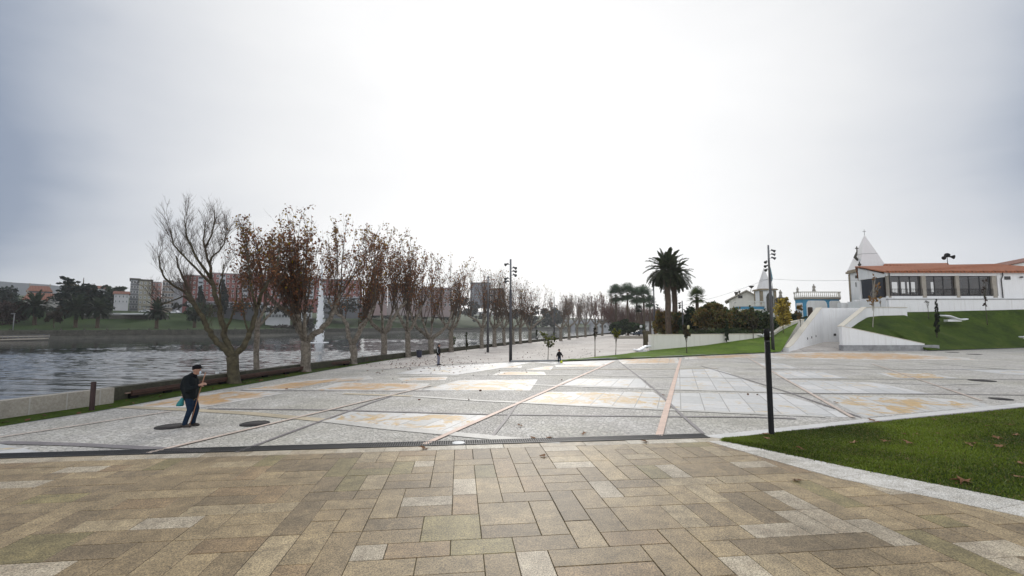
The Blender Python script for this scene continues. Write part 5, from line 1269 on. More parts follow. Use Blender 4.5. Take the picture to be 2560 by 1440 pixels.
# low kerb wall of the car park and signs
mb = MB(); a, b = G(1536, 847), G(1612, 846.5); mb.ribbon([(a.x, a.y), (b.x, b.y)], .5, -.05, .62)
tag(mb.build('low_kerb_wall', M['conc'], org=a), 'low pale grey wall edging the car park by the dark car', 'wall')
def sign(px, yb, yt, d, label, m, r, kind='round'):
    p = P(px, yb, d); z = ZY(yt, d); t = thing('road_sign' if kind != 'globe' else 'globe_lamp', label, 'road sign' if kind != 'globe' else 'lamp', p)
    mb = MB(); mb.cyl(p, (p.x, p.y, z), .05, n=6); mb.build('pole', M['steel'], t)
    mb = MB()
    if kind == 'globe': mb.lathe([(.08, -.25), (r, -.1), (r, .2), (.08, .35)], (p.x, p.y, z), 10)
    elif kind == 'round': mb.cyl((p.x, p.y - .08, z), (p.x, p.y - .05, z), r, n=16)
    else: mb.add([(p.x - r, p.y - .07, z - r), (p.x + r, p.y - .07, z - r), (p.x, p.y - .07, z + r), (p.x - r, p.y - .04, z - r), (p.x + r, p.y - .04, z - r), (p.x, p.y - .04, z + r)], [(0, 1, 2), (5, 4, 3), (0, 3, 4, 1), (1, 4, 5, 2), (2, 5, 3, 0)])
    mb.build('plate' if kind != 'globe' else 'globe', m, t)
sign(1603, 840, 816, 100, 'round grey road sign above the dark car', M['sign_white'], .32)
sign(1618, 832, 818, 104, 'triangular white road sign beside the round one', M['sign_white'], .34, 'tri')
sign(1721.5, 838, 819, 64, 'pale yellow globe lamp behind the long white wall', M['sign_yellow'], .17, 'globe')
sign(1757.5, 838, 822, 66, 'small white round sign behind the wall under the olive tree', M['sign_white'], .16)

# fountain jet
def fountain():
    b = G(798, 857, WZ); d = b.y; t = thing('fountain', 'tall white fountain jet rising from the river', 'fountain', b)
    H = ZY(672, d) - WZ; rng = np.random.default_rng(4)
    mb = MB(); n = 26
    R0 = lambda q: .82 * (1 - q) ** .75 + .13
    prof = [(max(.04, .62 * R0(q) * (1 + .25 * mnoise.noise(Vector((q * 14, 1, 0))))), q * H * .9) for q in np.linspace(0, 1, n)]
    mb.lathe(prof, b, 12); mb.build('jet', M['spray'], t)
    mb = MB(); N_ = 9000; q = rng.random(N_) ** .85; ang = rng.random(N_) * 6.283; rr = np.abs(rng.normal(0, .42, N_)) * np.array([R0(v) for v in q]) * 1.1
    C = np.stack([b.x + rr * np.cos(ang), b.y + rr * np.sin(ang), WZ + q * H * (1 + .04 * rng.normal(0, 1, N_) * q)], 1); s = .035 + .045 * rng.random(N_)
    U = np.stack([s, np.zeros(N_), np.zeros(N_)], 1); Wv = np.stack([rng.normal(0, .02, N_), np.zeros(N_), s * (2 + 3 * rng.random(N_))], 1)
    mb.quads(C, U, Wv); N_ = 700; ang = rng.random(N_) * 6.283; rr = .7 + 1.5 * rng.random(N_) ** 2
    C = np.stack([b.x + rr * np.cos(ang), b.y + rr * np.sin(ang), WZ + .03 + .10 * rng.random(N_)], 1); s = .04 + .05 * rng.random(N_)
    mb.quads(C, np.stack([s, 0 * s, 0 * s], 1), np.stack([0 * s, 0 * s, s], 1)); mb.build('spray', M['spray'], t)
fountain()
# ================================================================== TREES
BROWN = [(.17, .085, .046), (.21, .098, .05), (.13, .07, .044), (.26, .12, .05), (.17, .068, .042)]
OCHRE = [(.22, .13, .015), (.28, .19, .02), (.17, .10, .015)]
def branch(p, d, L, r0, r1, n, up, wob, rnd):
    pts = [Vector(p)]; d = Vector(d).normalized(); rad = [r0]
    for i in range(n):
        d = (d + Vector((rnd.gauss(0, wob), rnd.gauss(0, wob), up + rnd.gauss(0, wob * .5)))).normalized()
        pts.append(pts[-1] + d * (L / n)); rad.append(r0 + (r1 - r0) * (i + 1) / n)
    return pts, rad
class Tree:
    def __init__(s, seed, tw, leaves, lsize, cols, top_cols, twigm, twig_r=.007, density=1.0):
        s.rnd = random.Random(seed); s.rng = np.random.default_rng(seed); s.tb = MB(); s.cb = MB(); s.lp = []; s.tw = tw
        s.leaves, s.ls, s.cols, s.tc, s.twigm, s.den = leaves, lsize, cols, top_cols, twigm, density; s.tr = twig_r
    def twig(s, p, d, L, r, leafw, depth=0):
        pts, rad = branch(p, d, L, r, r * .45, 3 if depth else 4, .10, .10, s.rnd); s.cb.tube(pts, rad, 3, 0, cap=False, sm=False)
        for i in range(1, len(pts)):
            if leafw: s.lp.append((pts[i], leafw)); s.lp.append((pts[i].lerp(pts[i - 1], .5), leafw))
        if depth < 1:
            for k in range(s.rnd.choice((1, 2, 2, 3))):
                q = s.rnd.uniform(.25, .95); i = min(len(pts) - 2, int(q * (len(pts) - 1))); b = pts[i].lerp(pts[i + 1], q * (len(pts) - 1) - i)
                dd = (pts[i + 1] - pts[i]).normalized(); a = s.rnd.uniform(0, 6.28); dd = dd + Vector((math.cos(a), math.sin(a), .25)) * .75
                s.twig(b, dd, L * s.rnd.uniform(.35, .65), r * .65, leafw, 1)
    def shoot(s, p, d, L, r, ntw, leafw, up=.10, wob=.055, twl=(.5, 1.6)):
        pts, rad = branch(p, d, L, r, s.tr, 8, up, wob, s.rnd); s.cb.tube(pts, rad, 4, 0, cap=False)
        for k in range(int(ntw * s.den)):
            q = s.rnd.uniform(.12, 1.0); f = q * 8; i = min(7, int(f)); b = pts[i].lerp(pts[i + 1], f - i); dd = (pts[i + 1] - pts[i]).normalized()
            a = s.rnd.uniform(0, 6.28); dd = dd + Vector((math.cos(a), math.sin(a), .1)) * s.rnd.uniform(.5, .95)
            s.twig(b, dd, s.rnd.uniform(*twl) * (1.15 - .55 * q), s.tr, leafw)
        return pts
    def limb(s, pts, r0, r1, mb=None):
        n = len(pts); P3 = resample(pts, max(6, n * 3)); m = len(P3)
        for i in range(2, m - 1): P3[i] = P3[i] + Vector((s.rnd.gauss(0, r0 * .18), s.rnd.gauss(0, r0 * .18), 0))
        (mb or s.tb).tube(P3, [r0 + (r1 - r0) * i / (m - 1) + r0 * .05 * s.rnd.random() for i in range(m)], 9 if r0 > .07 else 6); return P3
    def finish(s, name, label, cat, loc, group, bark, top):
        t = thing(name, label, cat, loc, group)
        s.tb.build('trunk', bark, t, local=True)
        if s.lp and s.leaves:
            w = np.array([q for _, q in s.lp]); idx = s.rng.choice(len(s.lp), s.leaves, p=w / w.sum()); C = np.array([tuple(s.lp[i][0]) for i in idx]) + s.rng.normal(0, .09, (s.leaves, 3))
            n = s.leaves; U = s.rng.normal(0, 1, (n, 3)); U /= np.linalg.norm(U, axis=1)[:, None]; W = s.rng.normal(0, 1, (n, 3)); W -= U * (U * W).sum(1)[:, None]; W /= np.linalg.norm(W, axis=1)[:, None]
            sz = s.ls * .60 * (.5 + .9 * s.rng.random(n)); cols = np.array(s.cols)[s.rng.integers(0, len(s.cols), n)] * (.7 + .6 * s.rng.random((n, 1)))
            hz = C[:, 2] / top; tp = s.rng.random(n) < np.where(hz > .8, .5, np.where(hz < .35, .10, .05)) * s.tw; tcs = np.array(s.tc); cols[tp] = tcs[s.rng.integers(0, len(tcs), tp.sum())]
            s.cb.quads(C, U * sz[:, None], W * (sz * .72)[:, None], 1, cols)
        s.cb.build('crown', [s.twigm, M['leaf']], t, local=True); return t
GP = 'plane trees lining the riverside grass'
def px_limb(base, d, lst, rnd, dy=0.0):
    out = []
    for k, (x, y) in enumerate(lst):
        q = P(x, y, d + dy * k / max(1, len(lst) - 1)); out.append(q - base)
    return out
def plane_tree(seed, label, bx, by, fork, limbs, ytop, r, leaves, lsize=.085, ns=7, ntw=13, top=1.0, extra=2, twigm=None, bark=None, cols=BROWN, tcs=OCHRE, tr=.008, name='plane_tree', lean=.24):
    base = G(bx, by); d = base.y; H = P(bx, ytop, d).z; T = Tree(seed, top, int(leaves * 1.12), lsize, cols, tcs, twigm or M['twig'], tr); rnd = T.rnd
    f = P(fork[0], fork[1], d) - base
    m = f * .5 + Vector((rnd.uniform(-.08, .08), rnd.uniform(-.08, .08), 0))
    T.tb.tube([Vector((0, 0, -.15)), f * .04, f * .2, m, f * .85, f], [r * 1.55, r * 1.2, r * 1.02, r * .95, r * 1.02, r * .9], 12)
    ends = []
    for k, lst in enumerate(limbs):
        pl = [f * .97] + px_limb(base, d, lst, rnd, rnd.uniform(-1.1, 1.1)); P3 = T.limb(pl, r * .68, r * .34); ends.append(P3)
    for k in range(extra):
        a = rnd.choice((1.57, -1.57)) + rnd.uniform(-.7, .7) + k * 3.14; dv = Vector((math.cos(a) * .7, math.sin(a), .75))
        pts, rad = branch(f * .97, dv, 2.2 * H / 11, r * .55, r * .3, 6, .12, .08, rnd); T.tb.tube(pts, rad, 8); ends.append(pts)
    for P3 in ends:
        T.tb.lathe([(.02, -r * .5), (r * .42, -r * .25), (r * .46, 0), (r * .36, r * .3), (.02, r * .45)], P3[-1], 8)
        for k in range(ns):
            q = rnd.choice((1, 1, 1, .95, .9, .7, .5)); i = min(len(P3) - 1, int(q * (len(P3) - 1))); b = P3[i]
            out = Vector((b.x - f.x, b.y - f.y, 0)); out = out.normalized() if out.length > .1 else Vector((rnd.uniform(-1, 1), rnd.uniform(-1, 1), 0))
            a = rnd.uniform(0, 6.28); dv = Vector((0, 0, 1)) + out * rnd.uniform(-.1, .5) * lean / .16 * .8 + Vector((math.cos(a), math.sin(a), 0)) * rnd.uniform(.05, .38)
            T.shoot(b, dv, (H - b.z) * rnd.uniform(.55, .92), rnd.uniform(.028, .05), ntw, 1.0 if rnd.random() < .8 else .3)
    return T.finish(name, label, 'tree', base, GP, bark or M['bark'], H)

def forked_tree():
    bx, by = 584, 960; base = G(bx, by); d = base.y; T = Tree(11, .7, 420, .085, BROWN, OCHRE, M['twig'], .0055); rnd = T.rnd
    Q = lambda lst, dy=0: px_limb(base, d, lst, rnd, dy)
    T.tb.tube(Q([(584, 968), (584, 955), (583, 930), (582, 905), (581, 892)]), [.46, .33, .27, .265, .28], 12)
    L = T.limb(Q([(581, 896), (573, 884), (557, 867), (533, 847), (517, 817), (500, 780), (483, 753)], -.6), .165, .085)
    L2 = T.limb([L[-1]] + Q([(463, 730), (437, 717), (410, 693), (400, 667), (397, 640)], -1.2), .085, .02)
    L3 = T.limb([L[-1]] + Q([(473, 733), (460, 700), (446, 668), (440, 640)], .8), .085, .03)
    L4 = T.limb([L[-3]] + Q([(460, 740), (430, 752), (400, 764)], -1.5), .055, .02)
    m = T.limb(Q([(582, 894), (574, 868), (563, 843), (557, 813), (547, 767), (537, 727), (527, 697)], .5), .16, .09)
    m1 = T.limb([m[-1]] + Q([(507, 667), (490, 643), (467, 593), (460, 550)], -.7), .075, .02)
    m2 = T.limb([m[-1]] + Q([(527, 667), (517, 640), (509, 607), (513, 555)], .6), .075, .02)
    m3 = T.limb([m2[4]] + Q([(529, 643), (547, 628), (560, 610), (567, 580)], 1.2), .05, .016)
    m0 = T.limb([m[-3]] + Q([(487, 668), (460, 640), (433, 613), (427, 575)], -1.0), .07, .025)
    m5 = T.limb([m2[8]] + Q([(528, 590), (538, 550), (536, 525)], .4), .05, .02)
    m6 = T.limb([m[6]] + Q([(580, 790), (590, 755), (592, 720)], 1.0), .07, .025)
    m7 = T.limb([m[9]] + Q([(548, 720), (556, 690), (560, 660)], -1.0), .06, .02)
    r_ = T.limb(Q([(582, 896), (590, 888), (613, 860), (627, 827), (637, 793), (646, 760)], .9), .165, .09)
    r1 = T.limb([r_[-1]] + Q([(664, 715), (680, 690), (693, 660), (700, 610)], .8), .10, .03)
    r2 = T.limb([r_[-2]] + Q([(632, 740), (625, 700), (620, 655), (617, 600)], 1.4), .07, .025)
    r3 = T.limb([r_[8]] + Q([(612, 800), (606, 760), (604, 715)], .2), .05, .02)
    for P3, n, lf, ln in ((L2, 20, 0, 1.8), (L3, 15, 0, 1.6), (L4, 11, 0, 1.5), (L, 9, 0, 1.5), (m1, 19, 0, 1.35), (m2, 18, 0, 1.3), (m3, 17, 0, 1.35), (m0, 18, 0, 1.5), (m5, 9, 0, .9), (m6, 8, .3, 1.7), (m7, 7, .1, 1.6), (r1, 12, 1, 1.8), (r2, 12, 1, 1.9), (r3, 7, .6, 1.4)):
        for k in range(n):
            q = rnd.uniform(.15, 1.0); f = q * (len(P3) - 1); i = min(len(P3) - 2, int(f)); b = P3[i].lerp(P3[i + 1], f - i); dd = (P3[i + 1] - P3[i]).normalized(); a = rnd.uniform(0, 6.28)
            dv = dd * .9 + Vector((math.cos(a) * .6, math.sin(a) * .6, .5)); T.shoot(b, dv, ln * rnd.uniform(.5, 1.0), .0115, 9, lf, .10, .085, (.35, .9))
    T.leaves = 700; T.finish('plane_tree', 'big bare forked plane tree with mossy limbs spreading left over the benches', 'tree', base, GP, M['bark_dark'], 10.0)
forked_tree()
plane_tree(21, 'slender pale plane trunk with a low leaf clump, right of the big forked tree', 641, 947, (643, 818), [[(640, 790), (634, 760)], [(650, 795), (664, 768)]], 560, .145, 1500, ns=5, ntw=10, extra=1)
plane_tree(22, 'broad leafy plane tree with a wide two armed fork, left of the fountain', 763, 930, (764, 852), [[(748, 828), (735, 803), (722, 782), (695, 762), (668, 738)], [(782, 838), (804, 822), (822, 804), (838, 772), (848, 738)], [(752, 825), (740, 795), (738, 765)]], 516, .30, 5200, .09, 10, 15, extra=3, lean=.36)
plane_tree(23, 'brown leafed plane tree with a narrow fork, first right of the fountain', 883, 911.5, (882, 862), [[(872, 845), (868, 815), (858, 795), (838, 778), (822, 755)], [(895, 835), (906, 812), (922, 793), (936, 768)]], 543, .27, 3900, .09, 8, 13, extra=2)
plane_tree(24, 'plane tree behind the short lone bench, with thin brown leaves', 959.5, 899, (960, 832), [[(945, 822), (929, 808), (918, 785), (908, 758)], [(973, 822), (980, 800), (995, 778), (1014, 755)]], 560, .27, 2700, .09, 8, 13, extra=2)
plane_tree(25, 'plane tree with a straight pale trunk, just left of the litter bin', 1020.5, 893.5, (1019, 827), [[(1006, 806), (994, 782), (986, 758)], [(1031, 815), (1044, 790), (1056, 766)]], 590, .25, 2300, .095, 8, 12, extra=2)
plane_tree(26, 'plane tree with a low wide fork, just left of the standing man', 1077, 885.5, (1077, 848), [[(1062, 836), (1045, 822), (1032, 802), (1026, 780)], [(1090, 838), (1107, 826), (1122, 804), (1130, 780)]], 612, .30, 2300, .095, 8, 12, extra=2, tcs=OCHRE + [(.34, .24, .03)], top=1.6)
plane_tree(27, 'plane tree with a tall trunk and sparse twigs, just right of the standing man', 1127.5, 880, (1127, 824), [[(1110, 808), (1093, 787)], [(1140, 814), (1148, 794), (1150, 775)]], 664, .27, 900, .095, 8, 12, extra=2)
plane_tree(28, 'sparse plane tree with an orange leaf clump, left of the lamp among the planes', 1204, 871, (1205, 821), [[(1195, 803), (1172, 790)], [(1214, 813), (1224, 794)]], 652, .27, 850, .10, 8, 12, extra=2, top=2.2, tcs=[(.25, .10, .02), (.2, .11, .02)])
plane_tree(29, 'nearly bare plane tree, first right of the lamp among the planes', 1236, 867.5, (1236, 822), [[(1226, 806), (1222, 790)], [(1247, 812), (1262, 796)]], 662, .28, 480, .10, 8, 12, extra=2)
plane_tree(30, 'nearly bare plane tree close behind the tall corner lamp, on its left', 1260.5, 864, (1259, 822), [[(1250, 808), (1246, 795)], [(1268, 810), (1278, 798)]], 676, .25, 460, .10, 7, 11, extra=2)
plane_tree(31, 'bare plane tree whose trunk hides behind the tall corner lamp', 1283.5, 861.5, (1282, 822), [[(1274, 808), (1270, 798)], [(1290, 815), (1301, 803)]], 684, .25, 420, .10, 7, 11, extra=2)
plane_tree(32, 'slim bare plane tree, first right of the tall corner lamp', 1301, 860, (1301, 818), [[(1294, 806), (1290, 794)], [(1310, 808), (1318, 799)]], 692, .25, 520, .10, 7, 11, extra=2)
plane_tree(33, 'plane tree with a splayed fork and a few tan leaves, last on the grass', 1324.5, 857.5, (1325, 826), [[(1316, 812), (1312, 800)], [(1337, 812), (1352, 800), (1362, 794)]], 706, .28, 800, .10, 8, 12, extra=2, top=1.3)
def far_planes():
    tw = M['twig_grey']
    kw = dict(twigm=tw, extra=2, tr=.02, lsize=.13, ns=8, ntw=11)
    plane_tree(41, 'bare plane tree standing on beige paving, nearest of the far row', 1402, 852.5, (1402, 822), [[(1390, 812), (1382, 802)], [(1413, 812), (1421, 800)]], 726, .30, 380, **kw)
    plane_tree(42, 'second bare plane tree of the far row on beige paving', 1423, 849, (1422, 818), [[(1412, 806), (1408, 797)], [(1434, 808), (1446, 797)]], 733, .30, 150, **kw)
    plane_tree(43, 'slimmest bare plane tree of the far row', 1443.5, 845.5, (1443, 816), [[(1437, 806), (1431, 798)], [(1449, 806), (1454, 798)]], 731, .25, 150, **kw)
    plane_tree(44, 'bare plane tree with a dark root collar in the far row', 1464, 843, (1463, 814), [[(1457, 804), (1453, 796)], [(1470, 806), (1476, 797)]], 726, .30, 200, **kw)
    kw['twigm'] = M['twig_red']
    plane_tree(45, 'reddish twigged plane tree, second last of the far row', 1489, 841.5, (1490, 812), [[(1482, 804), (1477, 797)], [(1498, 804), (1504, 795)]], 730, .33, 900, **kw, cols=[(.10, .04, .035), (.08, .035, .03)])
    plane_tree(46, 'reddish twigged plane tree ending the far row by the dark hedge', 1505.5, 839.5, (1506, 812), [[(1500, 805), (1495, 799)], [(1513, 805), (1520, 800)]], 722, .33, 1600, **kw, cols=[(.10, .04, .035), (.08, .035, .03), (.12, .05, .04)])
far_planes()

def clumps(mb, ells, n, ls, cols, seed, mi=1, flat=1.0, edge=.5):
    """leaf-sized faces gathered in many small clumps through each ellipsoid (cx,cy,cz,rx,ry,rz)"""
    rng = np.random.default_rng(seed); vol = np.array([e[3] * e[5] for e in ells]); vol = vol / vol.sum()
    for e, v in zip(ells, vol):
        k = max(40, int(n * v)); nc = max(6, int(k / 28)); c = rng.normal(0, 1, (nc, 3)); c /= np.linalg.norm(c, axis=1)[:, None]; c *= (rng.random((nc, 1)) ** .42)
        sz = rng.uniform(.10, .22, nc); idx = rng.integers(0, nc, k); C = c[idx] + rng.normal(0, 1, (k, 3)) * sz[idx][:, None] * edge * 1.6
        tone = (.6 + .75 * rng.random(nc))[idx][:, None]
        C = C * np.array([e[3], e[4], e[5]]) + np.array(e[:3])
        U = rng.normal(0, 1, (k, 3)); U[:, 2] *= flat; U /= np.linalg.norm(U, axis=1)[:, None]; W = rng.normal(0, 1, (k, 3)); W[:, 2] *= flat; W -= U * (U * W).sum(1)[:, None]; W /= np.linalg.norm(W, axis=1)[:, None] + 1e-6
        s_ = ls * (.6 + .8 * rng.random(k)); col = np.array(cols)[rng.integers(0, len(cols), k)] * tone
        mb.quads(C, U * s_[:, None], W * (s_ * .7)[:, None], mi, col)
OLIVE = [(.12, .12, .035), (.15, .125, .036), (.10, .105, .034), (.19, .13, .04)]
DGREEN = [(.034, .058, .024), (.046, .076, .03), (.026, .044, .021)]
MGREEN = [(.06, .09, .03), (.085, .115, .035), (.048, .07, .026)]
YELL = [(.44, .32, .045), (.50, .38, .06), (.34, .26, .04), (.24, .20, .04)]
RUST = [(.17, .10, .025), (.13, .08, .02), (.20, .13, .03)]
def leafy(name, label, d, ells, cols, n, ls, trunk=None, cat='tree', group=None, tr=.12, seed=None, twigm=None, branches=8, flat=1.0, edge=.5, part='crown', bark=None):
    """tree or shrub from picture-measured crown ellipses (px, py, rx, ry) at distance d; trunk = (px, py of foot)"""
    seed = seed or int(ells[0][0] * 7 + ells[0][1])
    E = []
    for (x, y, rx, ry) in ells:
        c = P(x, y, d); E.append((c.x, c.y, c.z, rx / F_PX * d, rx / F_PX * d * .9, ry / F_PX * d))
    foot = P(trunk[0], trunk[1], d) if trunk else Vector((E[0][0], d, min(e[2] - e[5] for e in E)))
    t = thing(name, label, cat, foot, group); rnd = random.Random(seed)
    tb = MB(); c0 = Vector(E[0][:3]); top = max(e[2] + e[5] * .3 for e in E)
    mid = foot.lerp(Vector((c0.x, c0.y, c0.z)), .6) + Vector((rnd.uniform(-.1, .1), 0, 0)) * tr * 4
    tb.tube([foot - Vector((0, 0, .3)), foot + Vector((0, 0, .1)), mid, Vector((c0.x, c0.y, top))], [tr * 1.3, tr, tr * .7, tr * .15], 8)
    for e in E:
        for k in range(branches):
            a = rnd.uniform(0, 6.28); q = Vector((e[0] + math.cos(a) * e[3] * .8 * rnd.random() ** .5, e[1] + math.sin(a) * e[4] * .8, e[2] + rnd.uniform(-.5, .9) * e[5])); s0 = foot.lerp(Vector((c0.x, c0.y, top)), rnd.uniform(.3, .8))
            m = s0.lerp(q, .5) + Vector((0, 0, .08 * (q - s0).length)); tb.tube([s0, m, q], [tr * .4, tr * .25, tr * .08], 5)
    tb.build('trunk', bark or M['bark_dark'], t)
    mb = MB(); clumps(mb, E, n, ls, cols, seed, 0, flat, edge); mb.build(part, M['leaf'], t); return t

# ---- shrubs and trees behind the long white wall
leafy('shrub', 'olive brown shrub under the tall date palms, left side', 70, [(1660, 815, 24, 24), (1650, 795, 14, 20), (1668, 786, 14, 16)], RUST + OLIVE, 2400, .16, (1660, 838), 'shrub')
leafy('shrub', 'brownish shrub just right of the date palm trunks', 71, [(1694, 815, 18, 24), (1698, 795, 12, 14)], RUST + MGREEN, 1500, .16, (1695, 838), 'shrub')
leafy('evergreen_tree', 'dark green round evergreen tree left of the fan palm', 68, [(1730, 795, 24, 26), (1722, 815, 26, 22), (1745, 810, 22, 26)], DGREEN, 3600, .15, (1728, 838))
leafy('evergreen_tree', 'dark green evergreen crown behind the rounded olive tree', 80, [(1778, 772, 26, 16), (1762, 785, 20, 16), (1800, 785, 24, 16)], DGREEN + MGREEN, 2400, .17, (1780, 836))
leafy('olive_tree', 'rounded olive brown tree on a thick trunk behind the white wall', 64, [(1782, 792, 42, 26), (1760, 806, 26, 18), (1808, 804, 24, 20), (1785, 772, 26, 14)], OLIVE + RUST[:1], 4600, .13, (1795, 842), tr=.22, branches=12)
leafy('olive_tree', 'olive green tree below the balustraded terrace', 66, [(1858, 798, 30, 24), (1845, 788, 22, 18), (1878, 790, 24, 20), (1852, 815, 30, 18)], OLIVE + MGREEN, 4200, .13, (1862, 840), tr=.2, branches=10)
leafy('evergreen_tree', 'dark bushy tree behind the foot of the tall lamp post', 65, [(1900, 798, 26, 26), (1912, 815, 26, 20), (1890, 818, 22, 18)], MGREEN + DGREEN + OLIVE[:1], 3600, .13, (1903, 838))
leafy('shrub', 'dark hedge mass filling the gap behind the yellow tree', 70, [(1970, 808, 30, 16), (1995, 800, 22, 16), (1940, 815, 22, 16), (1965, 790, 20, 14)], DGREEN, 3000, .15, (1970, 830), 'shrub')
leafy('shrub', 'low dark shrubs along the back of the long white wall', 61, [(1840, 830, 60, 9), (1770, 832, 40, 8), (1720, 833, 30, 8)], DGREEN + MGREEN, 3000, .12, (1800, 840), 'shrub', branches=3)
leafy('yellow_tree', 'young tree with bright yellow leaves on a thin trunk on the lawn', 59, [(1957, 782, 19, 30), (1960, 762, 13, 20), (1955, 800, 17, 16)], YELL, 1800, .10, (1958.5, 844), tr=.05)
leafy('young_tree', 'thin brownish sapling right of the yellow tree', 60, [(2000, 775, 11, 14), (1998, 790, 8, 10)], RUST, 260, .09, (2002, 829), tr=.035)
leafy('cypress', 'narrow dark cypress standing against the long white wall', 56.5, [(1817, 838, 5.5, 15), (1817, 822, 5, 16), (1817, 808, 3, 12)], DGREEN, 1500, .06, (1817, 854), 'cypress', tr=.04, branches=2, edge=.3)
leafy('young_tree', 'dark leafed sapling in front of the far end of the white wall', 58, [(1883, 806, 12, 16), (1881, 818, 9, 8)], [(.04, .03, .02), (.05, .045, .02)], 520, .09, (1883, 848), tr=.05)
leafy('young_tree', 'sapling with a dark leafy head near the kerb, before the white wall', 47, [(1714, 829, 10, 12), (1712, 818, 7, 8), (1718, 838, 8, 6)], [(.05, .05, .02), (.04, .035, .02), (.10, .06, .015)], 520, .075, (1717, 881), tr=.05)
leafy('young_tree', 'yellow green sapling left of the white moulded bench', 45.5, [(1541, 830, 9, 8), (1543, 838, 7, 6)], [(.16, .19, .02), (.12, .15, .02), (.2, .16, .03)], 420, .07, (1539.5, 886), tr=.04)
leafy('young_tree', 'thin bare sapling with a dark nest of twigs, right of the child', 43, [(1488, 832, 6, 7), (1486, 826, 4, 8)], [(.03, .025, .02)], 160, .06, (1487.5, 891), tr=.045)
leafy('young_tree', 'young tree with sparse drooping green leaves, between lamp and child', 39.5, [(1371, 850, 16, 10), (1384, 843, 10, 8), (1374, 866, 7, 6), (1360, 836, 8, 8)], [(.10, .12, .025), (.14, .14, .035), (.07, .085, .03)], 150, .07, (1370, 898), tr=.035, branches=4, edge=1.3)
leafy('cypress', 'tiny dark cypress on the riverside grass, right of the standing man', 53, [(1166, 858, 4, 13), (1166, 842, 3, 14)], [(.03, .04, .018), (.045, .05, .02)], 420, .06, (1166, 876), 'cypress', tr=.03, branches=2, edge=.35)
leafy('cypress', 'tiny dark cypress on the far riverside grass before the last planes', 78, [(1342, 838, 3.5, 10), (1342, 829, 2.5, 8)], [(.03, .04, .018)], 260, .08, (1342, 850), 'cypress', tr=.03, branches=2, edge=.35)
leafy('young_tree', 'spindly green sapling beside the plane right of the standing man', 52, [(1137, 848, 4, 8), (1135, 858, 4, 6)], MGREEN, 90, .08, (1134, 876), tr=.025)
# ---- grass slope saplings
leafy('birch', 'young birch with orange leaves and pale trunk by the wedge wall', 58, [(2187, 742, 14, 22), (2180, 752, 12, 12), (2194, 712, 9, 14), (2186, 695, 6, 8)], [(.26, .13, .03), (.20, .10, .025), (.30, .17, .04)], 240, .08, (2182, 816), tr=.05, bark=M['conc'], branches=9)
leafy('young_tree', 'thin bare sapling at the corner of the terrace wall', 65, [(2200, 748, 7, 10)], RUST, 40, .07, (2204, 787), tr=.03, branches=8)
leafy('young_tree', 'small bare sapling on the slope left of the dark cypress', 63, [(2319, 754, 8, 5)], [(.06, .05, .04)], 20, .05, (2321, 791), tr=.04, branches=7)
leafy('cypress', 'dark narrow cypress in the middle of the grass slope', 57, [(2342, 818, 6, 20), (2342, 795, 6.2, 22), (2341, 772, 4, 16), (2340, 754, 2, 10)], [(.014, .022, .012), (.02, .03, .014)], 2600, .055, (2342, 838), 'cypress', tr=.05, branches=2, edge=.28)
leafy('young_tree', 'tall thin sapling with sparse dark red leaves before the restaurant windows', 60, [(2462, 745, 6, 9), (2460, 722, 7, 12), (2463, 700, 6, 10), (2463, 760, 5, 7)], [(.07, .035, .025), (.05, .03, .02)], 150, .07, (2468, 807), tr=.045, branches=5)
# ---- stump
def stump():
    p = P(1614, 866, 55); mb = MB(); mb.tube([p - Vector((0, 0, .2)), p + Vector((0, 0, .6)), p + Vector((.1, 0, 1.1)), p + Vector((.05, 0, 1.85))], [.30, .27, .36, .40], 9)
    for dx, dz, r in ((.3, .75, .22), (.42, 1.15, .3), (.3, 1.55, .34), (-.1, 1.7, .3), (.45, 1.4, .2)): mb.lathe([(.03, -r), (r * .8, -r * .6), (r, 0), (r * .7, r * .7), (.03, r)], p + Vector((dx, -.05, dz)), 8)
    tag(mb.build('tree_stump', M['bark_dark'], org=p), 'knobbly dark tree stump at the left end of the long white wall', 'stump')
stump()

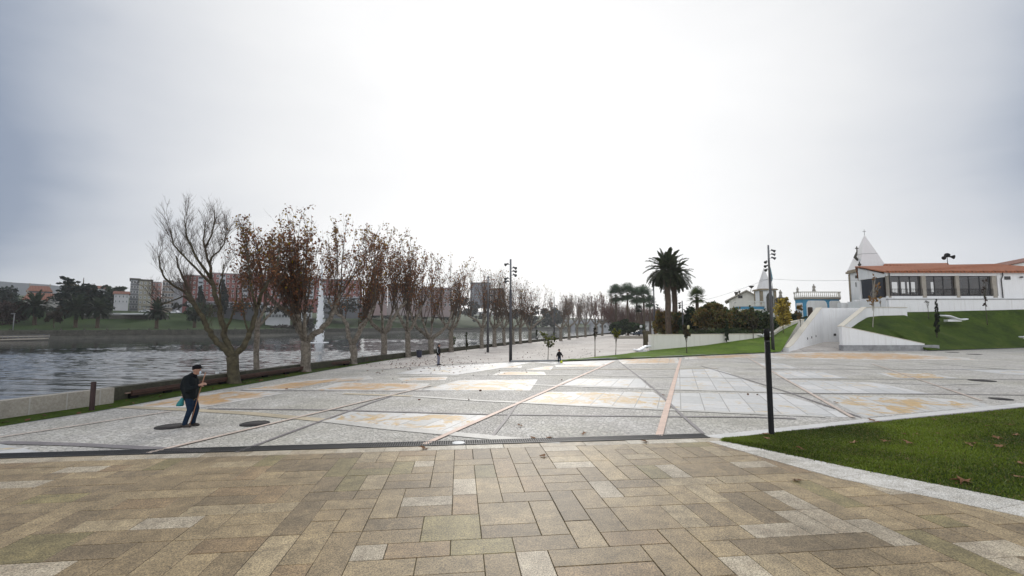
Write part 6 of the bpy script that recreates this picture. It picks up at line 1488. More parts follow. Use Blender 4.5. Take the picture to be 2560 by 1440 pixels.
# ---- palms
def date_palm(label, foot, zc, tr, FL, nf, seed, cols, name='date_palm', group=None, leafw=.03, trunkm=None, nl=30, copyable=False):
    rnd = random.Random(seed); rng = np.random.default_rng(seed); t = thing(name, label, 'palm tree', foot, group); H = zc - foot.z
    tb = MB(); k = 14; tb.tube([Vector((0.03 * math.sin(i), .03 * math.cos(i * 2), -.3 + (H + .2) * i / k)) for i in range(k + 1)], [tr * (1.15 if i < 2 else 1) * (1 + .07 * (i % 2)) * (1.25 if i > k - 3 else 1) for i in range(k + 1)], 12)
    for i in range(60):
        a = i * 2.4; z = H * (.55 + .45 * i / 60); tb.beam((math.cos(a) * tr, math.sin(a) * tr, z), (math.cos(a) * tr * 1.5, math.sin(a) * tr * 1.5, z + .22), .07, .04)
    tb.build('trunk', trunkm or M['palm_bark'], t, local=True)
    mb = MB()
    for f in range(nf):
        a = f * 2.39996 + rnd.uniform(-.2, .2); q = f / nf; el = R(82 - 125 * q ** .85 + rnd.uniform(-8, 8)); L = FL * rnd.uniform(.88, 1.08) * (1 - .15 * max(0, q - .7))
        d = Vector((math.cos(a) * math.cos(el), math.sin(a) * math.cos(el), math.sin(el))); p = Vector((math.cos(a) * tr * .6, math.sin(a) * tr * .6, H)); pts = [p]; dirs = [d]
        for i in range(10):
            d = (d + Vector((0, 0, -.055 - .05 * (1 - abs(math.sin(el))) - .035 * i / 5))).normalized(); p = p + d * L / 10; pts.append(p); dirs.append(d)
        mb.tube(pts, [.035 * (1 - .8 * i / 10) * FL / 3.4 + .008 for i in range(11)], 3, 0, (cols[0][0] * 1.5, cols[0][1] * 1.5, cols[0][2] * 1.5), cap=False)
        S = np.linspace(.12, 1, nl) * 9.99; C, U, W = [], [], []
        for s_ in S:
            i = int(s_); b = pts[i].lerp(pts[i + 1], s_ - i); dd = dirs[i]; side = dd.cross(Vector((0, 0, 1)));
            side = side.normalized() if side.length > .05 else Vector((1, 0, 0)); up = side.cross(dd).normalized(); ll = FL * .155 * (math.sin(math.pi * min(1, .12 + .84 * s_ / 10)) ** .6)
            for sg in (-1, 1):
                v = (dd * .75 + side * sg * .8 + up * rnd.uniform(.05, .45)).normalized(); C.append(b + v * ll * .5); U.append(v * ll * .5); W.append(up.cross(v).normalized() * leafw * rnd.uniform(.7, 1.2))
        cc = np.array(cols)[rng.integers(0, len(cols), len(C))] * (.75 + .5 * rng.random((len(C), 1))) * (1.0 if q < .75 else .75)
        mb.quads(np.array([tuple(v) for v in C]), np.array([tuple(v) for v in U]), np.array([tuple(v) for v in W]), 0, cc)
    mb.build('crown', M['leaf'], t, local=True); return t
PG = [(.035, .05, .02), (.045, .06, .024), (.028, .038, .018), (.06, .065, .03)]
f1 = P(1672, 838, 66); f1.z = 0.9
date_palm('tall date palm with the full round crown, nearer of the pair', f1, ZY(676, 66), .40, 3.35, 66, 3, PG, group='pair of tall date palms', leafw=.07)
f2 = P(1689, 836, 74); f2.z = 0.9
date_palm('second tall date palm, its crown half hidden behind the nearer one', f2, ZY(690, 74), .40, 3.3, 60, 4, PG, group='pair of tall date palms', leafw=.05)
def fan_palm(label, foot, zc, tr, rad, nf, seed, cols, group=None, skirt=False):
    rnd = random.Random(seed); rng = np.random.default_rng(seed); t = thing('fan_palm', label, 'palm tree', foot, group); H = zc - foot.z
    tb = MB(); tb.tube([Vector((0, 0, -.3)), Vector((0, 0, H * .5)), Vector((.05, 0, H))], [tr * 1.25, tr, tr * .95], 9); tb.build('trunk', M['palm_bark'], t, local=True)
    mb = MB()
    for f in range(nf):
        a = f * 2.39996; q = f / nf; el = R(80 - (138 if skirt else 125) * q + rnd.uniform(-10, 10)); d = Vector((math.cos(a) * math.cos(el), math.sin(a) * math.cos(el), math.sin(el))); pl = rad * .48
        b = Vector((0, 0, H)) + d * pl; mb.tube([Vector((0, 0, H)), b], [.025, .015], 3, 0, cols[0], cap=False)
        side = d.cross(Vector((0, 0, 1))); side = side.normalized() if side.length > .05 else Vector((1, 0, 0)); up = side.cross(d).normalized(); C, U, W = [], [], []
        for k in range(15):
            g = R(-105 + 210 * k / 14); v = (d * math.cos(g) + side * math.sin(g) + Vector((0, 0, -.25 * abs(math.sin(g))))).normalized(); ll = rad * .62 * (1 - .25 * abs(g) / 1.8); C.append(b + v * ll * .5); U.append(v * ll * .5); W.append(up.cross(v).normalized() * rad * .026)
        cc = np.array(cols)[rng.integers(0, len(cols), 15)] * (.7 + .6 * rng.random((15, 1)))
        mb.quads(np.array([tuple(v) for v in C]), np.array([tuple(v) for v in U]), np.array([tuple(v) for v in W]), 0, cc)
    mb.build('crown', M['leaf'], t, local=True); return t
FG = [(.07, .11, .065), (.09, .135, .075), (.052, .082, .052)]
fan_palm('fan palm with drooping side leaves rising behind the dark evergreen', P(1745, 836, 76), ZY(742, 76), .28, 1.75, 26, 5, MGREEN)
for k, (x, y, d, lb) in enumerate([(1541, 737, 140, 'leftmost fan palm of the far cluster, beside the reddish wood'), (1570, 733, 138, 'tallest fan palm of the far cluster'), (1593, 742, 146, 'smaller fan palm tucked between two taller far ones'), (1611, 739, 138, 'rightmost tall fan palm of the far cluster, left of the lamp'), (1626, 756, 150, 'low fan palm crown beside the lamp left of the date palms')]):
    f = P(x, 830, d); f.z = 0
    fan_palm(lb, f, ZY(y, d), .3, 3.2 if k != 4 else 2.4, 34, 20 + k, FG, 'far cluster of fan palms', True)
f = P(1598, 828, 128); f.z = 0; fan_palm('short fan palm with a ball shaped crown under the far cluster', f, ZY(772, 128), .22, 1.4, 30, 31, [(.03, .035, .02), (.04, .04, .025)], 'far cluster of fan palms', True)
leafy('hedge', 'tall dark hedge beyond the car park, left of the dark car', 128, [(1560, 818, 26, 14), (1588, 822, 22, 12), (1540, 822, 16, 14), (1562, 805, 12, 8)], DGREEN, 4200, .22, (1565, 838), 'hedge', part='foliage')
leafy('shrub', 'dark green shrub mass at the end of the far plane row', 132, [(1545, 822, 18, 16), (1535, 828, 10, 10)], DGREEN, 1600, .22, (1542, 838), 'shrub')

# reddish bare wood closing the view
def twig_mass(ells, d, n, mats, seed, rr):
    rnd = random.Random(seed); mb = MB()
    for (x, y, rx, ry) in ells:
        c = P(x, y, d + rnd.uniform(-8, 8)); Rx, Rz = rx / F_PX * d, ry / F_PX * d; foot = Vector((c.x, c.y, 0)); mb.tube([foot, foot.lerp(c, .5), c], [.3, .22, .1], 5)
        for k in range(n):
            a = rnd.uniform(0, 6.28); q = rnd.random() ** .5; b = Vector((c.x + math.cos(a) * Rx * q * .7, c.y + math.sin(a) * Rx * q * .7, c.z + rnd.uniform(-.75, .55) * Rz)); out = Vector((b.x - c.x, b.y - c.y, 0)) / max(.5, Rx)
            L = Rz * rnd.uniform(.25, .5); pts, rad = branch(b, Vector((0, 0, 1)) + out * .8 + Vector((rnd.gauss(0, .25), rnd.gauss(0, .25), 0)), L, rr, rr * .5, 4, .04, .12, rnd); mb.tube(pts, rad, 3, 0, cap=False, sm=False)
            if k % 3 == 0: mb.tube([c.lerp(foot, .3), b.lerp(c, .4), b], [rr * 2.2, rr * 1.6, rr], 3, 0, cap=False)
    return mb
mb = twig_mass([(1532, 785, 22, 42), (1556, 792, 24, 38), (1580, 795, 22, 34), (1603, 795, 22, 34), (1626, 795, 22, 30), (1650, 798, 24, 30), (1676, 800, 22, 26), (1702, 800, 20, 26), (1640, 790, 20, 26), (1520, 795, 16, 34)], 165, 520, None, 6, .05)
stuff(mb.build('woods', M['twig_red']), 'reddish brown bare wood closing the view behind the palms', 'woods')
# ---- far bank trees
leafy('cedar', 'big dark layered cedar on the far bank right of the orange roofed villa', 186, [(205, 752, 50, 24), (190, 735, 40, 10), (178, 718, 32, 6), (165, 708, 22, 4), (185, 703, 20, 5), (160, 695, 10, 3), (215, 722, 28, 8), (228, 712, 14, 4), (240, 735, 26, 8), (200, 775, 55, 18), (160, 725, 18, 3), (250, 750, 22, 10)], [(.02, .034, .026), (.028, .044, .032), (.016, .025, .02)], 9000, .40, (205, 815), 'cedar', tr=.7, branches=6, flat=.4)
for x, yb, yc, d, fl, lb, s in ((85, 821, 764, 160, 5.4, 'far bank date palm with twin trunk below the orange roofed villa', 1), (188, 820, 768, 162, 5.0, 'far bank date palm under the dark cedar', 2), (243, 819, 772, 164, 4.6, 'far bank date palm left of the brown stone pavilion', 3), (391, 819, 776, 170, 4.6, 'far bank date palm at the right end of the stone pavilion', 4), (486, 817, 788, 180, 3.2, 'small dark far bank palm seen through the bare forked tree', 5)):
    date_palm(lb, P(x, yb, d), ZY(yc, d), .55, fl, 54, 60 + s, [(.034, .05, .03), (.048, .066, .036), (.026, .036, .022)], group='date palms along the far bank', leafw=.13, nl=22)
leafy('broadleaf_tree', 'dark tree at the far left edge across the river', 205, [(14, 738, 22, 22), (-5, 750, 24, 20), (30, 758, 22, 14)], [(.028, .04, .034), (.036, .05, .04)], 3200, .42, (14, 800), tr=.4)
leafy('bare_tree', 'reddish brown bare tree at the far left bank behind the jetty lamp', 158, [(22, 785, 34, 26), (50, 778, 20, 22), (0, 775, 22, 22)], [(.04, .024, .02), (.05, .03, .024)], 3000, .25, (25, 830), tr=.3, edge=.6)
leafy('bare_tree', 'brown leafless tree between the two left far bank palms', 158, [(133, 795, 18, 16), (150, 785, 14, 16)], [(.05, .04, .025), (.04, .03, .02)], 900, .25, (135, 820), tr=.2)
leafy('broadleaf_tree', 'dark tree group left of the white low house', 250, [(285, 738, 18, 20), (275, 755, 16, 16), (302, 722, 16, 8), (265, 720, 8, 6)], DGREEN, 3000, .45, (285, 785), tr=.5)
leafy('broadleaf_tree', 'dark rounded shrubbery tree above the car right of the pavilion', 200, [(505, 775, 26, 16), (480, 782, 20, 10)], DGREEN, 1800, .4, (500, 800), tr=.4)
leafy('conifer', 'narrow dark conifer before the red brick block, left one', 225, [(502, 762, 9, 26), (501, 740, 7, 22), (500, 724, 4, 14)], [(.012, .024, .02), (.018, .03, .024)], 1800, .4, (502, 800), 'conifer', tr=.3, branches=3)
leafy('conifer', 'narrow dark conifer before the red brick block, right one', 228, [(559, 755, 9, 28), (558, 732, 7, 24), (557, 712, 4, 16)], [(.012, .024, .02), (.018, .03, .024)], 1800, .4, (559, 800), 'conifer', tr=.3, branches=3)
leafy('willow', 'round grey leafless willow on the bank left of the fountain jet', 214, [(768, 810, 16, 18), (768, 800, 12, 10)], [(.075, .08, .075), (.06, .062, .06), (.09, .09, .085)], 1500, .26, (768, 832), tr=.3)
leafy('shrub', 'grey brown shrubs on the bank beside the willow', 218, [(735, 820, 26, 8), (700, 818, 24, 8)], [(.06, .05, .045), (.045, .045, .035)], 1200, .3, (735, 830), 'shrub')
leafy('broadleaf_tree', 'dark tree behind the fountain top on the far bank', 300, [(830, 775, 18, 20), (812, 780, 14, 18)], [(.028, .036, .03), (.02, .028, .022)], 1500, .5, (828, 800), tr=.5)
leafy('broadleaf_tree', 'round dark tree on the bank left of the bridge', 430, [(1384, 788, 20, 20), (1372, 796, 16, 14), (1398, 796, 14, 14)], [(.022, .034, .036), (.028, .04, .04)], 2200, .7, (1384, 822), tr=.6)
def hill_woods():
    rnd = random.Random(12); ells = []
    for k in range(90):
        x = rnd.uniform(880, 1400); top = interp([(766, 880), (758, 1000), (756, 1100), (742, 1170), (742, 1260), (764, 1300), (778, 1400)], x); y = rnd.uniform(top + 4, 792 if x < 1250 else 812)
        d = 470 - (y - 745) * 1.8; c = P(x, y, d); r = rnd.uniform(3.5, 7); ells.append((c.x, c.y, c.z, r, r, r * .85))
    mb = MB(); clumps(mb, ells, 16000, .75, [(.03, .038, .032), (.04, .046, .036), (.05, .04, .034), (.024, .032, .028)], 12, 0); stuff(mb.build('woods', M['leaf']), 'dark mixed woods on the hillside across the river', 'woods')
    mb = MB(); ells = []
    for k in range(60):
        x = rnd.uniform(440, 900); y = rnd.uniform(758, 782); d = 222 + rnd.uniform(0, 10); c = P(x, y, d); r = rnd.uniform(1.5, 3.2); ells.append((c.x, c.y, c.z, r, r, r * .8))
    clumps(mb, ells, 7000, .35, [(.03, .034, .024), (.045, .036, .028), (.022, .03, .02)], 13, 0); stuff(mb.build('shrubbery', M['leaf']), 'dark shrubbery below the red blocks across the river', 'shrubbery')
hill_woods()

# ================================================================== FALLEN LEAVES
def fallen_leaf_mesh(seed):
    rnd = random.Random(seed); mb = MB(); n = 15; V = [(0, 0, .02)]
    for i in range(n):
        a = 6.283 * i / n; r = (.125 if i % 3 == 0 else .062) * rnd.uniform(.8, 1.15); V.append((math.cos(a) * r, math.sin(a) * r, .012 + rnd.uniform(0, .035)))
    for i in range(n): mb.add([V[0], V[1 + i], V[1 + (i + 1) % n]], [(0, 1, 2)], 0, [(.26, .14, .07), (.22, .11, .05), (.30, .18, .09)][seed % 3])
    mb.tube([(0, 0, .02), (-.08, .03, .03), (-.14, .02, .025)], [.005, .004, .003], 3, 0, (.2, .1, .05)); return mb.mesh('fallen_leaf', M['litter'])
LM = [fallen_leaf_mesh(k) for k in range(3)]
def put_leaves():
    rnd = random.Random(4)
    lawn = [(2290, 1088), (2270, 1108), (2215, 1105), (2005, 1124), (2262, 1087), (2350, 1087), (2430, 1110), (2423, 1113), (2520, 1063), (2492, 1095), (2500, 1117), (2365, 1065), (2552, 1160), (2545, 1193), (1915, 1087), (1918, 1097), (2135, 1107), (2470, 1066), (2335, 1050), (2245, 1075), (2540, 1088)]
    pav = [(1990, 1201), (1612, 1105), (1358, 1141), (1300, 1065), (1333, 1096), (1372, 1095), (1460, 1085), (2180, 1052), (2190, 1057), (2090, 1007), (1060, 1122), (2400, 1212)]
    for k, (x, y) in enumerate(lawn + pav):
        on = k < len(lawn); o = bpy.data.objects.new('fallen_leaf', rnd.choice(LM)); COL.objects.link(o); p = G(x, y, .07 if on else .022)
        o.location = p; o.rotation_euler = (rnd.uniform(-.3, .3), rnd.uniform(-.3, .3), rnd.uniform(0, 6.28)); s = rnd.uniform(.75, 1.1); o.scale = (s, s, s)
        tag(o, 'dry brown plane leaf lying in the grass of the front lawn' if on else 'dry brown plane leaf lying on the stone paving', 'leaf', 'fallen leaves on the front lawn' if on else 'fallen leaves on the paving')
    o = bpy.data.objects.new('fallen_leaf', LM[1]); COL.objects.link(o); o.location = G(2408, 1206, .04); o.scale = (1.5, 1.5, 1.8); tag(o, 'large curled orange brown leaf at the edge of white strip and lawn', 'leaf', 'fallen leaves on the paving')
    # countless small leaves under the plane trees
    rng = np.random.default_rng(9); C = []
    for k in range(1500):
        x = rng.uniform(900, 1320); y = rng.uniform(878, 938); 
        if rng.random() > math.exp(-((x - 1040) / 130) ** 2 - ((y - 903) / 16) ** 2) * 1.1 + .05: continue
        C.append(tuple(G(x, y, .03)))
    for k in range(700):
        x = rng.uniform(1290, 1500); y = rng.uniform(845, 900); C.append(tuple(G(x, y, .03))) if rng.random() < .25 else None
    for k in range(22):
        C.append(tuple(G(rng.uniform(600, 2400), rng.uniform(905, 1000), .035)))
    for k in range(420):
        a = STRIP[0][rng.integers(8, 55)]; b = a + Vector((-rng.random() * 1.6, rng.normal(0, .5), 0)); C.append((b.x, b.y, .06))
    C = np.array(C); n = len(C); a = rng.random(n) * 6.28; s = .028 + .04 * rng.random(n)
    U = np.stack([np.cos(a) * s, np.sin(a) * s, rng.normal(0, .012, n)], 1); W = np.stack([-np.sin(a) * s * .7, np.cos(a) * s * .7, rng.normal(0, .014, n)], 1)
    mb = MB(); mb.quads(C, U, W, 0, np.array([(.14, .05, .03), (.15, .08, .04), (.08, .04, .025)])[rng.integers(0, 3, n)]); stuff(mb.build('leaf_litter', M['litter']), 'scattered small brown leaves on the paving under the plane trees', 'leaf litter')
put_leaves()

# ================================================================== PEOPLE
def capsule(mb, a, ra, b, rb, n=12):
    a, b = Vector(a), Vector(b); d = (b - a)
    if d.length < 1e-4: d = Vector((0, 0, 1e-3)); b = a + d
    u = d.normalized(); pts, rad = [], []
    for k in range(4): q = math.pi / 2 * k / 4; pts.append(a - u * ra * math.cos(q)); rad.append(max(.001, ra * math.sin(q)))
    pts.append(a); rad.append(ra); pts.append(b); rad.append(rb)
    for k in range(1, 5): q = math.pi / 2 * k / 4; pts.append(b + u * rb * math.sin(q)); rad.append(max(.001, rb * math.cos(q)))
    mb.tube(pts, rad, n)
def body_mesh(name, caps, vox, m, parent, smooth=4, ells=()):
    mb = MB()
    for c in caps:
        for (a, ra), (b, rb) in zip(c, c[1:]): capsule(mb, a, ra, b, rb)
    for (c, r) in ells:
        o = len(mb.V); mb.lathe([(max(.001, math.sin(math.pi * i / 10)), -math.cos(math.pi * i / 10)) for i in range(11)], (0, 0, 0), 14)
        mb.V[o:] = [(c[0] + x * r[0], c[1] + y * r[1], c[2] + z * r[2]) for x, y, z in mb.V[o:]]
    me0 = mb.mesh(name, m); tmp = bpy.data.objects.new('tmp', me0); COL.objects.link(tmp)
    rm = tmp.modifiers.new('r', 'REMESH'); rm.mode = 'VOXEL'; rm.voxel_size = vox; rm.use_smooth_shade = True
    sm = tmp.modifiers.new('s', 'SMOOTH'); sm.factor = .5; sm.iterations = smooth
    bpy.context.view_layer.update(); dg = bpy.context.evaluated_depsgraph_get(); me = bpy.data.meshes.new_from_object(tmp.evaluated_get(dg)); bpy.data.objects.remove(tmp); bpy.data.meshes.remove(me0)
    me.name = name; me.materials.clear(); me.materials.append(m); o = bpy.data.objects.new(name, me); COL.objects.link(o); o.parent = parent; return o
def hand(wr, fwd, palm_n, curl, s=1.0, side=1):
    """palm + four unequal bent fingers + thumb as capsule chains from the wrist"""
    wr, f, n = Vector(wr), Vector(fwd).normalized(), Vector(palm_n).normalized(); sd_ = f.cross(n).normalized() * side; out = []
    kn = wr + f * .085 * s
    for k, (off, L) in enumerate(((-.03, .068), (-.01, .078), (.01, .073), (.028, .058))):
        b = kn + sd_ * off * s; out.append([(wr + sd_ * off * .5 * s, .017 * s), (b, .013 * s)])
        p = b; d = f.copy(); ch = [(p, .0105 * s)]
        for j, q in enumerate((.42, .32, .26)):
            d = (d * math.cos(curl) + n * math.sin(curl)).normalized(); nn = n - d * n.dot(d); p = p + d * L * q * s * 1.1; ch.append((p, (.0098 - .0012 * j) * s)); n2 = n
        out.append(ch)
    tb = wr + f * .03 * s - sd_ * .03 * s; t1 = tb + (f * .5 - sd_ * .7 + n * .4).normalized() * .038 * s; t2 = t1 + (f * .6 + n * .8).normalized() * .03 * s; out.append([(tb, .014 * s), (t1, .0115 * s), (t2, .0095 * s)])
    return out
def head_parts(c, f, s=1.0):
    """skull, jaw, nose, ears, neck-ready head around centre c facing f"""
    c, f = Vector(c), Vector(f).normalized(); r = f.cross(Vector((0, 0, 1))).normalized()
    caps = [[(c + f * .012 * s + Vector((0, 0, .035 * s)), .088 * s), (c - f * .02 * s + Vector((0, 0, .03 * s)), .092 * s)], [(c + f * .03 * s - Vector((0, 0, .03 * s)), .066 * s), (c + f * .045 * s - Vector((0, 0, .082 * s)), .042 * s)],
            [(c + f * .095 * s + Vector((0, 0, .012 * s)), .011 * s), (c + f * .112 * s - Vector((0, 0, .028 * s)), .014 * s)], [(c + f * .088 * s - Vector((0, 0, .062 * s)) - r * .018 * s, .009 * s), (c + f * .088 * s - Vector((0, 0, .062 * s)) + r * .018 * s, .009 * s)],
            [(c + f * .085 * s + Vector((0, 0, .03 * s)) - r * .035 * s, .011 * s), (c + f * .085 * s + Vector((0, 0, .03 * s)) + r * .035 * s, .011 * s)]]
    for q in (-1, 1): caps.append([(c + r * q * .088 * s - f * .012 * s + Vector((0, 0, .02 * s)), .016 * s), (c + r * q * .09 * s - f * .01 * s - Vector((0, 0, .025 * s)), .012 * s)])
    return caps
def eyes(c, f, s, parent):
    c, f = Vector(c), Vector(f).normalized(); r = f.cross(Vector((0, 0, 1))).normalized(); mb = MB()
    for q in (-1, 1): mb.lathe([(.002, -.008 * s), (.009 * s, -.004 * s), (.009 * s, .004 * s), (.002, .008 * s)], c + f * .092 * s + r * q * .034 * s + Vector((0, 0, .012 * s)), 8)
    mb.build('eyes', M['black'], parent, local=True)

def walker():
    p = G(468, 1066.5, .004); t = thing('person', 'person in a dark jacket, black flat cap and face mask, walking right with a stick', 'person', p)
    f = Vector((.97, .24, 0)).normalized(); hc = (.175, .02, 1.60)
    rw, lw = (.395, -.13, 1.205), (-.22, .13, .94)
    caps = head_parts(hc, f) + [[((.15, .02, 1.53), .058), ((.06, .01, 1.42), .065)], [((.02, 0, 1.36), .13), ((.02, 0, 1.05), .13), ((.05, 0, .86), .13)],
        [((.05, -.09, .84), .085), ((.12, -.10, .50), .055), ((-.01, -.10, .12), .04)], [((.05, .09, .84), .085), ((.17, .10, .50), .055), ((.08, .11, .12), .04)],
        [((.03, -.18, 1.36), .05), ((.13, -.24, 1.06), .042), (rw, .03)], [((.0, .18, 1.36), .05), ((-.14, .26, 1.10), .042), (lw, .03)]]
    caps += hand(rw, (.75, .15, .25), (.1, .9, -.35), .85, 1.05, 1) + hand(lw, (-.15, -.05, -1), (.3, -.9, 0), .8, 1.05, -1)
    body_mesh('body', caps, .0075, M['skin'], t, 3); eyes(hc, f, 1.0, t)
    jk = [[((.055, .01, 1.44), .105), ((-.04, 0, 1.32), .165), ((-.06, 0, 1.15), .185), ((.0, 0, .98), .175), ((.02, 0, .86), .165)], [((.06, -.06, 1.30), .15), ((.07, -.06, 1.0), .165), ((.06, -.05, .86), .155)], [((.05, .06, 1.30), .15), ((.04, .07, 1.0), .165), ((.04, .06, .86), .155)],
        [((.02, -.17, 1.39), .085), ((.12, -.25, 1.07), .078), ((.33, -.17, 1.165), .058)], [((.0, .17, 1.38), .085), ((-.14, .25, 1.12), .075), ((-.205, .16, .985), .055)], [((.02, -.17, 1.39), .09), ((.0, .17, 1.39), .09)]]
    body_mesh('jacket', jk, .014, M['jacket'], t, 5)
    mb = MB(); mb.tube([(.07, .01, 1.40), (.085, .01, 1.46), (.115, .015, 1.515)], [.115, .10, .085], 14); mb.build('collar', M['cap'], t, local=True)
    body_mesh('shirt', [[((.045, -.03, .86), .148), ((.05, -.03, .80), .14)], [((.045, .05, .86), .14), ((.05, .05, .81), .135)]], .014, M['shirt'], t, 3)
    tr = [[((.05, 0, .82), .13), ((.055, 0, .76), .13)], [((.07, -.085, .80), .115), ((.125, -.10, .50), .078), ((.02, -.10, .20), .066), ((-.005, -.10, .10), .068)], [((.06, .085, .80), .115), ((.17, .10, .50), .078), ((.10, .11, .20), .066), ((.085, .11, .10), .068)]]
    body_mesh('trousers', tr, .012, M['jeans'], t, 4)
    for y, x in ((-.10, -.03), (.11, .06)): body_mesh('shoe', [[((x - .05, y, .05), .048), ((x + .10, y - .005, .042), .046), ((x + .19, y - .008, .036), .036)]], .009, M['shoe'], t, 2)
    # flat cap: puffy crown pulled forward over a short peak
    c = Vector(hc); body_mesh('cap', [[(c + Vector((-.05, -.01, .085)), .075), (c + Vector((.04, .01, .10)), .072)]], .010, M['cap'], t, 3, [((c.x - .005, c.y, c.z + .082), (.128, .108, .058)), ((c.x + .125, c.y + .03, c.z + .068), (.062, .072, .014)), ((c.x - .03, c.y, c.z + .045), (.098, .10, .055))])
    body_mesh('face_mask', [[(c + f * .088 - Vector((0, 0, .03)), .032), (c + f * .078 - Vector((0, 0, .075)), .034)]], .008, M['mask'], t, 2)
    # stick
    a, b = Vector((.495, -.075, 1.555)), Vector((.13, -.12, .004)); mb = MB(); mb.tube([p + b, p + b.lerp(a, .25) + Vector((.01, 0, 0)), p + b.lerp(a, .6), p + a], [.011, .012, .013, .016], 8)
    tag(mb.build('walking_stick', M['cane'], org=p + b), 'long thin wooden walking stick held by the man in the flat cap', 'stick')
    q = p + Vector((-.25, .12, .83)); mb = MB(); n = 14; V = []
    prof = [(.012, .085), (.02, .04), (.035, 0), (.055, -.07), (.085, -.16), (.105, -.235), (.095, -.265), (.03, -.275)]
    for r, z in prof:
        for j in range(n):
            a_ = 6.283 * j / n; rr = r * (1 + .12 * math.sin(a_ * 3 + z * 20)); V.append(q + Vector((rr * math.cos(a_) * 1.05 - .10 * min(1, max(0, -z / .27)) , rr * .55 * math.sin(a_), z)))
    F = [(i * n + j, i * n + (j + 1) % n, (i + 1) * n + (j + 1) % n, (i + 1) * n + j) for i in range(len(prof) - 1) for j in range(n)] + [tuple(range(n - 1, -1, -1))[::-1], tuple((len(prof) - 1) * n + j for j in range(n))[::-1]]
    mb.add([v for v in V], [f_[::-1] for f_ in F], 0, (1, 1, 1), True); tag(mb.build('carrier_bag', M['bagm'], org=q), 'teal plastic bag hanging from the walking man\'s far hand', 'bag')
walker()
def standing_man():
    p = G(1095.5, 912.5, .004); s = .90; t = thing('person', 'person in a black jacket with pale sleeve stripe and grey trousers, standing by the trees', 'person', p); t.scale = (s, s, s)
    f = Vector((.98, .1, 0)); hc = (.045, 0, 1.615)
    rw, lw = (.10, -.19, .86), (.06, .21, .88)
    caps = head_parts(hc, f) + [[((.03, 0, 1.54), .055), ((.0, 0, 1.45), .06)], [((0, 0, 1.36), .13), ((0, 0, .95), .12)], [((0, -.08, .88), .085), ((.02, -.09, .48), .055), ((-.02, -.09, .1), .04)], [((0, .08, .88), .085), ((.05, .09, .48), .055), ((.03, .09, .1), .04)], [((0, -.2, 1.38), .05), ((-.04, -.24, 1.1), .042), (rw, .03)], [((0, .2, 1.38), .05), ((-.04, .25, 1.1), .042), (lw, .03)]]
    caps += hand(rw, (.35, 0, -1), (.2, .9, 0), .5, 1, 1) + hand(lw, (.35, 0, -1), (.2, -.9, 0), .5, 1, -1)
    body_mesh('body', caps, .009, M['skin'], t, 3); eyes(hc, f, 1.0, t)
    body_mesh('jacket', [[((0, 0, 1.43), .11), ((-.01, 0, 1.25), .16), ((0, 0, .98), .16), ((0, 0, .86), .16)], [((.02, -.07, 1.3), .135), ((.03, -.06, .88), .15)], [((.02, .07, 1.3), .135), ((.03, .06, .88), .15)], [((0, -.19, 1.39), .085), ((-.04, -.245, 1.1), .075), ((.07, -.205, .92), .06)], [((0, .19, 1.39), .085), ((-.04, .255, 1.1), .075), ((.04, .22, .93), .06)]], .015, M['cap'], t, 4)
    mb = MB(); mb.tube([(.0, -.272, 1.42), (-.03, -.325, 1.12), (.05, -.275, .97)], [.022, .02, .018], 6); mb.build('sleeve_stripe', M['stripe'], t, local=True)
    body_mesh('trousers', [[((0, 0, .86), .135), ((0, 0, .8), .13)], [((.01, -.08, .82), .11), ((.02, -.09, .48), .078), ((-.02, -.09, .1), .065)], [((.01, .08, .82), .11), ((.05, .09, .48), .078), ((.03, .09, .1), .065)]], .014, M['grey_trouser'], t, 4)
    for y, x in ((-.09, -.02), (.09, .03)): body_mesh('shoe', [[((x - .05, y, .05), .05), ((x + .18, y, .04), .042)]], .012, M['black'], t, 2)
    c = Vector(hc); body_mesh('hair', [[(c + Vector((-.03, 0, .06)), .088), (c + Vector((.02, 0, .075)), .085)], [(c + Vector((-.05, 0, .0)), .08), (c + Vector((-.04, 0, .05)), .085)]], .012, M['hair'], t, 2)
standing_man()
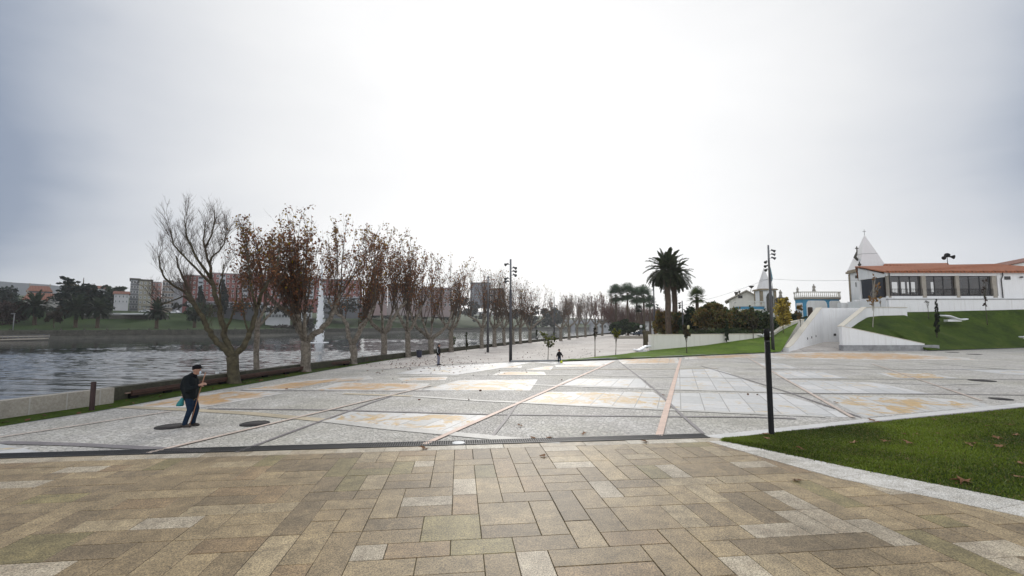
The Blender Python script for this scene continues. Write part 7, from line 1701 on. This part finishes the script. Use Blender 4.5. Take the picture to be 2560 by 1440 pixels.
def child():
    p = G(1398.5, 905.5, .004); s = 1.0; t = thing('person', 'small child in a dark jacket and jeans with arms held out, playing with a ball', 'person', p)
    f = Vector((-.25, -.95, 0)).normalized(); hc = (-.02, -.03, .93); rw, lw = (-.21, -.06, .43), (.25, -.08, .43)
    caps = head_parts(hc, f, .82) + [[((0, 0, .85), .04), ((0, 0, .78), .045)], [((0, 0, .72), .095), ((0, 0, .5), .09)], [((-.05, 0, .48), .06), ((-.07, 0, .26), .042), ((-.08, .01, .07), .03)], [((.05, 0, .48), .06), ((.07, -.03, .26), .042), ((.07, .0, .07), .03)], [((-.11, 0, .75), .035), ((-.18, .01, .58), .03), (rw, .022)], [((.11, 0, .75), .035), ((.2, .01, .58), .03), (lw, .022)]]
    caps += hand(rw, (-.2, -.1, -1), (.8, -.2, 0), .5, .7, 1) + hand(lw, (.4, -.1, -1), (-.8, -.2, 0), .5, .7, -1)
    body_mesh('body', caps, .008, M['skin'], t, 2); eyes(hc, f, .82, t)
    body_mesh('jacket', [[((0, 0, .79), .085), ((0, .01, .66), .125), ((0, 0, .47), .125)], [((-.1, 0, .75), .065), ((-.18, .01, .58), .058), ((-.21, -.05, .47), .045)], [((.1, 0, .75), .065), ((.205, .01, .58), .058), ((.245, -.06, .47), .045)]], .012, M['cap'], t, 4)
    body_mesh('trousers', [[((0, 0, .47), .095), ((0, 0, .43), .09)], [((-.05, 0, .44), .078), ((-.07, 0, .26), .058), ((-.08, .01, .07), .05)], [((.05, 0, .44), .078), ((.07, -.03, .26), .058), ((.07, 0, .07), .05)]], .012, M['jeans'], t, 3)
    for x in (-.085, .075): body_mesh('shoe', [[((x, .03, .038), .036), ((x - .02, -.11, .03), .032)]], .010, M['black'], t, 2)
    c = Vector(hc); body_mesh('hair', [[(c + Vector((.0, .03, .05)), .078), (c + Vector((0, -.01, .062)), .078)], [(c + Vector((.01, .045, -.01)), .066), (c + Vector((0, .03, .04)), .07)]], .011, M['hair'], t, 2)
    q = G(1403.5, 904.6, .115); mb = MB(); mb.lathe([(max(.001, .11 * math.sin(math.pi * i / 12)), -.11 * math.cos(math.pi * i / 12)) for i in range(13)], q, 18); tag(mb.build('ball', M['ball'], org=q), 'yellow green ball at the child\'s feet', 'ball')
child()

# ================================================================== HAZE
def haze():
    m = bpy.data.materials.new('haze_air'); m.use_nodes = True; nt = m.node_tree; nt.nodes.clear(); n = N(nt)
    o = n('ShaderNodeOutputMaterial'); v = n('ShaderNodeVolumePrincipled'); v.inputs['Color'].default_value = (.95, .97, 1.0, 1); v.inputs['Density'].default_value = HAZE; v.inputs['Anisotropy'].default_value = .55
    n.L(v.outputs[0], o.inputs['Volume'])
    mb = MB(); mb.box((-150, 500, 48.2), (1700, 1240, 104)); ob = mb.build('haze', m); stuff(ob, 'thin grey winter haze over the river valley', 'haze')
HAZE = 0.0002
haze()
